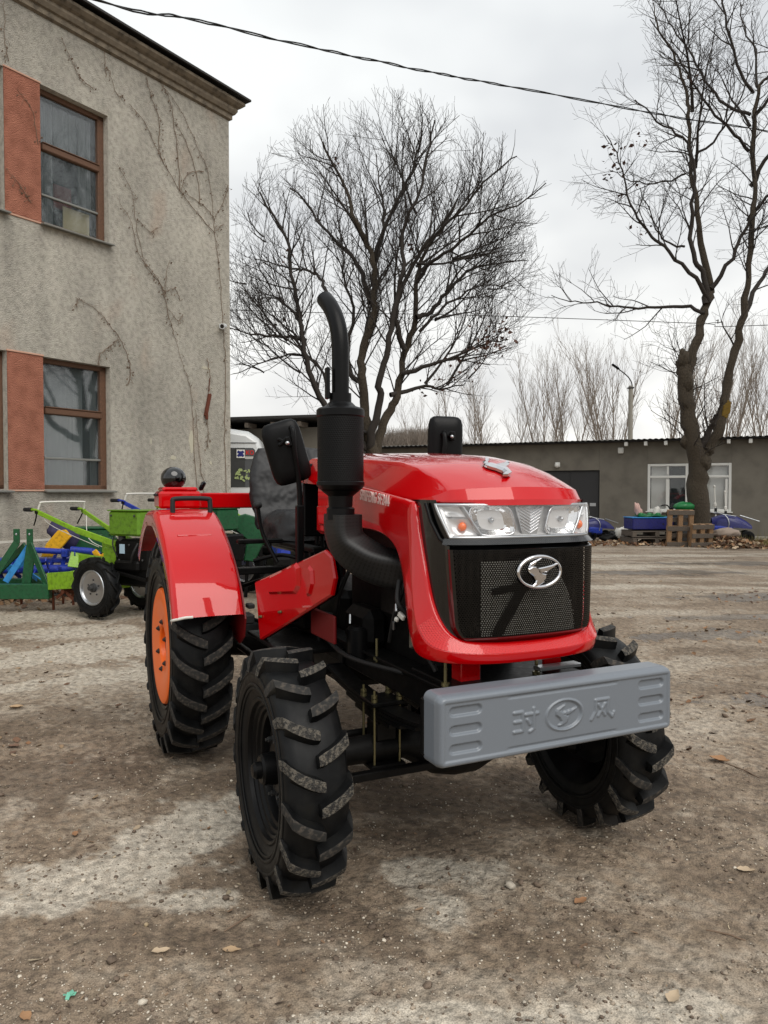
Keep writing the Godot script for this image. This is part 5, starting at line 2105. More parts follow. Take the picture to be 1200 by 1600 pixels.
func make_hood(t: Node3D) -> void:
	var ds := [0.0, 0.005, 0.012, 0.020, 0.034, 0.05, 0.07, 0.1, 0.14, 0.18, 0.22, 0.28, 0.35, 0.45, 0.57, 0.75, 0.95, 1.17]
	var rows := []
	for d in ds:
		var row := PackedVector3Array()
		for i in 73:
			var u := sin((i / 72.0 - 0.5) * PI)
			var x: float = u * lerpf(0.268, NW - 0.002, smoothstep(0.0, 0.25, d))
			var zf := hood_front(u)
			row.append(Vector3(x, hood_y(x, d), zf - d))
		rows.append(row)
	var mb := MB.new()
	mb.grid(rows.slice(0, 4), false, 180.0)
	mb.grid(rows.slice(3), false, 180.0)
	# turned down edge along both sides and round the front
	var rim := PackedVector3Array()
	for j in range(ds.size() - 1, -1, -1):
		rim.append(rows[j][0])
	for i in range(1, 73):
		rim.append(rows[0][i])
	for j in range(1, ds.size()):
		rim.append(rows[j][72])
	var r1 := PackedVector3Array()
	var r2 := PackedVector3Array()
	for p in rim:
		var toc := Vector3(p.x, 0, maxf(p.z - 0.05, 0.0) if p.z > 0.05 else 0.0).normalized()
		r1.append(p + toc * 0.002 - Vector3(0, 0.016, 0))
		r2.append(p - toc * 0.016 - Vector3(0, 0.017, 0))
	mb.grid([r2, r1, rim], false, 50.0)
	var hood := obj("hood", mb, M.red_paint, t)
	# rear closing panel
	var rp := MB.new()
	rp.box(Vector3(0, 1.17, -0.80), Vector3(0.55, 0.30, 0.02), 0.006)
	obj("dashboard", rp, M.black_satin, t)
	# chrome bird on the hood
	var z0 := 0.262
	var p0 := Vector3(-0.035, hood_y(-0.035, hood_front(0.12) - z0) + 0.001, z0)
	var p1 := Vector3(-0.035, hood_y(-0.035, hood_front(0.12) - z0 + 0.03) + 0.001, z0 - 0.03)
	var fy := (p1 - p0).normalized()
	var xx := Vector3.RIGHT
	build_emblem(hood, Transform3D(Basis(xx, fy, xx.cross(fy)) * Basis.from_scale(Vector3(1.15, 2.0, 1.0)), p0 + Vector3(0, 0.002, 0)), 0.062, M.chrome, false, 0.014)

func make_exhaust(t: Node3D) -> void:
	var at := Vector3(-0.39, 0, -0.10)
	var ex := Node3D.new()
	ex.name = "exhaust"
	t.add_child(ex)
	var mf := mat("punched_black", Color(0.05, 0.05, 0.052), 0.5)
	mf.metallic_specular = 0.3
	mf.albedo_texture = hex_holes(0, Color(0.12, 0.12, 0.12, 1), Color(1, 1, 1, 1))
	mf.normal_enabled = true
	mf.normal_texture = hex_normal()
	mf.normal_scale = 0.8
	var can := MB.new()
	var rows := []
	for k in 2:
		var row := PackedVector3Array()
		for j in 48:
			var a := TAU * j / 48.0
			row.append(at + Vector3(cos(a) * 0.0735, lerpf(1.222, 1.452, k), -sin(a) * 0.0735))
		rows.append(row)
	can.grid(rows, true, 180.0, Vector2(62, 18))
	obj("muffler", can, mf, ex)
	var ends := MB.new()
	ends.xf = Transform3D(Basis(Vector3.UP, Vector3(-1, 0, 0), Vector3(0, 0, 1)), at)
	ends.lathe(p2([1.205, 0.0, 1.205, 0.055, 1.212, 0.068, 1.224, 0.0765, 1.234, 0.0765, 1.238, 0.072]), 40)
	obj("end_cap", ends, M.black_satin, ex)
	var bx := ends.xf
	ends = MB.new()
	ends.xf = bx
	ends.lathe(p2([1.438, 0.072, 1.442, 0.0765, 1.462, 0.0765, 1.468, 0.070, 1.474, 0.05, 1.486, 0.038, 1.486, 0.0]), 40)
	ends.lathe(p2([1.486, 0.035, 1.515, 0.035, 1.515, 0.029]), 24)
	obj("end_cap", ends, M.black_satin, ex)
	var pipe := MB.new()
	var path := curve(PackedVector3Array([at + Vector3(0, 1.47, 0), at + Vector3(0, 1.58, 0), at + Vector3(0, 1.68, -0.004), at + Vector3(-0.002, 1.745, -0.025), at + Vector3(-0.006, 1.800, -0.066), at + Vector3(-0.010, 1.838, -0.112)]), 6)
	pipe.tube(path, 0.0275, 24, false)
	var inner := PackedVector3Array()
	for k in range(path.size() - 8, path.size()):
		inner.append(path[k])
	inner.reverse()
	pipe.tube(inner, 0.0245, 20, false)
	obj("pipe", pipe, M.black_satin, ex)
	var cl := MB.new()
	cl.box(at + Vector3(-0.044, 1.545, 0.0), Vector3(0.012, 0.10, 0.022), 0.003)
	obj("clamp", cl, M.black_satin, ex)
	# neck and the punched guard that bends in to the engine
	var nk := MB.new()
	nk.xf = ends.xf
	nk.lathe(p2([1.115, 0.045, 1.15, 0.045, 1.155, 0.038, 1.19, 0.040, 1.207, 0.062]), 24)
	obj("neck", nk, M.black_satin, ex)
	var guard := MB.new()
	var pth := curve(PackedVector3Array([at + Vector3(0.008, 1.132, 0), at + Vector3(0.010, 1.075, 0.0), at + Vector3(0.026, 1.03, 0.01), at + Vector3(0.07, 0.99, 0.04), at + Vector3(0.12, 0.965, 0.07), at + Vector3(0.18, 0.95, 0.10)]), 4)
	var gro := []
	for i in pth.size():
		var d := (pth[mini(i + 1, pth.size() - 1)] - pth[maxi(i - 1, 0)]).normalized()
		var o := Vector3(-1, 0, 0.15)
		o = (o - d * o.dot(d)).normalized() if absf(d.x) < 0.9 else Vector3(0, 0, 1)
		var s := d.cross(o).normalized()
		var row := PackedVector3Array()
		for k in 28:
			var a := TAU * k / 28.0
			var q := Vector2(cos(a), sin(a))
			q = q / pow(pow(absf(q.x), 6.0) + pow(absf(q.y), 6.0), 1.0 / 6.0)
			row.append(pth[i] + s * q.x * 0.055 + o * q.y * 0.048)
		gro.append(row)
	guard.grid(gro, true, 180.0, Vector2(26, 26))
	var cap := MB.new()
	var first: PackedVector3Array = gro[0]
	for k in range(1, 27):
		cap.tri(first[0], first[k], first[k + 1])
	var gm := mat("slotted_black", Color(0.085, 0.085, 0.087), 0.5)
	gm.albedo_texture = slots()
	obj("guard", guard, gm, ex)
	obj("guard_top", cap, M.black_satin, ex)

func slots() -> ImageTexture:
	var im := Image.create(32, 32, false, Image.FORMAT_RGBA8)
	im.fill(Color(1, 1, 1))
	im.fill_rect(Rect2i(4, 10, 22, 11), Color(0.05, 0.05, 0.05))
	return ImageTexture.create_from_image(im)

func make_chassis(t: Node3D) -> void:
	var en := MB.new()
	en.box(Vector3(0, 0.78, -0.25), Vector3(0.30, 0.42, 0.70), 0.02)
	en.box(Vector3(0, 1.03, -0.30), Vector3(0.22, 0.16, 0.55), 0.02)
	en.box(Vector3(-0.17, 0.86, -0.10), Vector3(0.08, 0.16, 0.20), 0.02)
	en.box(Vector3(-0.19, 0.72, -0.35), Vector3(0.10, 0.14, 0.22), 0.03)
	for k in 3:
		en.xf = Transform3D(Basis(Vector3.UP, PI / 2), Vector3(-0.20, 0.94, -0.45 + k * 0.14))
		en.lathe(p2([-0.04, 0.0, -0.04, 0.03, 0.04, 0.03, 0.04, 0.0]), 16)
	en.xf = Transform3D.IDENTITY
	obj("engine", en, M.oily_black, t)
	var fl := MB.new()
	fl.xf = Transform3D(Basis(Vector3(0, 0, 1), PI / 2), Vector3(-0.24, 0.62, -0.30))
	fl.lathe(p2([0.0, 0.0, 0.0, 0.045, 0.10, 0.045, 0.11, 0.035, 0.11, 0.0]), 20)
	obj("oil_filter", fl, M.black_satin, t)
	# wiring and hoses beside the engine
	var ho := MB.new()
	for q in [[-0.22, 1.0, 0.10, -0.26, 0.86, 0.05, -0.24, 0.72, -0.05], [-0.25, 0.98, -0.3, -0.30, 0.84, -0.34, -0.28, 0.70, -0.45], [-0.2, 0.9, 0.2, -0.25, 0.8, 0.16, -0.22, 0.68, 0.22], [-0.26, 0.93, 0.06, -0.28, 0.87, 0.09, -0.25, 0.83, 0.1], [-0.25, 0.66, -0.7, -0.29, 0.63, -0.3, -0.24, 0.64, 0.05]]:
		ho.tube(curve(pv(q), 6), 0.008, 8)
	ho.tube(curve(pv([-0.18, 1.0, 0.16, -0.22, 0.92, 0.12, -0.2, 0.80, 0.05]), 6), 0.022, 10)
	obj("hoses", ho, M.black_matt, t)
	var cn := MB.new()
	cn.box(Vector3(-0.265, 0.825, 0.085), Vector3(0.012, 0.018, 0.028), 0.003, Basis.from_euler(Vector3(0.6, 0.4, 0.2)))
	cn.box(Vector3(-0.272, 0.812, 0.066), Vector3(0.012, 0.014, 0.014), 0.003, Basis.from_euler(Vector3(0.3, 0.8, 0.4)))
	obj("connector", cn, M.white_plastic, t)
	var cs := MB.new()
	for q in [[-0.275, 0.86, 0.07, -0.28, 0.84, 0.08], [-0.29, 0.78, -0.26, -0.295, 0.75, -0.25], [-0.27, 0.80, 0.04, -0.265, 0.775, 0.03]]:
		cs.tube(pv(q), 0.005, 6)
	obj("clips", cs, M.silver_dull, t)
	# frame rails and cross members
	for s in [-1, 1]:
		var r := MB.new()
		r.box(Vector3(s * 0.205, 0.600, -0.28), Vector3(0.055, 0.085, 1.42), 0.006)
		r.box(Vector3(s * 0.205, 0.648, -0.28), Vector3(0.085, 0.010, 1.40), 0.002)
		obj("frame_rail", r, M.oily_black, t)
	var cm := MB.new()
	cm.box(Vector3(0, 0.60, 0.36), Vector3(0.36, 0.07, 0.05), 0.006)
	cm.box(Vector3(0, 0.655, 0.20), Vector3(0.45, 0.012, 0.26), 0.003)
	cm.box(Vector3(0, 0.57, 0.10), Vector3(0.36, 0.05, 0.05), 0.006)
	obj("cross_member", cm, M.oily_black, t)
	var bl := MB.new()
	for q in [[-0.232, 0.668, 0.295], [-0.24, 0.652, -0.15], [0.07, 0.672, 0.31]]:
		rod(bl, Vector3(q[0], q[1] - 0.02, q[2]), Vector3(q[0], q[1] + 0.06, q[2]), 0.005, 8)
		bl.tube(PackedVector3Array([Vector3(q[0], q[1] - 0.012, q[2]), Vector3(q[0], q[1] - 0.002, q[2])]), 0.012, 6)
	obj("mounting_bolt", bl, M.zinc, t)
	# leaf springs over the front axle, each with clamp plate and U bolts
	for s in [-1.0, 1.0]:
		var x = 0.272 * s
		for k in 4:
			var L: float = [0.40, 0.33, 0.22, 0.14][k]
			var lp := MB.new()
			var rows := []
			for i in 13:
				var z := lerpf(-L, L * 0.9, i / 12.0) - 0.045
				var y := 0.518 - k * 0.013 + 0.22 * (z + 0.045) * (z + 0.045)
				rows.append(PackedVector3Array([Vector3(x - 0.033, y, z), Vector3(x - 0.033, y + 0.011, z), Vector3(x + 0.033, y + 0.011, z), Vector3(x + 0.033, y, z)]))
			for i in 12:
				for e in 4:
					var e2 := (e + 1) % 4
					lp.quad(rows[i][e2], rows[i][e], rows[i + 1][e], rows[i + 1][e2])
			lp._oriented([rows[0][0], rows[0][1], rows[0][2], rows[0][3]], Vector3(0, 0, -1))
			lp._oriented([rows[12][0], rows[12][1], rows[12][2], rows[12][3]], Vector3(0, 0, 1))
			obj("spring_leaf", lp, M.black_satin if k else M.oily_black, t)
		var cp := MB.new()
		cp.box(Vector3(x, 0.536, -0.045), Vector3(0.11, 0.014, 0.115), 0.003)
		cp.box(Vector3(x, 0.338, -0.045), Vector3(0.12, 0.014, 0.115), 0.003)
		cp.box(Vector3(x, 0.445, -0.045), Vector3(0.07, 0.06, 0.08), 0.004)
		obj("clamp_plate", cp, M.oily_black, t)
		var ub := MB.new()
		for dx in [-0.044, 0.044]:
			for dz in [-0.042, 0.042]:
				rod(ub, Vector3(x + dx, 0.330, -0.045 + dz), Vector3(x + dx, 0.580, -0.045 + dz), 0.0042, 8)
				ub.tube(PackedVector3Array([Vector3(x + dx, 0.543, -0.045 + dz), Vector3(x + dx, 0.553, -0.045 + dz)]), 0.0105, 6)
				ub.tube(PackedVector3Array([Vector3(x + dx, 0.556, -0.045 + dz), Vector3(x + dx, 0.565, -0.045 + dz)]), 0.0095, 6)
		obj("u_bolts", ub, M.zinc, t)
		var sh := MB.new()
		sh.xf = Transform3D(Basis.IDENTITY, Vector3(x, 0.545, -0.47))
		sh.lathe(p2([-0.05, 0.0, -0.05, 0.02, 0.05, 0.02, 0.05, 0.0]), 14)
		sh.xf = Transform3D.IDENTITY
		sh.box(Vector3(x - s * 0.035, 0.575, -0.47), Vector3(0.012, 0.09, 0.04), 0.003)
		obj("spring_shackle", sh, M.black_satin, t)
	# driven front axle
	var ax := MB.new()
	ax.xf = Transform3D(Basis.IDENTITY, Vector3(0, 0.385, -0.045))
	ax.lathe(p2([-0.46, 0.0, -0.46, 0.055, -0.43, 0.055, -0.42, 0.042, -0.20, 0.046, -0.16, 0.07, -0.1, 0.11, -0.03, 0.125, 0.05, 0.125, 0.12, 0.10, 0.17, 0.06, 0.2, 0.046, 0.42, 0.042, 0.43, 0.055, 0.46, 0.055, 0.46, 0.0]), 28)
	for s in [-1, 1]:
		ax.xf = Transform3D(Basis.IDENTITY, Vector3(s * 0.49, 0.37, -0.045))
		ax.box(Vector3.ZERO, Vector3(0.07, 0.22, 0.10), 0.02)
	obj("front_axle", ax, M.oily_black, t)
	var dr := MB.new()
	bar(dr, Vector3(-0.47, 0.325, 0.02), Vector3(0.47, 0.325, 0.02), 0.03, 0.025)
	rod(dr, Vector3(-0.45, 0.40, -0.16), Vector3(0.45, 0.40, -0.16), 0.013, 10)
	rod(dr, Vector3(0.0, 0.42, -0.1), Vector3(0.0, 0.48, -1.0), 0.028, 12)
	obj("tie_rods", dr, M.oily_black, t)
	# gearbox, rear axle, platform
	var gb := MB.new()
	gb.box(Vector3(0, 0.60, -1.15), Vector3(0.30, 0.40, 0.95), 0.03)
	gb.box(Vector3(0, 0.58, -1.50), Vector3(0.42, 0.42, 0.42), 0.04)
	gb.xf = Transform3D(Basis.IDENTITY, Vector3(0, 0.49, -1.455))
	gb.lathe(p2([-0.58, 0.0, -0.58, 0.06, -0.5, 0.065, -0.3, 0.09, 0.3, 0.09, 0.5, 0.065, 0.58, 0.06, 0.58, 0.0]), 24)
	gb.xf = Transform3D.IDENTITY
	obj("gearbox", gb, M.oily_black, t)
	var pf := MB.new()
	for s in [-1, 1]:
		pf.box(Vector3(s * 0.34, 0.60, -0.78), Vector3(0.22, 0.014, 0.50), 0.003)
		pf.box(Vector3(s * 0.26, 0.70, -0.95), Vector3(0.05, 0.12, 0.35), 0.006)
		pf.box(Vector3(s * 0.30, 0.86, -1.08), Vector3(0.36, 0.03, 0.05), 0.004)
		pf.box(Vector3(s * 0.24, 0.97, -0.92), Vector3(0.06, 0.02, 0.45), 0.004)
		pf.box(Vector3(s * 0.36, 0.985, -1.12), Vector3(0.22, 0.02, 0.04), 0.004)
		rod(pf, Vector3(s * 0.43, 0.50, -0.45), Vector3(s * 0.43, 0.50, -1.25), 0.016, 8)
		rod(pf, Vector3(s * 0.24, 0.6, -0.7), Vector3(s * 0.24, 0.97, -0.8), 0.014, 8)
	obj("platform", pf, M.oily_black, t)
	var md := MB.new()
	for q in [[-0.34, 0.80, -0.98, -0.30, 0.74, -0.80, -0.22, 0.72, -0.6], [-0.42, 0.78, -1.2, -0.3, 0.84, -1.0, -0.2, 0.82, -0.75], [-0.45, 0.66, -1.1, -0.36, 0.64, -0.95, -0.3, 0.68, -0.8], [-0.2, 0.9, -0.9, -0.3, 0.93, -1.0, -0.4, 0.9, -1.1]]:
		md.tube(curve(pv(q), 6), 0.009, 8)
	obj("linkage", md, M.black_satin, t)
	var gc := MB.new()
	gc.box(Vector3(-0.45, 0.66, -1.04), Vector3(0.05, 0.04, 0.09), 0.006)
	gc.box(Vector3(-0.44, 0.715, -1.02), Vector3(0.03, 0.02, 0.05), 0.004)
	obj("valve_block", gc, M.cast_grey, t)

func make_rear(t: Node3D) -> void:
	# stepped red footplate shields beside the engine
	for s in [-1.0, 1.0]:
		var pts := [[-0.445, 0.833, -0.885], [-0.405, 0.935, -0.52], [-0.372, 1.005, -0.275], [-0.362, 0.985, -0.225], [-0.370, 0.915, -0.20], [-0.380, 0.855, -0.225], [-0.415, 0.725, -0.53], [-0.440, 0.600, -0.83], [-0.425, 0.66, -0.845], [-0.43, 0.75, -0.86]]
		var poly := PackedVector2Array()
		for q in pts:
			poly.append(Vector2(q[2], q[1]))
		var mb := MB.new()
		var fx := func(z: float) -> float: return lerpf(-0.445, -0.362, (z + 0.885) / 0.66) * s * -1.0 * -1.0
		var tri := Geometry2D.triangulate_polygon(poly)
		# place on the slanting plane through the three leading points
		var a := Vector3(s * 0.445, 0, -0.885)
		var b := Vector3(s * 0.362, 0, -0.225)
		var zz := (b - a).normalized()
		var nn := Vector3.UP.cross(zz) * -1.0 if s < 0 else Vector3.UP.cross(zz)
		var q2 := PackedVector2Array()
		for p in poly:
			q2.append(Vector2((p.x + 0.885) / (0.66) * (b - a).length(), p.y))
		mb.xf = Transform3D(Basis(zz, Vector3.UP, zz.cross(Vector3.UP)), a)
		if s > 0:
			mb.xf = Transform3D(Basis(zz, Vector3.UP, zz.cross(Vector3.UP)), a)
		mb.prism(q2, 0.014, 0.006)
		var front := mb.xf
		if s < 0:
			mb.xf = mb.xf * Transform3D(Basis(Vector3(1, 0, 0), Vector3(0, 1, 0), Vector3(0, 0, -1)), Vector3(0, 0, 0))
			mb.prism(q2, 0.014, 0.006)
		var sh := obj("foot_shield", mb, M.red_paint, t)
		# pressed panel and slots
		var pn := MB.new()
		pn.xf = front
		pn.xf.origin += pn.xf.basis.z * 0.0135
		pn.prism(p2([0.16, 0.80, 0.40, 0.83, 0.43, 0.86, 0.43, 0.93, 0.40, 0.945, 0.17, 0.875]), 0.012, 0.011, false)
		pn.prism(p2([0.49, 0.83, 0.52, 0.84, 0.54, 0.88, 0.535, 0.93, 0.51, 0.945, 0.49, 0.93]), 0.010, 0.009, false)
		obj("pressing", pn, M.red_paint, sh)
		var bt := MB.new()
		bt.xf = pn.xf
		for q in [[0.07, 0.70], [0.26, 0.745]]:
			bt.box(Vector3(q[0], q[1], 0.004), Vector3(0.03, 0.01, 0.008), 0.003, Basis(Vector3(0, 0, 1), 0.2))
		obj("bolt", bt, M.zinc, sh)
		var lo := MB.new()
		lo.box(Vector3(s * 0.33, 0.72, -0.42), Vector3(0.012, 0.10, 0.24), 0.004)
		obj("lower_plate", lo, M.dark_red_plate, t)
	# fenders: a section swept over the wheel
	for s in [-1.0, 1.0]:
		var prof := [[-0.905, 0.700], [-0.925, 0.735], [-0.965, 0.80], [-1.035, 0.878], [-1.13, 0.955], [-1.24, 1.022], [-1.35, 1.075], [-1.43, 1.105], [-1.50, 1.118], [-1.66, 1.116], [-1.75, 1.095], [-1.85, 1.04], [-1.95, 0.965], [-2.02, 0.89]]
		var path := PackedVector3Array()
		for q in prof:
			path.append(Vector3(0, q[1], q[0]))
		path = curve(path, 3)
		var rows := []
		for i in path.size():
			var d := (path[mini(i + 1, path.size() - 1)] - path[maxi(i - 1, 0)]).normalized()
			var up := Vector3(1, 0, 0).cross(d).normalized()
			if up.dot(path[i] - Vector3(0, 0.5, -1.45)) < 0:
				up = -up
			var row := PackedVector3Array()
			for q in [[0.778, -0.075], [0.782, -0.03], [0.778, -0.014], [0.765, -0.002], [0.755, 0.0], [0.60, 0.003], [0.512, 0.0], [0.50, -0.004], [0.492, -0.014], [0.488, -0.06]]:
				row.append(path[i] + Vector3(s * q[0], 0, 0) + up * q[1])
			rows.append(row)
		var mb := MB.new()
		mb.grid(rows, false, 180.0)
		# inner skirt
		var sk := PackedVector2Array()
		for p in path:
			sk.append(Vector2(p.z, p.y - 0.02))
		sk.append(Vector2(-1.9, 0.72))
		sk.append(Vector2(-1.5, 0.62))
		sk.append(Vector2(-1.0, 0.56))
		sk.append(Vector2(-0.93, 0.60))
		var fd := obj("fender", mb, M.red_paint, t)
		var ip := MB.new()
		ip.xf = Transform3D(Basis(Vector3(0, 0, 1), Vector3.UP, Vector3(-1, 0, 0)), Vector3(s * 0.486, 0, 0))
		ip.prism(sk, 0.006, 0.0)
		obj("skirt", ip, M.dark_red_plate, fd)
		var ed := MB.new()
		ed.tube(PackedVector3Array([rows[0][0] + Vector3(0, 0.02, 0.006), rows[0][2] + Vector3(0, 0.0, 0.004), rows[0][4] + Vector3(-s * 0.02, 0.002, 0.003), rows[0][4] + Vector3(-s * 0.05, 0.002, 0.002)]), 0.006, 6)
		obj("edge_trim", ed, M.white_plastic, fd)
		# slight pressed step on the top
		var ps := MB.new()
		for q in [[-1.40, 0.0], [-1.22, 0.0]]:
			ps.box(Vector3(s * 0.635, table([-1.5, 1.118, -1.43, 1.105, -1.35, 1.075, -1.24, 1.022, -1.13, 0.955], q[0]) + 0.003, q[0]), Vector3(0.15, 0.006, 0.012), 0.0025, Basis.from_euler(Vector3(0.42, 0, 0)))
		obj("pressing", ps, M.red_paint, fd)
		var hn := MB.new()
		var cx = s * 0.605
		hn.tube(curve(PackedVector3Array([Vector3(cx - 0.086, 1.10, -1.44), Vector3(cx - 0.086, 1.155, -1.445), Vector3(cx - 0.070, 1.172, -1.447), Vector3(cx + 0.070, 1.172, -1.447), Vector3(cx + 0.086, 1.155, -1.445), Vector3(cx + 0.086, 1.10, -1.44)]), 5), 0.0115, 10)
		obj("grab_handle", hn, M.black_matt, t)
	# red cross beam with the tank on its near end and the black ball cap
	var bm := MB.new()
	bm.box(Vector3(0.0, 1.160, -1.78), Vector3(1.22, 0.080, 0.05), 0.006)
	obj("cross_beam", bm, M.red_paint, t)
	var tk := MB.new()
	tk.box(Vector3(-0.625, 1.165, -1.70), Vector3(0.205, 0.085, 0.17), 0.012)
	tk.box(Vector3(-0.625, 1.217, -1.70), Vector3(0.17, 0.022, 0.15), 0.008)
	var tko := obj("tank", tk, M.red_paint, t)
	var bc := MB.new()
	bc.ball(Vector3(-0.645, 1.272, -1.70), Vector3(0.062, 0.058, 0.062), 22)
	bc.box(Vector3(-0.737, 1.19, -1.66), Vector3(0.02, 0.014, 0.014), 0.003)
	bc.box(Vector3(-0.495, 1.235, -1.74), Vector3(0.022, 0.05, 0.03), 0.006, Basis.from_euler(Vector3(0, 0, -0.5)))
	obj("ball_cap", bc, M.black_gloss, tko)
	# seat under a loose black cover
	var st := Node3D.new()
	st.name = "seat"
	t.add_child(st)
	var bk := MB.new()
	var rows := []
	nc.seed = 202
	for j in 17:
		var v := j / 16.0
		var y := lerpf(1.02, 1.425, v)
		var hw := 0.262 * (1.0 - 0.16 * pow(v, 9.0)) * (0.95 + 0.05 * sin(v * 3.0))
		var row := PackedVector3Array()
		for i in 32:
			var a := TAU * i / 32.0
			var q := Vector2(cos(a), sin(a))
			q = q / pow(pow(absf(q.x), 3.0) + pow(absf(q.y), 3.0), 1.0 / 3.0)
			var w := nc.get_noise_3d(q.x * 1.1 + 4.0, v * 3.4, q.y) * 0.016
			var thick := 0.060 * (1.0 - 0.45 * pow(v, 7.0))
			row.append(Vector3(-0.035 + q.x * (hw + w), y, -1.47 - 0.11 * v + q.y * (thick + w)))
		rows.append(row)
	bk.grid(rows, true, 180.0)
	var top := PackedVector3Array()
	for i in 32:
		top.append(rows[16][i] * 0.5 + Vector3(-0.035, 1.437, -1.58) * 0.5)
	var top2 := PackedVector3Array()
	for i in 32:
		top2.append(Vector3(-0.035, 1.44, -1.58))
	bk.grid([rows[16], top, top2], true, 180.0)
	obj("backrest", bk, M.seat_cloth, st)
	var cu := MB.new()
	rows = []
	for j in 11:
		var v := j / 10.0
		var y := lerpf(0.985, 1.115, v)
		var row := PackedVector3Array()
		for i in 36:
			var a := TAU * i / 36.0
			var q := Vector2(cos(a), sin(a))
			q = q / pow(pow(absf(q.x), 4.0) + pow(absf(q.y), 4.0), 0.25)
			var w := nc.get_noise_3d(q.x * 1.6, v * 2.2 + 8.0, q.y * 1.6) * 0.016
			var sc := 1.0 - 0.22 * pow(v, 4.0)
			row.append(Vector3(-0.035 + q.x * (0.25 * sc + w), y + w * 0.5, -1.27 + q.y * (0.23 * sc + w)))
		rows.append(row)
	cu.grid(rows, true, 180.0)
	var c1 := PackedVector3Array()
	var c2 := PackedVector3Array()
	for i in 36:
		c1.append(rows[10][i] * 0.5 + Vector3(-0.035, 1.122, -1.27) * 0.5)
		c2.append(Vector3(-0.035, 1.115, -1.27))
	cu.grid([rows[10], c1, c2], true, 180.0)
	obj("cushion", cu, M.seat_cloth, st)
	var bs := MB.new()
	bs.box(Vector3(-0.035, 0.955, -1.28), Vector3(0.36, 0.05, 0.36), 0.01)
	bs.box(Vector3(-0.035, 0.86, -1.28), Vector3(0.22, 0.18, 0.24), 0.03)
	obj("base", bs, M.black_satin, st)
	# steering wheel, column, dash
	var sw := MB.new()
	sw.xf = Transform3D(Basis.from_euler(Vector3(0.45, 0, 0)), Vector3(0.0, 1.285, -0.93))
	var ring := PackedVector3Array()
	for k in 41:
		var a := TAU * k / 40.0
		ring.append(Vector3(cos(a) * 0.19, 0, sin(a) * 0.19))
	sw.tube(ring, 0.013, 10, false)
	for k in 3:
		var a := TAU * k / 3.0 + 0.5
		rod(sw, Vector3(0, -0.01, 0), Vector3(cos(a) * 0.185, 0, sin(a) * 0.185), 0.008, 8)
	sw.ball(Vector3(0, -0.01, 0), Vector3(0.04, 0.02, 0.04), 12)
	obj("steering_wheel", sw, M.black_satin, t)
	var sc := MB.new()
	rod(sc, Vector3(0, 1.28, -0.93), Vector3(0, 1.0, -0.80), 0.03, 12)
	sc.box(Vector3(0, 1.22, -0.84), Vector3(0.34, 0.14, 0.09), 0.02, Basis.from_euler(Vector3(-0.5, 0, 0)))
	obj("steering_column", sc, M.black_satin, t)
	var dp := MB.new()
	dp.box(Vector3(-0.255, 1.10, -0.60), Vector3(0.04, 0.12, 0.10), 0.015)
	obj("dash_side", dp, M.red_paint, t)
	var lb := MB.new()
	lb.box(Vector3(-0.276, 1.11, -0.575), Vector3(0.003, 0.04, 0.016), 0.001)
	obj("label_plate", lb, M.yellow_paint, t)
	# levers
	for q in [[-0.405, 1.147, -1.02, -0.33, 0.90, -0.98], [0.36, 1.10, -1.0, 0.30, 0.88, -0.95], [-0.14, 1.06, -0.95, -0.10, 0.8, -0.9]]:
		var lv := MB.new()
		lv.tube(curve(PackedVector3Array([Vector3(q[0], q[1], q[2]), Vector3(lerpf(q[0], q[3], 0.3), lerpf(q[1], q[4], 0.5), q[2]), Vector3(q[3], q[4], q[5])]), 5), 0.009, 8)
		var lo := obj("lever", lv, M.black_satin, t)
		var kb := MB.new()
		kb.ball(Vector3(q[0], q[1], q[2]), Vector3(0.021, 0.017, 0.021), 12)
		obj("knob", kb, M.black_matt, lo)
	var gf := MB.new()
	gf.tube(curve(PackedVector3Array([Vector3(-0.25, 0.98, -0.9), Vector3(-0.25, 1.16, -0.9), Vector3(-0.235, 1.195, -0.9), Vector3(-0.19, 1.19, -0.9), Vector3(-0.178, 1.16, -0.9), Vector3(-0.178, 0.98, -0.9)]), 5), 0.011, 8)
	obj("guard_rail", gf, M.black_satin, t)
	# mirrors on bent stalks
	for s in [-1.0, 1.0]:
		var mr := Node3D.new()
		mr.name = "mirror" if s < 0 else "mirror_001"
		t.add_child(mr)
		var sk := MB.new()
		var base := Vector3(s * 0.31, 0.90, -0.74)
		var hd := Vector3(s * 0.345, 1.405, -0.715)
		sk.tube(curve(PackedVector3Array([base, base + Vector3(0, 0.3, 0.0), hd + Vector3(-s * 0.005, -0.03, 0.0), hd + Vector3(0, 0.035, 0.0), hd + Vector3(s * 0.002, 0.052, -0.012), hd + Vector3(s * 0.004, 0.050, -0.03)]), 5), 0.0105, 10)
		sk.box(base + Vector3(0, 0.12, 0), Vector3(0.03, 0.26, 0.03), 0.004)
		obj("stalk", sk, M.black_satin, mr)
		var shell := MB.new()
		var tilt := Basis.from_euler(Vector3(0.05, 0.30 * s, 0.28)) if s < 0 else Basis.from_euler(Vector3(0.02, -0.25, -0.02))
		shell.xf = Transform3D(tilt, Vector3(s * 0.357, 1.362, -0.765) if s < 0 else Vector3(0.375, 1.412, -0.765))
		var rws := []
		for q in [[-0.018, 0.0], [-0.018, 0.90], [-0.014, 0.97], [-0.006, 1.0], [0.004, 0.99], [0.014, 0.93], [0.024, 0.78], [0.027, 0.55], [0.028, 0.0]]:
			var row := PackedVector3Array()
			for k in 40:
				var a := TAU * k / 40.0
				var p := Vector2(cos(a), sin(a))
				p = p / pow(pow(absf(p.x), 6.0) + pow(absf(p.y), 6.0), 1.0 / 6.0)
				row.append(Vector3(p.x * 0.079 * q[1], p.y * 0.127 * q[1], q[0]))
			rws.append(row)
		shell.grid(rws, true, 60.0)
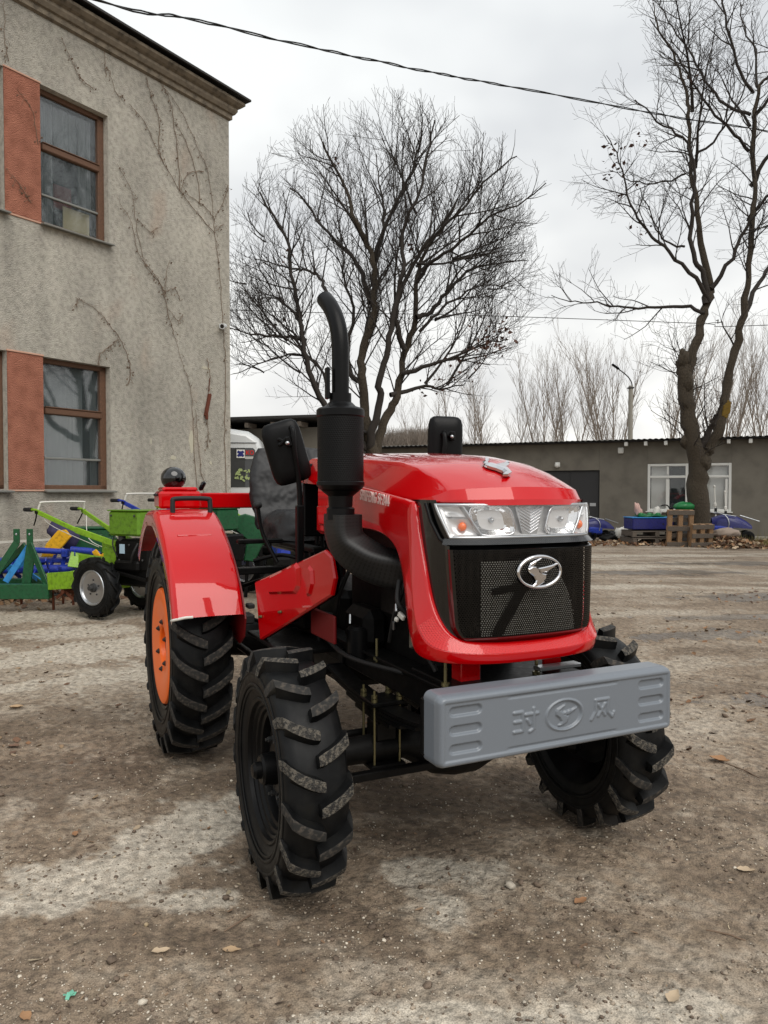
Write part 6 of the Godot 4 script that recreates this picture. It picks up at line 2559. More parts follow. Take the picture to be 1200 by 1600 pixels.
		obj("shell", shell, M.black_satin, mr)
		var gl := MB.new()
		gl.xf = shell.xf
		gl.box(Vector3(0, 0, -0.0195), Vector3(0.13, 0.22, 0.002))
		obj("glass", gl, M.chrome, mr)
		var jt := MB.new()
		jt.xf = shell.xf
		jt.box(Vector3(0.0, 0.045, 0.034), Vector3(0.05, 0.014, 0.018), 0.004, Basis(Vector3(0, 0, 1), -0.7))
		jt.box(Vector3(0.0, 0.045, 0.036), Vector3(0.05, 0.014, 0.018), 0.004, Basis(Vector3(0, 0, 1), 0.5))
		jt.box(Vector3(0.02, 0.038, 0.044), Vector3(0.022, 0.04, 0.02), 0.004)
		var jo := obj("joint", jt, M.black_satin, mr)
		var nb2 := MB.new()
		nb2.xf = shell.xf
		nb2.ball(Vector3(0.014, 0.034, 0.058), Vector3(0.009, 0.008, 0.008), 10)
		obj("nut", nb2, M.silver_dull, mr)

# ------------------------------------------------------------------ walking tractors in a row by the wall
var small_tyre: ArrayMesh
var small_lugs := []

func silver_rim(w: Node3D) -> void:
	for sgn in [-1.0, 1.0]:
		var mb := MB.new()
		mb.lathe(p2([sgn * 0.046, 0.165, sgn * 0.052, 0.172, sgn * 0.058, 0.166, sgn * 0.050, 0.156, sgn * 0.036, 0.15, sgn * 0.030, 0.11, sgn * 0.032, 0.06, sgn * 0.03, 0.0]), 32, 26.0)
		obj("rim", mb, M.silver_dull, w)
	var hb := MB.new()
	for s in [-1.0, 1.0]:
		hb.lathe(p2([s * 0.03, 0.045, s * 0.05, 0.042, s * 0.055, 0.025, s * 0.085, 0.022, s * 0.087, 0.0]), 14)
		for k in 5:
			var a := TAU * k / 5.0
			hb.ball(Vector3(s * 0.034, cos(a) * 0.075, sin(a) * 0.075), Vector3(0.008, 0.01, 0.01), 6)
	obj("hub", hb, M.cast_grey, w)

func walking_tractor(label: String, at: Vector3, turn: float, paint: Material, grip_bar: Material, rise: float, hood: Material) -> Node3D:
	var t := thing("walking_tractor", label, "walking tractor", at, turn)
	if small_tyre == null:
		small_tyre = tyre_mesh(0.295, 0.125, 0.170, 0.020)
		for s in 2:
			small_lugs.append([lug_mesh(0.295, 0.125, 0.170, 0.020, -1.0 if s == 0 else 1.0, 0.40, 0.022, M.rubber)])
	for s in [-1.0, 1.0]:
		add_wheel(t, Vector3(s * 0.30, 0.293, 0.0), 0.0, small_tyre, small_lugs, 13, silver_rim, 0.2 * s)
		var hb := MB.new()
		var a := Vector3(s * 0.12, 0.70, 0.06)
		var b := Vector3(s * 0.20, 0.83 + rise * 0.6, -0.42)
		var c := Vector3(s * 0.28, 1.015 + rise, -0.94)
		bar(hb, a, b, 0.022, 0.060, 0.004)
		bar(hb, b, c, 0.020, 0.046, 0.004)
		hb.tube(curve(PackedVector3Array([c + Vector3(0, 0, 0.05), c + Vector3(0, 0.012, -0.03), c + Vector3(0, 0.012, -0.10)]), 3), 0.014, 10)
		obj("handlebar", hb, grip_bar if s > 0 or grip_bar != M.lime_paint else paint, t)
		var gp := MB.new()
		gp.tube(PackedVector3Array([c + Vector3(0, 0.012, -0.05), c + Vector3(0, 0.012, -0.17)]), 0.021, 12)
		obj("grip", gp, M.black_matt, t)
		var lv := MB.new()
		lv.tube(curve(PackedVector3Array([c + Vector3(0, -0.02, 0.02), c + Vector3(s * -0.01, -0.07, 0.0), c + Vector3(s * -0.02, -0.15, -0.05)]), 4), 0.007, 6)
		lv.box(c + Vector3(0, -0.01, 0.03), Vector3(0.03, 0.04, 0.04), 0.006)
		obj("clutch_lever", lv, M.black_satin, t)
	var hoop := MB.new()
	hoop.tube(curve(PackedVector3Array([Vector3(-0.275, 1.02 + rise, -0.90), Vector3(-0.265, 1.085 + rise, -0.88), Vector3(-0.22, 1.105 + rise, -0.87), Vector3(0.22, 1.105 + rise, -0.87), Vector3(0.265, 1.085 + rise, -0.88), Vector3(0.275, 1.02 + rise, -0.90)]), 5), 0.0095, 8)
	obj("hoop", hoop, M.white_plastic, t)
	var cb := MB.new()
	cb.tube(curve(PackedVector3Array([Vector3(0.27, 0.98, -0.85), Vector3(0.1, 0.72, -0.6), Vector3(0.05, 0.62, -0.2)]), 5), 0.004, 5)
	cb.tube(curve(PackedVector3Array([Vector3(-0.27, 0.98, -0.88), Vector3(-0.2, 0.85, -0.75), Vector3(-0.1, 0.66, -0.2)]), 5), 0.004, 5)
	obj("cables", cb, M.white_plastic, t)
	var tk := MB.new()
	tk.box(Vector3(0.0, 0.905, 0.22), Vector3(0.33, 0.24, 0.42), 0.02)
	var tko := obj("fuel_tank", tk, hood, t)
	var lip := MB.new()
	lip.box(Vector3(0, 1.03, 0.22), Vector3(0.345, 0.012, 0.435), 0.004)
	obj("lid", lip, hood, tko)
	var en := MB.new()
	en.box(Vector3(0.0, 0.60, 0.30), Vector3(0.28, 0.30, 0.46), 0.02)
	en.box(Vector3(0.0, 0.40, 0.22), Vector3(0.24, 0.20, 0.60), 0.02)
	en.box(Vector3(-0.15, 0.50, 0.26), Vector3(0.06, 0.10, 0.34), 0.02)
	en.xf = Transform3D(Basis.IDENTITY, Vector3(0.17, 0.55, 0.30))
	en.lathe(p2([-0.03, 0.0, -0.03, 0.17, 0.03, 0.17, 0.03, 0.12, 0.0, 0.1, 0.0, 0.0]), 24)
	en.xf = Transform3D.IDENTITY
	bar(en, Vector3(-0.17, 0.44, 0.1), Vector3(-0.16, 0.36, 0.62), 0.03, 0.03)
	bar(en, Vector3(0.15, 0.36, 0.6), Vector3(-0.16, 0.36, 0.62), 0.03, 0.03)
	obj("engine", en, M.oily_black, t)
	var hs := MB.new()
	hs.tube(curve(PackedVector3Array([Vector3(-0.145, 0.72, 0.40), Vector3(-0.19, 0.62, 0.38), Vector3(-0.16, 0.50, 0.30), Vector3(-0.15, 0.45, 0.12)]), 5), 0.011, 6)
	hs.tube(curve(PackedVector3Array([Vector3(-0.12, 0.80, 0.05), Vector3(-0.17, 0.70, 0.08), Vector3(-0.15, 0.58, 0.12)]), 5), 0.007, 6)
	obj("hose", hs, M.black_matt, t)
	var bt := MB.new()
	for q in [[-0.146, 0.55, 0.14], [-0.146, 0.70, 0.28], [-0.146, 0.56, 0.46], [-0.10, 0.60, -0.17], [0.08, 0.42, -0.19], [-0.171, 0.98, 0.06], [-0.171, 0.98, 0.38]]:
		bt.ball(Vector3(q[0], q[1], q[2]), Vector3(0.012, 0.012, 0.012), 6)
	obj("bolt_heads", bt, M.cast_grey, t)
	var mf := MB.new()
	mf.tube(PackedVector3Array([Vector3(-0.10, 0.73, 0.13), Vector3(-0.10, 0.79, 0.13)]), 0.035, 12)
	obj("filter", mf, M.cast_grey, t)
	var lbm := MB.new()
	lbm.box(Vector3(-0.143, 0.66, 0.18), Vector3(0.004, 0.09, 0.07))
	obj("label_plate", lbm, mat("pale_label", Color(0.66, 0.76, 0.82), 0.5), t)
	var gb := MB.new()
	gb.box(Vector3(0, 0.47, -0.05), Vector3(0.18, 0.42, 0.26), 0.03)
	gb.box(Vector3(0, 0.66, -0.10), Vector3(0.16, 0.14, 0.20), 0.02)
	gb.xf = Transform3D(Basis.IDENTITY, Vector3(0, 0.293, 0))
	gb.lathe(p2([-0.28, 0.0, -0.28, 0.03, 0.28, 0.03, 0.28, 0.0]), 12)
	obj("gearbox", gb, paint, t)
	var pan := MB.new()
	pan.box(Vector3(0.0, 0.715, -0.16), Vector3(0.12, 0.07, 0.10), 0.01)
	for q in [[-0.06, 0.77, -0.22], [0.03, 0.80, -0.18], [0.08, 0.78, -0.25]]:
		pan.tube(PackedVector3Array([Vector3(q[0], 0.68, -0.15), Vector3(q[0], q[1], q[2])]), 0.009, 6)
		pan.ball(Vector3(q[0], q[1], q[2]), Vector3(0.02, 0.02, 0.02), 8)
	obj("gear_levers", pan, M.deep_green, t)
	var tc := MB.new()
	tc.box(Vector3(0, 0.40, -0.50), Vector3(0.62, 0.012, 0.40), 0.003, Basis.from_euler(Vector3(-0.18, 0, 0)))
	for s in [-1, 1]:
		tc.box(Vector3(s * 0.31, 0.33, -0.50), Vector3(0.012, 0.17, 0.42), 0.003, Basis.from_euler(Vector3(-0.1, 0, 0)))
	bar(tc, Vector3(0, 0.50, -0.12), Vector3(0, 0.52, -0.60), 0.07, 0.09)
	obj("tiller_cover", tc, paint, t)
	var bl := MB.new()
	rod(bl, Vector3(-0.30, 0.22, -0.5), Vector3(0.30, 0.22, -0.5), 0.025, 10)
	for k in 7:
		var x := -0.27 + k * 0.09
		for q in 3:
			var a := q * TAU / 3.0 + k
			bar(bl, Vector3(x, 0.22, -0.5), Vector3(x, 0.22 + cos(a) * 0.15, -0.5 + sin(a) * 0.15), 0.008, 0.03, 0.0)
	obj("tiller_blades", bl, M.rust, t)
	return t

func make_implements() -> void:
	var tn := deg_to_rad(60.2)
	walking_tractor("lime green walking tractor with a silver wheel rim, nearest of the row by the wall", Vector3(-2.61, 0, -7.36), tn, M.lime_paint, M.lime_paint, 0.0, M.leaf_green)
	walking_tractor("walking tractor with blue handlebars, second of the row behind the lime green one", Vector3(-2.06, 0, -8.31), tn, M.blue_paint, M.blue_paint, 0.085, M.deep_green)
	walking_tractor("green walking tractor seen through the gap under the red tractor's cross beam", Vector3(-1.52, 0, -9.25), tn, M.lime_paint, M.lime_paint, 0.02, M.deep_green)
	# green three point plough frame at the left edge
	var f := thing("plough_frame", "dark green A shaped plough frame standing on tines at the left edge", "plough frame", Vector3(-3.60, 0, -7.6), 0.0)
	var bm := MB.new()
	bm.box(Vector3(-0.42, 0.205, 0.12), Vector3(1.30, 0.15, 0.09), 0.006)
	obj("front_beam", bm, M.deep_green, f)
	var b2 := MB.new()
	b2.box(Vector3(-0.42, 0.235, -0.35), Vector3(1.20, 0.09, 0.08), 0.006)
	bar(b2, Vector3(0.20, 0.26, 0.13), Vector3(-0.15, 0.31, -0.35), 0.07, 0.06)
	obj("rear_beam", b2, M.deep_green, f)
	for x in [-0.165, -0.03]:
		var lg := MB.new()
		lg.box(Vector3(x, 0.755, 0.0), Vector3(0.062, 0.15, 0.022), 0.004)
		var lo := obj("hitch_lug", lg, M.deep_green, f)
		var hl := MB.new()
		hl.ball(Vector3(x, 0.775, 0.012), Vector3(0.012, 0.012, 0.004), 8)
		obj("hole", hl, M.silver_dull, lo)
	for q in [[-0.165, 0.69, 0.0, -0.40, 0.30, 0.06], [-0.10, 0.66, -0.05, -0.60, 0.27, -0.3], [-0.02, 0.68, 0.02, 0.22, 0.22, 0.14]]:
		var lg := MB.new()
		bar(lg, Vector3(q[0], q[1], q[2]), Vector3(q[3], q[4], q[5]), 0.022, 0.068)
		obj("leg", lg, M.deep_green, f)
	var pl := MB.new()
	pl.xf = Transform3D(Basis.IDENTITY, Vector3(0, 0, 0.0))
	pl.prism(p2([-0.055, 0.69, -0.01, 0.69, 0.02, 0.52, -0.02, 0.27, -0.115, 0.27, -0.085, 0.5]), 0.02, 0.004)
	obj("gusset", pl, M.deep_green, f)
	var stt := MB.new()
	bar(stt, Vector3(-0.06, 0.66, -0.06), Vector3(-0.265, 0.29, 0.04), 0.02, 0.06)
	bar(stt, Vector3(-0.35, 0.36, -0.2), Vector3(-0.12, 0.52, -0.25), 0.02, 0.05)
	bar(stt, Vector3(-0.15, 0.34, -0.25), Vector3(0.12, 0.27, 0.02), 0.02, 0.05)
	bar(stt, Vector3(-0.75, 0.47, -0.3), Vector3(-0.35, 0.40, -0.3), 0.02, 0.06)
	obj("brace", stt, M.sky_blue_paint, f)
	for q in [[0.21, 0.02], [-0.3, -0.35], [0.12, -0.42], [-0.8, 0.1], [-0.75, -0.35]]:
		var tn2 := MB.new()
		tn2.tube(curve(PackedVector3Array([Vector3(q[0], 0.2, q[1]), Vector3(q[0] + 0.012, 0.1, q[1] + 0.02), Vector3(q[0] - 0.005, 0.0, q[1] - 0.02)]), 4), 0.013, 6)
		obj("tine", tn2, M.rust, f)
	var pn := MB.new()
	for q in [[0.24, 0.25, 0.12], [0.30, 0.175, 0.12]]:
		rod(pn, Vector3(q[0] - 0.03, q[1], q[2]), Vector3(q[0] + 0.11, q[1], q[2]), 0.016, 8)
	obj("hitch_pin", pn, M.cast_grey, f)
	# blue tiller with a yellow end cover, between the frame and the wall
	var e := thing("rotary_tiller", "blue rotary tiller with a yellow side cover lying behind the dark green plough frame", "rotary tiller", Vector3(-3.62, 0, -8.35), 0.05)
	var pb := MB.new()
	rod(pb, Vector3(-0.30, 0.555, 0), Vector3(0.04, 0.535, 0), 0.033, 12)
	rod(pb, Vector3(0.10, 0.56, 0.02), Vector3(0.34, 0.54, 0.02), 0.038, 12)
	rod(pb, Vector3(0.34, 0.53, 0.02), Vector3(0.46, 0.47, 0.05), 0.045, 12)
	pb.box(Vector3(0.03, 0.52, 0.0), Vector3(0.07, 0.09, 0.09), 0.01)
	obj("shaft_tube", pb, M.blue_paint, e)
	var yc := MB.new()
	yc.xf = Transform3D(Basis.IDENTITY, Vector3(0, 0, -0.12))
	yc.prism(p2([-0.28, 0.47, -0.14, 0.47, 0.06, 0.70, 0.0, 0.78, -0.09, 0.77, -0.22, 0.62]), 0.03, 0.006)
	obj("side_cover", yc, M.yellow_paint, e)
	var yk := MB.new()
	yk.xf = Transform3D(Basis.from_euler(Vector3(0, 0, 0.6)), Vector3(0.42, 0.5, 0.1))
	yk.box(Vector3.ZERO, Vector3(0.06, 0.14, 0.03), 0.008)
	yk.box(Vector3(0.04, -0.03, 0), Vector3(0.07, 0.04, 0.03), 0.008)
	obj("hook", yk, M.yellow_paint, e)
	var rt := MB.new()
	rod(rt, Vector3(-0.9, 0.34, 0), Vector3(0.3, 0.34, 0), 0.05, 12)
	for k in 9:
		var x := -0.85 + k * 0.14
		for q in 4:
			var a := q * TAU / 4.0 + k * 0.5
			bar(rt, Vector3(x, 0.34, 0), Vector3(x + 0.03, 0.34 + cos(a) * 0.21, sin(a) * 0.21), 0.012, 0.045, 0.0)
	rt.box(Vector3(-0.3, 0.43, -0.15), Vector3(1.2, 0.05, 0.2), 0.01)
	obj("rotor", rt, M.blue_paint, e)
	var lc := MB.new()
	lc.box(Vector3(0.28, 0.44, 0.08), Vector3(0.34, 0.012, 0.20), 0.003, Basis.from_euler(Vector3(0.9, 0.0, -0.22)))
	obj("flap", lc, M.lime_paint, e)
	var sk := MB.new()
	nc.seed = 303
	var rows := []
	for j in 11:
		var v := j / 10.0
		var row := PackedVector3Array()
		for i in 26:
			var a := TAU * i / 26.0
			var r := sin(PI * lerpf(0.12, 0.98, v))
			var w := 1.0 + nc.get_noise_3d(cos(a) * 1.5, v * 3.0, sin(a) * 1.5) * 0.4
			row.append(Vector3(cos(a) * 0.16 * r * w + (v - 0.5) * 0.14, lerpf(0.36, 0.0, v), sin(a) * 0.12 * r * w))
		rows.append(row)
	sk.grid(rows, true, 180.0)
	var so := obj("cloth_bundle", sk, M.purple_cloth)
	so.position = Vector3(-3.72, 0.52, -8.62)
	tag(so, "dark purple cloth bundle lying on the blue tiller under the lime handlebar", "cloth")
	var cr := thing("crate", "dark green metal box standing against the grey wall behind the lime walking tractor", "box", Vector3(-3.52, 0, -9.05), 0.3)
	var cb := MB.new()
	cb.box(Vector3(0, 0.38, 0), Vector3(0.46, 0.76, 0.34), 0.015)
	obj("body", cb, M.deep_green, cr)
	var cl := MB.new()
	cl.box(Vector3(0, 0.775, 0), Vector3(0.48, 0.03, 0.36), 0.008)
	obj("lid", cl, M.deep_green, cr)
	# blue parts beyond the red tractor's seat
	var bp := thing("engine_block", "blue and white small engine standing behind the red tractor's platform", "engine", Vector3(-0.95, 0, -8.1), 0.4)
	var b1 := MB.new()
	b1.box(Vector3(0, 0.62, 0), Vector3(0.5, 0.20, 0.3), 0.03)
	b1.box(Vector3(0.1, 0.76, 0), Vector3(0.2, 0.12, 0.2), 0.03)
	obj("block", b1, M.blue_paint, bp)
	var b3 := MB.new()
	b3.box(Vector3(-0.1, 0.745, 0.08), Vector3(0.16, 0.06, 0.1), 0.015)
	b3.box(Vector3(0.28, 0.80, 0.0), Vector3(0.12, 0.05, 0.12), 0.015)
	b3.ball(Vector3(0.2, 0.66, 0.16), Vector3(0.05, 0.05, 0.03), 10)
	obj("cover", b3, M.white_plastic, bp)
	var b4 := MB.new()
	b4.box(Vector3(0, 0.26, 0), Vector3(0.6, 0.52, 0.35), 0.03)
	obj("stand", b4, M.oily_black, bp)
	var gs := thing("belt_guard", "dark green sheet metal guard behind the red fender's inner edge", "guard", Vector3(-1.60, 0, -8.55), 0.2)
	var g1 := MB.new()
	g1.prism(p2([-0.20, 0.90, 0.0, 0.96, 0.20, 0.90, 0.34, 0.66, 0.20, 0.60, 0.10, 0.40, -0.02, 0.42, 0.02, 0.66, -0.16, 0.82]), 0.05, 0.012)
	obj("plate", g1, M.deep_green, gs)
	var g2 := MB.new()
	bar(g2, Vector3(0.0, 0.0, 0.02), Vector3(0.03, 0.5, 0.02), 0.04, 0.04)
	bar(g2, Vector3(0.2, 0.0, 0.02), Vector3(0.17, 0.6, 0.02), 0.04, 0.04)
	obj("stay", g2, M.oily_black, gs)

# ------------------------------------------------------------------ goods stacked before the low building
func plank(mb: MB, ce: Vector3, size: Vector3) -> void:
	mb.box(ce, size, 0.004, Basis.from_euler(Vector3(rng.randf_range(-0.012, 0.012), rng.randf_range(-0.012, 0.012), rng.randf_range(-0.012, 0.012))))

func pallet(label: String, wide: float, tall: float, skew: float, wood: Material) -> Node3D:
	# lies flat: boards along x over three bearers along z
	var p := thing("pallet", label, "pallet", Vector3.ZERO, 0.0, "wooden pallets before the low building")
	for k in 3:
		var b := MB.new()
		plank(b, Vector3((k - 1) * (wide * 0.5 - 0.05), 0.06, 0), Vector3(0.095, 0.10, tall))
		obj("bearer", b, wood, p)
	for k in 5:
		var b := MB.new()
		plank(b, Vector3(0, 0.122, (k - 2) * (tall * 0.5 - 0.05) * 0.5), Vector3(wide, 0.022, 0.10))
		obj("board", b, M.weathered_wood if k % 2 else wood, p)
	for k in 3:
		var b := MB.new()
		plank(b, Vector3(0, -0.001, (k - 1) * (tall * 0.5 - 0.05)), Vector3(wide, 0.02, 0.10))
		obj("bottom_board", b, M.weathered_wood, p)
	return p

func lumpy(sd: int, r: Vector3, rough: float, segs := 20) -> MB:
	var f := FastNoiseLite.new()
	f.seed = sd
	f.frequency = 1.3
	var rows := []
	for i in segs / 2 + 1:
		var a := PI * i / (segs / 2)
		var row := PackedVector3Array()
		for k in segs:
			var b := TAU * k / segs
			var d := Vector3(sin(a) * cos(b), cos(a), sin(a) * sin(b))
			row.append(d * r * (1.0 + rough * f.get_noise_3dv(d * 1.6)))
		rows.append(row)
	var mb := MB.new()
	mb.grid(rows, true, 180.0)
	return mb

func make_goods() -> void:
	rng.seed = 61
	# two leaning pallets by the tree
	var p := pallet("pale wooden pallet stood on edge against the tree trunk, taller of the leaning pair", 0.56, 0.82, 0.0, M.pallet_wood)
	p.transform = Transform3D(Basis(Vector3.UP, -0.08) * Basis.from_euler(Vector3(-PI / 2 + 0.14, 0, 0)) * Basis(Vector3.UP, PI), Vector3(6.62, 0.40, -16.55))
	var p_low := pallet("low wooden pallet stood on edge at the tree, lower of the leaning pair", 0.50, 0.50, 0.0, M.pallet_wood)
	p_low.transform = Transform3D(Basis(Vector3.UP, 0.12) * Basis.from_euler(Vector3(-PI / 2 + 0.16, 0, 0)) * Basis(Vector3.UP, PI), Vector3(7.03, 0.25, -16.35))
	# a flat stack with the blue panel on it
	for k in 2:
		var s := pallet(["flat grey pallet lying on the ground under the blue panel", "flat pallet on top of another, carrying the blue panel"][k], 1.15, 0.80, 0.0, M.weathered_wood)
		s.position = Vector3(6.28 + 0.02 * k, 0.02 + 0.165 * k, -17.5)
		s.rotation.y = 0.06 - 0.05 * k
	var bx := thing("blue_cabinet", "long dark blue metal cabinet lying on the stacked pallets before the white window", "cabinet", Vector3(6.30, 0.345, -17.5), 0.03)
	var m1 := MB.new()
	m1.box(Vector3(0, 0.135, 0), Vector3(1.10, 0.27, 0.6), 0.02)
	obj("body", m1, M.navy_paint, bx)
	var m2 := MB.new()
	m2.box(Vector3(0, 0.276, 0), Vector3(1.12, 0.02, 0.62), 0.006)
	obj("rim", m2, M.sky_blue_paint, bx)
	var m3 := MB.new()
	for s in [-1, 1]:
		m3.box(Vector3(0.23 + s * 0.06, 0.13, 0.302), Vector3(0.05, 0.03, 0.004), 0.0, Basis(Vector3(0, 0, 1), 0.5 * s))
	obj("emblem", m3, M.black_matt, bx)
	var green := lumpy(5, Vector3(0.30, 0.045, 0.16), 0.8)
	for k in 3:
		green.ball(Vector3(-0.2 + 0.2 * k, 0.03, 0.05), Vector3(0.07, 0.05, 0.06), 10)
	var go := obj("green_cover", green, M.green_plastic)
	go.position = Vector3(6.22, 0.66, -17.45)
	tag(go, "crumpled green plastic covers lying on top of the dark blue cabinet", "cover")
	var sacks := [[5.98, 0.79, -17.45, Vector3(0.075, 0.16, 0.08), "pink_plastic", "pinkish white plastic bag standing at the left end of the dark blue cabinet", 0.3], [6.44, 0.74, -17.5, Vector3(0.085, 0.12, 0.08), "white_plastic", "white plastic bag standing on the middle of the dark blue cabinet", -0.1]]
	for s in sacks:
		var mb := lumpy(int(s[0] * 10), s[3], 0.7)
		var o := obj("plastic_bag", mb, M[s[4]])
		o.position = Vector3(s[0], s[1], s[2])
		o.rotation.z = s[6]
		tag(o, s[5], "bag")
	var bk := thing("engine_part", "black engine part with a curved handle on the right end of the blue cabinet", "machine part", Vector3(6.72, 0.63, -17.4), 0.2)
	var k1 := MB.new()
	k1.box(Vector3(0, 0.08, 0), Vector3(0.16, 0.16, 0.16), 0.03)
	k1.box(Vector3(0.02, 0.19, 0), Vector3(0.08, 0.08, 0.08), 0.02)
	obj("body", k1, M.black_satin, bk)
	var k2 := MB.new()
	k2.tube(curve(PackedVector3Array([Vector3(0, 0.15, 0), Vector3(-0.08, 0.27, 0), Vector3(-0.20, 0.28, 0.02), Vector3(-0.27, 0.26, 0.02)]), 4), 0.014, 8)
	obj("handle", k2, M.black_satin, bk)
	var gb := lumpy(9, Vector3(0.23, 0.11, 0.16), 0.35)
	var gbo := obj("green_sack", gb, M.green_plastic)
	gbo.position = Vector3(6.92, 0.88, -17.15)
	tag(gbo, "rounded green sack leaning on the tree trunk above the leaning pallets", "sack")
	var gs := MB.new()
	gs.box(Vector3(6.92, 0.40, -17.2), Vector3(0.4, 0.78, 0.3), 0.02)
	var gso := obj("grey_box", gs, M.cast_grey)
	tag(gso, "grey box under the green sack behind the leaning pallets", "box")
	# blue covered machines at both sides
	small_blue("small blue machine with a bulging hood right of the tree trunk", Vector3(8.35, 0, -17.9), -0.30, 1.0)
	small_blue("small dark blue machine half hidden behind the red tractor's headlight", Vector3(5.45, 0, -18.9), 0.2, 0.82)
	var heap := [[5.86, 0.16, -18.2, Vector3(0.17, 0.20, 0.15), "white_plastic", "crumpled white sheet in the heap left of the blue cabinet", "sheet"], [6.02, 0.12, -18.0, Vector3(0.14, 0.14, 0.14), "cast_grey", "grey metal casting lying in the heap left of the blue cabinet", "casting"], [5.72, 0.12, -18.3, Vector3(0.16, 0.14, 0.14), "black_matt", "black bundle lying in front of the dark door of the low building", "bundle"], [5.52, 0.08, -18.2, Vector3(0.2, 0.1, 0.14), "oily_black", "low black lump nearest the red hood in the heap by the dark door", "lump"]]
	for h in heap:
		var o := obj("heap_piece", lumpy(int(h[0] * 31), h[3], 0.9, 16), M[h[4]])
		o.name = numbered({"sheet": "white_sheet", "casting": "metal_casting", "bundle": "black_bundle", "lump": "black_lump"}[h[6]])
		o.position = Vector3(h[0], h[1], h[2])
		tag(o, h[5], h[6])
	# white trimmer poles leaning on the window
	var at := [[8.07, 1.30, "white pole leaning before the right half of the white window, nearest the trunk", 0.05], [8.42, 1.36, "white pole in the middle before the right half of the white window", -0.03], [8.66, 1.22, "white pole at the right end of the white window", 0.0]]
	for q in at:
		var o := thing("trimmer_pole", q[2], "pole", Vector3(q[0], 0, -18.75), 0.0, "white poles leaning before the window")
		var m := MB.new()
		rod(m, Vector3(0, 0, 0), Vector3(q[3], q[1], -0.12), 0.016, 8)
		obj("shaft", m, M.white_plastic, o)
		var n := MB.new()
		n.ball(Vector3(q[3], q[1], -0.12), Vector3(0.03, 0.04, 0.03), 8)
		n.box(Vector3(q[3] * 0.7, q[1] * 0.66, -0.08), Vector3(0.07, 0.10, 0.06), 0.015)
		obj("handle", n, M.white_plastic, o)
		var d := MB.new()
		d.box(Vector3(q[3] * 0.5, q[1] * 0.54, -0.06), Vector3(0.06, 0.16, 0.05), 0.012)
		obj("motor", d, M.black_matt, o)
	var rb := lumpy(21, Vector3(0.30, 0.13, 0.2), 0.5)
	var ro := obj("rubble_sack", rb, mat("dusty_sack", Color(0.58, 0.52, 0.47), 0.95))
	ro.position = Vector3(7.85, 0.26, -17.0)
	tag(ro, "dusty pale sack lying on the heap of leaves right of the tree", "sack")
	# weeds and dry grass by the kerb
	rng.seed = 88
	var gm := MB.new()
	for i in 900:
		var x := rng.randf_range(7.6, 11.5)
		var z := -16.7 - rng.randf() * 1.4 + (x - 8.0) * 0.25
		var g := Vector3(x, 0, z)
		var h := rng.randf_range(0.05, 0.24) * (1.0 if rng.randf() < 0.85 else 1.8)
		var lean := Vector3(rng.randf_range(-0.1, 0.1), h, rng.randf_range(-0.1, 0.1))
		var w := Vector3(0.006, 0, 0.003)
		gm.tri(g - w, g + lean, g + w)
	var gr := obj("dry_grass", gm, mat("dry_grass", Color(0.46, 0.43, 0.26), 0.95))
	kind(gr, "stuff")
	tag(gr, "dry grass and weeds along the foot of the low building")

func small_blue(label: String, at: Vector3, turn: float, sc: float) -> void:
	var t := thing("small_machine", label, "machine", at, turn)
	t.scale = Vector3.ONE * sc
	var rows := []
	for i in 13:
		var u := i / 12.0
		var row := PackedVector3Array()
		for k in 17:
			var a := PI * k / 16.0
			var hgt := 0.30 * pow(sin(PI * lerpf(0.16, 0.96, u)), 0.6)
			row.append(Vector3(lerpf(-0.42, 0.46, u), 0.40 + hgt * pow(sin(a), 0.7) - u * 0.06, cos(a) * 0.24 * (0.7 + 0.3 * sin(PI * u))))
		rows.append(row)
	var mb := MB.new()
	mb.grid(rows, false, 180.0)
	obj("hood", mb, M.navy_paint, t)
	var b := MB.new()
	b.box(Vector3(-0.18, 0.30, 0.10), Vector3(0.45, 0.22, 0.30), 0.04)
	obj("side_panel", b, M.blue_paint, t)
	var s := MB.new()
	s.tube(curve(PackedVector3Array([Vector3(-0.08, 0.30, 0.25), Vector3(-0.06, 0.50, 0.26), Vector3(-0.14, 0.66, 0.20), Vector3(-0.36, 0.74, 0.12)]), 5), 0.012, 8)
	s.tube(PackedVector3Array([Vector3(-0.5, 0.74, 0.1), Vector3(0.1, 0.64, 0.2)]), 0.012, 8)
	s.tube(PackedVector3Array([Vector3(0.2, 0.66, 0.1), Vector3(0.62, 0.52, 0.12)]), 0.014, 8)
	obj("rails", s, M.silver_dull, t)
	var d := MB.new()
	d.box(Vector3(0.0, 0.16, 0.0), Vector3(0.8, 0.16, 0.3), 0.02)
	d.box(Vector3(-0.42, 0.34, 0), Vector3(0.16, 0.3, 0.3), 0.03)
	obj("frame", d, M.oily_black, t)
	for x in [-0.3, 0.36]:
		for z in [-0.2, 0.2]:
			var w := MB.new()
			w.xf = Transform3D(Basis(Vector3.UP, PI / 2), Vector3(x, 0.15, z))
			w.lathe(p2([-0.05, 0.06, -0.05, 0.13, -0.03, 0.15, 0.03, 0.15, 0.05, 0.13, 0.05, 0.06, 0.02, 0.05, 0.02, 0.0]), 18)
			obj("wheel", w, M.rubber, t)

# ------------------------------------------------------------------ bare trees
# o: max level, per metre, length, start, tilt low/high, rise, tip radius
func wander(r: RandomNumberGenerator, p: Vector3, d: Vector3, length: float, segs: int, rise: float, wob: float) -> PackedVector3Array:
	var o := PackedVector3Array([p])
	var q := p
	for i in segs:
		d = (d + Vector3(r.randf_range(-wob, wob), r.randf_range(-wob, wob) + rise / segs, r.randf_range(-wob, wob))).normalized()
		q += d * (length / segs)
		o.append(q)
	return o

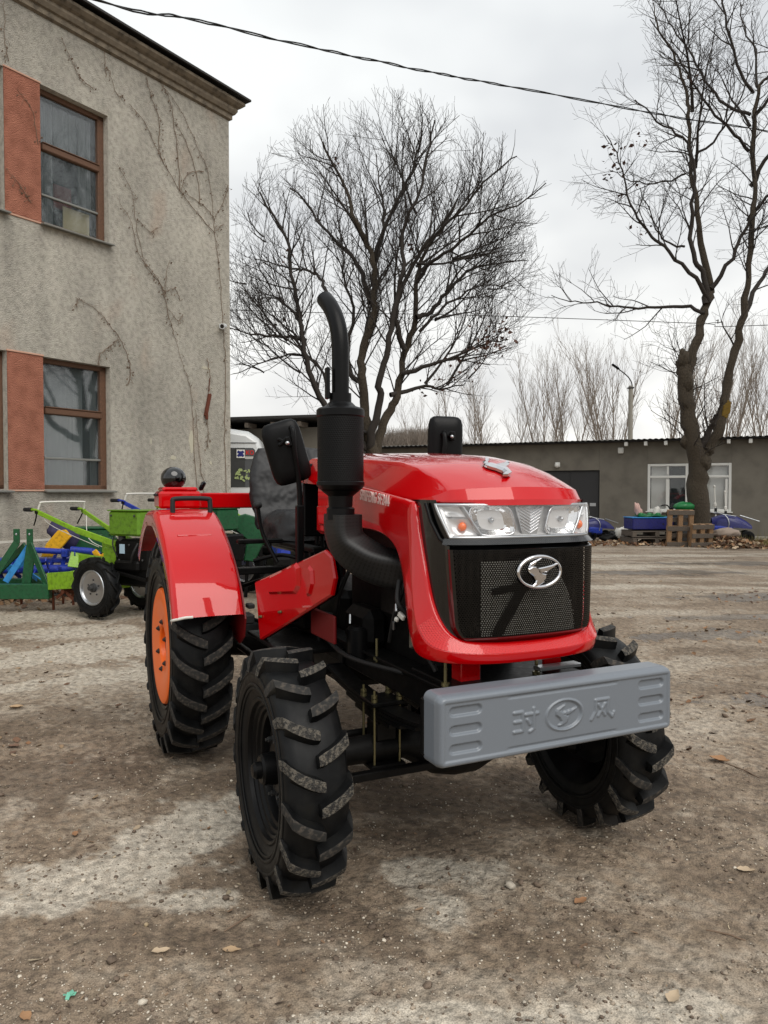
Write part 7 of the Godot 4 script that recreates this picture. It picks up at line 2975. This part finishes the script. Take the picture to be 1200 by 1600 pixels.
func sprout(mb: MB, fine: MB, r: RandomNumberGenerator, pts: PackedVector3Array, r0: float, r1: float, lev: int, o: Dictionary) -> void:
	var total := 0.0
	for i in pts.size() - 1:
		total += pts[i].distance_to(pts[i + 1])
	if total < 0.03:
		return
	var rad := []
	var run := 0.0
	for i in pts.size():
		if i > 0:
			run += pts[i].distance_to(pts[i - 1])
		rad.append(lerpf(r0, r1, pow(run / total, 0.8)))
	(mb if lev < 2 else fine).tube(pts, rad, [9, 5, 3, 3, 3][lev], false)
	if lev >= o.levels:
		return
	var cnt := int(round(total * o.dens[lev]))
	for k in cnt:
		var t: float = lerpf(o.from[lev], 0.98, (k + r.randf()) / cnt)
		var want := t * total
		var acc := 0.0
		var i := 0
		while i < pts.size() - 2 and acc + pts[i].distance_to(pts[i + 1]) < want:
			acc += pts[i].distance_to(pts[i + 1])
			i += 1
		var seg := pts[i].distance_to(pts[i + 1])
		var f := clampf((want - acc) / maxf(seg, 1e-4), 0.0, 1.0)
		var p := pts[i].lerp(pts[i + 1], f)
		var d := (pts[i + 1] - pts[i]).normalized()
		var rr: float = lerpf(rad[i], rad[i + 1], f)
		var side := d.cross(Vector3(r.randf_range(-1, 1), r.randf_range(-1, 1), r.randf_range(-1, 1))).normalized()
		if side.length() < 0.5:
			continue
		var ang := deg_to_rad(r.randf_range(o.tilt[0], o.tilt[1]))
		var nd := (d * cos(ang) + side * sin(ang)).normalized()
		nd = (nd + Vector3(0, o.rise[lev] * r.randf_range(0.3, 1.0), 0)).normalized()
		var L: float = o.len[lev] * r.randf_range(0.55, 1.25) * (1.0 - 0.45 * t)
		if o.has("hull"):
			var h: Array = o.hull
			var e: Vector3 = (p + nd * L - h[0]) / h[1]
			if e.length() > 1.0:
				L *= 0.5
				e = (p + nd * L - h[0]) / h[1]
				if e.length() > 1.12:
					continue
		var cr := minf(rr * 0.72, o.rad[lev])
		sprout(mb, fine, r, wander(r, p, nd, L, o.segs[lev], o.bend[lev], o.wob), cr, maxf(cr * 0.35, o.tip), lev + 1, o)

func dead_clumps(r: RandomNumberGenerator, list: Array) -> MB:
	var mb := MB.new()
	for c in list:
		for k in c[4]:
			var p := Vector3(c[0], c[1], c[2]) + Vector3(r.randfn(0, c[3]), r.randfn(0, c[3]), r.randfn(0, c[3]))
			var s := r.randf_range(0.02, 0.05)
			var b := Basis.from_euler(Vector3(r.randf() * 6, r.randf() * 6, r.randf() * 6))
			mb.quad(p + b * Vector3(-s, 0, 0), p + b * Vector3(0, s * 1.6, s * 0.3), p + b * Vector3(s, 0, 0), p + b * Vector3(0, -s * 1.2, s * 0.3))
	return mb

func limb_tree(called: String, label: String, at: Vector3, limbs: Array, deep: Array, o: Dictionary, sd: int, extra: int) -> Node3D:
	var t := thing(called, label, "tree", at)
	var r := RandomNumberGenerator.new()
	r.seed = sd
	var trunk := MB.new()
	var crown := MB.new()
	var fine := MB.new()
	for k in limbs.size():
		var l: Array = limbs[k]
		var pts := PackedVector3Array()
		var n := (l.size() - 2) / 2
		var dz: float = deep[k]
		# depth starts where the parent limb runs and grows outwards
		for i in n:
			var tt := float(i) / (n - 1)
			pts.append(Vector3(l[2 + i * 2], l[3 + i * 2], o.z0[k] + dz * tt + r.randf_range(-0.05, 0.05) * (1.0 if i > 0 else 0.0)))
		pts = curve(pts, 4)
		for i in range(1, pts.size() - 1):
			pts[i] += Vector3(r.randf_range(-0.03, 0.03), r.randf_range(-0.03, 0.03), r.randf_range(-0.03, 0.03)) * o.crook
		var slim: float = o.get("slim", 1.0)
		if l[0] >= o.trunk_from:
			var rad := []
			for i in pts.size():
				var f := pow(float(i) / (pts.size() - 1), 0.7)
				rad.append(lerpf(l[0], l[1], f) * (1.0 + o.knots * r.randf_range(-0.12, 0.2)))
			trunk.tube(pts, rad, 14, true)
			var oo := o.duplicate()
			var from: Array = o.from.duplicate()
			from[0] = o.trunk_bare
			oo.from = from
			sprout(crown, fine, r, pts, l[0] * 0.3, l[1], 0, oo)
		else:
			sprout(crown, fine, r, pts, l[0] * slim, l[1], 0, o)
	# limbs that run towards and away from us
	for k in extra:
		var src: Array = limbs[r.randi() % mini(3, limbs.size())]
		var i := 2 + 2 * int(r.randf_range(0.4, 0.8) * ((src.size() - 2) / 2))
		var p := Vector3(src[i], src[i + 1], 0)
		var d := Vector3(r.randf_range(-0.6, 0.6), r.randf_range(0.5, 1.0), r.randf_range(0.4, 1.0) * (1.0 if k % 2 else -1.0)).normalized()
		if k >= 6:
			# and to the sides, filling the round of the crown
			src = limbs[[3, 15, 12, 8, 9, 7, 14, 13, 16, 11, 10, 18][k % 12]]
			i = 2 + 2 * int(r.randf_range(0.3, 0.85) * ((src.size() - 2) / 2))
			p = Vector3(src[i], src[i + 1], r.randf_range(-0.6, 0.6))
			d = Vector3((-1.0 if p.x < 0.0 else 1.0) * r.randf_range(0.3, 1.0), r.randf_range(-0.15, 0.9), r.randf_range(-0.6, 0.6)).normalized()
		var lng := r.randf_range(2.0, 3.4)
		if o.has("hull"):
			while lng > 0.8 and ((p + d * (lng + 0.7) - o.hull[0]) / o.hull[1]).length() > 1.0:
				lng -= 0.2
		sprout(crown, fine, r, wander(r, p, d, lng, 7, 0.3, 0.14), 0.012 + lng * 0.010, 0.006, 0, o)
	obj("trunk", trunk, M.bark, t)
	obj("limbs", crown, o.bark, t)
	obj("twigs", fine, o.bark, t)
	return t

func make_trees() -> void:
	var a := [
		[0.17,0.02,-0.07,-0.1,-0.07,1.13,-0.04,1.92,-0.14,2.44,-0.27,3.1,-0.31,3.75,-0.33,4.28,-0.08,5.06,-0.03,5.71,-0.07,6.36,-0.2,6.75,-0.46,7.26,-0.66,7.91,-0.85,8.3,-1.18,8.94],
		[0.15,0.02,-0.07,0.6,-0.04,1.92,0.13,2.64,0.32,3.1,0.51,3.56,0.65,4.41,0.91,5.19,0.91,5.97,1.11,6.75,1.5,7.26,1.89,8.04],
		[0.10,0.015,-0.14,2.24,-0.07,2.7,0.09,3.29,0.06,3.69,0.26,4.41,0.4,5.19,0.58,5.97,0.58,6.75,0.91,7.52,1.1,8.3,1.23,8.94],
		[0.10,0.02,-0.06,1.6,-0.2,2.18,-0.73,2.51,-1.19,3.23,-1.45,3.75,-1.61,4.54,-1.71,5.19,-1.84,5.97,-1.93,6.68,-2.13,7.07,-2.49,7.65],
		[0.07,0.012,-0.14,5.51,-0.33,6.23,-0.59,6.75,-1.05,7.26,-1.44,7.78,-1.77,8.36,-2.16,8.75],
		[0.06,0.012,-0.04,6.1,0.03,6.68,0.32,7.39,0.68,7.98,0.91,8.56,0.97,9.2],
		[0.07,0.012,-0.3,3.69,-0.6,3.95,-0.66,4.73,-0.53,5.38,-0.79,6.36,-0.82,7.01,-0.98,7.52],
		[0.07,0.012,0.65,4.47,0.45,5.06,0.52,5.58,0.91,6.36,1.37,6.88,1.82,7.2,2.28,7.78,2.93,8.17],
		[0.06,0.01,0.91,5.19,1.24,5.38,1.63,5.84,2.09,6.36,2.74,6.62,3.59,6.75],
		[0.06,0.01,0.59,3.92,1.24,4.08,1.96,4.28,2.49,4.47,2.82,4.47],
		[0.06,0.01,0.32,3.43,1.11,3.69,1.64,3.69,2.16,3.88],
		[0.04,0.008,0.98,4.86,1.37,5.25,1.89,5.58,2.48,5.77,3.01,5.58],
		[0.06,0.01,-0.82,4.9,-1.15,5.77,-1.31,6.23,-1.57,6.49,-1.97,6.65,-2.49,6.84,-3.08,7.07],
		[0.05,0.008,-1.61,4.67,-2.04,4.67,-2.5,4.6,-3.22,4.73],
		[0.045,0.008,-1.7,5.12,-2.1,5.51,-2.36,5.77,-2.89,5.84],
		[0.045,0.008,-0.9,2.9,-1.09,3.56,-1.38,4.14,-1.97,4.28,-2.63,4.01,-3.16,3.82],
		[0.02,0.006,-1.35,3.56,-1.35,4.01,-1.58,4.34,-1.78,4.01,-1.85,3.43],
		[0.05,0.01,-0.04,6.36,0.13,7.01,0.16,7.78,0.06,8.56,-0.0,9.33],
		[0.05,0.01,0.91,5.97,1.24,6.36,1.76,6.62,2.28,7.01,3.0,7.26,3.52,7.59]]
	var oa := {"levels": 3, "dens": [3.5, 4.8, 5.2], "len": [1.8, 1.0, 0.5], "from": [0.30, 0.22, 0.15], "tilt": [24, 62], "rise": [0.45, 0.35, 0.3], "bend": [0.35, 0.25, 0.2], "wob": 0.16, "rad": [0.021, 0.0072, 0.0042], "tip": 0.0030, "segs": [6, 4, 2],
		"hull": [Vector3(0.15, 5.75, 0), Vector3(3.75, 4.2, 3.6)], "crook": 1.0, "knots": 0.3, "trunk_from": 0.12, "trunk_bare": 0.34, "bark": M.twig,
		"z0": [0, 0.05, 0.1, 0, 0, 0, 0, 0, 0, 0, 0, 0, 0, 0, 0, 0, 0, 0, 0]}
	var da := [0.4, -0.5, 1.3, 0.9, -1.6, 1.1, -1.5, 1.4, -0.9, 1.0, -1.3, 0.8, -1.8, 1.2, -0.9, 0.6, -0.4, -1.0, 1.5]
	# limbs start in the plane where their parents already are
	var t1 := limb_tree("bare_tree", "broad bare tree with several stems rising behind the red tractor's exhaust", Vector3(-0.176, 0, -17.0), a, da, oa, 4001, 36)
	var r := RandomNumberGenerator.new()
	r.seed = 11
	obj("dead_leaves", dead_clumps(r, [[2.45, 4.6, 0.9, 0.22, 70], [2.7, 4.45, 1.0, 0.18, 50], [2.2, 4.1, 0.8, 0.2, 30], [1.3, 3.75, 0.2, 0.25, 18], [1.4, 3.5, -0.6, 0.3, 10], [0.75, 6.65, 0.3, 0.06, 14], [-2.0, 6.5, 0.5, 0.1, 12], [-0.9, 8.6, 0.3, 0.08, 8], [-1.0, 3.1, 0.4, 0.1, 6], [-2.3, 4.9, 0.3, 0.1, 8]]), mat("dark_leaf", Color(0.30, 0.20, 0.16), 0.9), t1).set_meta("kind", "stuff")
	# its like stands across the yard, where the old building's windows mirror it
	var off := dup(t1, "bare_tree", "bare tree across the yard, mirrored in the old building's windows", Vector3(12.8, 0, -9.8), 1.3, 1.35)
	var b := [
		[0.245,0.15,0.0,-0.1,-0.0,0.94,-0.02,1.73,-0.15,2.45,-0.25,3.23,-0.32,3.94,-0.36,4.3],
		[0.16,0.018,-0.01,1.5,0.06,1.9,0.33,2.45,0.49,2.97,0.61,3.55,0.8,4.53,0.95,5.31,1.04,6.15,1.15,7.44,1.17,8.47,1.12,9.68,1.21,10.45,1.46,10.77,1.68,11.6],
		[0.125,0.012,-0.3,3.85,-0.06,4.72,0.13,5.37,0.25,5.7,0.27,6.02,0.12,6.79,-0.02,7.7,-0.13,8.72,-0.21,10.0,-0.25,10.64,-0.51,11.28,-0.91,12.04,-1.04,12.67],
		[0.09,0.012,0.14,5.6,0.06,6.21,-0.21,6.54,-0.34,7.18,-0.35,7.95,-0.39,8.66,-0.69,9.11,-1.27,9.49,-1.8,9.87],
		[0.07,0.01,0.23,5.63,-0.2,6.15,-0.86,6.66,-1.45,7.12,-1.84,7.63,-2.17,8.47,-2.5,8.98],
		[0.06,0.008,0.13,5.4,-0.33,5.57,-0.98,5.57,-1.63,5.6,-2.22,5.76,-2.87,5.83,-3.26,6.02],
		[0.07,0.03,0.27,5.95,0.64,6.6,0.83,7.12,1.05,7.5],
		[0.07,0.012,1.14,8.3,1.45,8.98,1.77,9.49,1.95,10.64],
		[0.05,0.01,1.13,9.94,0.66,10.26,0.26,10.96,-0.13,11.72,-0.53,12.55,-0.73,13.12],
		[0.05,0.01,1.1,9.11,0.67,9.36,0.15,9.75,-0.5,10.32,-1.03,10.96,-1.61,11.4],
		[0.05,0.012,1.18,10.45,0.78,10.77,0.38,11.72,0.12,12.55,-0.02,13.18],
		[0.085,0.02,0.97,5.2,1.49,6.15,1.94,6.79,2.38,8.08],
		[0.04,0.01,1.27,10.58,1.36,11.6,1.22,12.23,1.27,13.05],
		[0.03,0.01,0.86,4.53,0.46,5.05,0.2,5.11],
		[0.06,0.015,1.1,7.5,1.53,8.08,2.05,8.47],
		[0.09,0.06,-0.03,2.15,0.16,2.64,0.23,2.97],
		[0.03,0.008,-0.36,8.59,-1.0,8.47,-1.59,8.66,-1.92,8.98],
		[0.04,0.01,-0.13,8.98,0.28,9.36,0.54,9.87,0.72,10.64],
		[0.035,0.008,-0.37,6.92,-0.79,6.92,-1.19,7.18,-1.65,7.95],
		[0.05,0.01,1.2,9.9,1.6,10.4,2.2,11.4,2.6,12.6]]
	var ob := {"levels": 3, "dens": [3.0, 4.6, 4.8], "len": [1.5, 0.85, 0.40], "from": [0.25, 0.15, 0.1], "tilt": [28, 65], "rise": [0.25, 0.15, 0.15], "bend": [0.25, 0.15, 0.1], "wob": 0.22, "rad": [0.018, 0.0070, 0.0042], "tip": 0.0030, "segs": [6, 4, 2],
		"slim": 0.8, "crook": 1.2, "knots": 1.0, "trunk_from": 0.12, "trunk_bare": 0.45, "bark": M.twig,
		"z0": [0, 0.02, 0, 0, 0, 0, 0, 0, 0, 0, 0, 0, 0, 0, 0, 0.1, 0, 0, 0, 0]}
	var db := [0.0, 0.2, -0.3, 0.8, 1.0, -0.8, 0.5, 0.9, -0.9, 1.1, 0.9, -0.7, -0.9, 0.4, 0.8, 0.3, -0.7, 0.9, 0.7, 0.6]
	var t2 := limb_tree("bare_tree", "tall bare tree with two leaning stems on a thick knotted trunk by the low building", Vector3(7.345, 0, -17.4), b, db, ob, 4002, 4)
	var kn := MB.new()
	for q in [[-0.36, 4.32, 0.02, 0.13, 0.2], [-0.28, 3.75, 0.10, 0.09, 0.18], [-0.32, 3.3, 0.05, 0.09, 0.15], [-0.14, 2.75, 0.06, 0.12, 0.2], [0.10, 1.90, 0.10, 0.15, 0.20], [-0.40, 4.45, 0.0, 0.06, 0.12], [-0.30, 2.4, 0.0, 0.1, 0.15], [0.24, 2.2, 0.1, 0.1, 0.12]]:
		var l := lumpy(int(q[1] * 100), Vector3(q[3], q[4], q[3]), 0.7, 14)
		for i in l.v.size():
			l.v[i] += Vector3(q[0], q[1], q[2])
		var base := kn.v.size()
		kn.v.append_array(l.v)
		kn.n.append_array(l.n)
		kn.c.append_array(l.c)
		kn.uv.append_array(l.uv)
		for i in l.idx:
			kn.idx.append(base + i)
	obj("knots", kn, M.bark, t2)
	var fl := MB.new()
	fl.tube(PackedVector3Array([Vector3(0, -0.1, 0), Vector3(0, 0.1, 0), Vector3(0, 0.35, 0), Vector3(0, 0.8, 0)]), [0.36, 0.29, 0.25, 0.225], 16, false)
	obj("root_flare", fl, M.bark, t2)
	var li := MB.new()
	li.xf = Transform3D(Basis.from_euler(Vector3(0, 0, -0.2)), Vector3(0.58, 3.15, 0.17))
	li.prism(p2([-0.08, -0.2, 0.05, -0.24, 0.10, -0.05, 0.07, 0.16, -0.02, 0.2, -0.09, 0.05]), 0.03, 0.02)
	obj("lichen_patch", li, M.lichen, t2)
	obj("dead_leaves", dead_clumps(r, [[-2.17, 8.4, 0.75, 0.16, 24], [-2.35, 8.75, 0.78, 0.12, 14], [-1.9, 7.75, 0.66, 0.14, 14], [-1.5, 7.2, 0.5, 0.12, 8], [-1.27, 9.45, -0.25, 0.14, 8], [-0.5, 10.3, 0.8, 0.14, 8]]), M.dark_leaf, t2).set_meta("kind", "stuff")
	make_far_trees()

func make_far_trees() -> void:
	var protos := []
	for k in 4:
		var r := RandomNumberGenerator.new()
		r.seed = 5000 + k
		var o := {"levels": 3, "dens": [1.8, 2.4, 2.8], "len": [3.2, 1.6, 0.8], "from": [0.22, 0.2, 0.15], "tilt": [14, 42], "rise": [0.55, 0.4, 0.3], "bend": [0.5, 0.3, 0.2], "wob": 0.10, "rad": [0.024, 0.011, 0.007], "tip": 0.005, "segs": [6, 4, 2]}
		var mb := MB.new()
		var fine := MB.new()
		var stems: int = [2, 3, 1, 2][k]
		for s in stems:
			var d := Vector3(r.randf_range(-0.35, 0.35), 1.0, r.randf_range(-0.3, 0.3)).normalized()
			sprout(mb, fine, r, wander(r, Vector3(r.randf_range(-0.3, 0.3), 0, r.randf_range(-0.3, 0.3)), d, r.randf_range(8.0, 10.0), 9, 0.2, 0.07), 0.085, 0.012, 0, o)
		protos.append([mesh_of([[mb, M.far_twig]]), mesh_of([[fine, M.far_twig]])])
	var list := [[5.0, -41, 0, 0.88, "thin bare tree behind the low building, just right of the red tractor's far mirror"], [2.0, -43, 1, 0.72, "low bare tree behind the low building, left of the far mirror"], [6.6, -42, 2, 0.80, "slender bare tree behind the low building, second right of the far mirror"], [8.2, -38, 1, 0.86, "spreading bare tree behind the low building above the red hood's front"],
		[10.4, -41, 0, 0.95, "bare tree behind the low building, over the dark door"], [11.6, -38, 3, 0.92, "leaning bare tree behind the low building, right of the dark door"], [13.0, -42, 1, 1.0, "bare tree behind the low building, just left of the concrete lamp post"], [14.3, -39, 2, 0.98, "bare tree behind the low building, just right of the concrete lamp post"],
		[15.9, -41, 3, 1.02, "bare tree behind the low building, left of the knotted trunk"], [17.2, -38, 0, 0.98, "bare tree seen close left of the tall tree's knotted trunk"], [19.3, -42, 1, 1.02, "bare tree seen between the two stems of the tall tree"], [20.5, -39, 2, 0.95, "bare tree behind the low building, right of the leaning stem"], [22.4, -42, 3, 1.05, "bare tree behind the low building near the right edge"], [24.0, -40, 0, 0.98, "bare tree behind the low building cut by the right edge"],
		[7.4, -50, 3, 0.9, "fainter bare tree farther off above the middle of the red hood"], [12.4, -52, 2, 1.1, "fainter bare tree farther off above the right end of the dark door"]]
	var rr := RandomNumberGenerator.new()
	rr.seed = 9
	for l in list:
		var t := thing("background_tree", l[4], "tree", Vector3(l[0], -0.2, l[1]), rr.randf() * TAU, "row of bare trees behind the low building")
		t.scale = Vector3.ONE * l[3]
		put("trunk", protos[l[2]][0], t)
		put("twigs", protos[l[2]][1], t)
	# wooded rise far behind
	var mb := MB.new()
	var rows := []
	nc.seed = 404
	for j in 9:
		var v := j / 8.0
		var row := PackedVector3Array()
		for i in 61:
			var u := i / 60.0
			var x := lerpf(-75.0, 60.0, u)
			var top := 10.4 * smoothstep(0.0, 0.25, u) * smoothstep(0.80, 0.60, u) + nc.get_noise_1d(x * 0.05) * 0.8
			row.append(Vector3(x, sin(v * PI * 0.5) * top - 0.4, -112.0 - v * 14.0))
		rows.append(row)
	mb.grid(rows, false, 180.0)
	var hl := obj("hill", mb, mat("hill_soil", Color(0.36, 0.31, 0.26), 0.95))
	kind(hl, "structure")
	var sd := MB.new()
	var r := RandomNumberGenerator.new()
	r.seed = 321
	for k in 26:
		var p := Vector3(r.randfn(0, 0.35), r.randf_range(0.3, 1.4), r.randfn(0, 0.35))
		sd.tube(PackedVector3Array([Vector3(0, 0, 0), p * 0.6, p + Vector3(r.randfn(0, 0.2), 0.5, r.randfn(0, 0.2))]), [0.035, 0.02, 0.008], 3, false)
	var pl := []
	var tn := []
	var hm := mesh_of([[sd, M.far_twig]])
	for i in 3800:
		var row: PackedVector3Array = rows[r.randi() % 9]
		var f := r.randf_range(0, 59.99)
		var p := row[int(f)].lerp(row[int(f) + 1], f - int(f))
		pl.append(Transform3D(Basis(Vector3.UP, r.randf() * TAU).scaled(Vector3.ONE * r.randf_range(0.9, 1.6)), p - Vector3(0, 0.2, 0)))
		tn.append(Color.WHITE)
	var w := scatter("far_wood", hm, pl, tn)
	tag(w, "brown leafless wood covering the rise far behind the low building")

# ------------------------------------------------------------------ lamp post and wires
func make_wires() -> void:
	var lp := thing("lamp_post", "pale concrete lamp post with a bent arm behind the low building", "lamp post", Vector3(9.93, 0, -30.0), 0.0)
	var m := MB.new()
	m.tube(PackedVector3Array([Vector3(0, 0, 0), Vector3(0, 5.5, 0)]), [0.12, 0.09], 8)
	obj("pole", m, M.concrete, lp)
	var a := MB.new()
	a.tube(curve(PackedVector3Array([Vector3(0.04, 4.9, 0), Vector3(0.06, 5.5, 0), Vector3(-0.10, 5.85, 0), Vector3(-0.5, 6.18, 0)]), 5), 0.025, 8)
	a.box(Vector3(0, 5.42, 0), Vector3(0.22, 0.06, 0.22), 0.01)
	obj("arm", a, M.cast_grey, lp)
	var h := MB.new()
	h.box(Vector3(-0.62, 6.27, 0), Vector3(0.36, 0.08, 0.14), 0.03, Basis(Vector3(0, 0, 1), -0.6))
	obj("lamp_head", h, M.black_satin, lp)
	var pts := curve(pv([-6.5, 6.5, -6.05, -3.43, 7.07, -9.0, -2.62, 7.65, -10.29, -1.2, 8.2, -11.83, 0.0, 8.54, -12.86, 1.16, 8.79, -13.71, 2.48, 9.05, -14.57, 5.13, 9.42, -16.07, 7.0, 9.62, -17.01, 9.19, 9.84, -18.0, 15, 10.3, -20.9, 34, 12.6, -31]), 14)
	rng.seed = 14
	var c := MB.new()
	var p1 := PackedVector3Array()
	var p3 := PackedVector3Array()
	for i in pts.size():
		var th := i * 0.55
		p1.append(pts[i] + Vector3(0, cos(th), sin(th)) * 0.013 + Vector3(0, nz.get_noise_1d(i * 3.0) * 0.02, 0))
		p3.append(pts[i] - Vector3(0, cos(th), sin(th)) * 0.013 + Vector3(0, nz.get_noise_1d(i * 3.0) * 0.02, 0))
	c.tube(p1, 0.0105, 6)
	c.tube(p3, 0.0095, 6)
	var o := obj("overhead_cable", c, M.cable)
	tag(o, "thick twisted black cable crossing the sky above the trees", "cable")
	var w := MB.new()
	w.tube(curve(pv([-30, 9.5, -27, -8, 7.6, -25.6, 3.21, 7.13, -25, 10.49, 6.87, -25, 12.85, 6.81, -25, 30, 7.6, -25]), 8), 0.012, 5)
	var w2 := obj("overhead_cable", w, M.cable)
	tag(w2, "thin wire running low across the sky behind the tall right tree", "cable")

func _ready() -> void:
	var t0 := Time.get_ticks_msec()
	nz.seed = 1
	nz.frequency = 0.05
	make_light()
	make_materials()
	make_ground()
	make_old_building()
	make_low_building()
	make_trees()
	make_tractor()
	make_van()
	make_implements()
	make_goods()
	make_wires()
	make_wall_fixtures()
	make_litter()
	make_gravel()
	make_crumbs()
	make_single_leaves()
	print("built in %d ms" % (Time.get_ticks_msec() - t0))
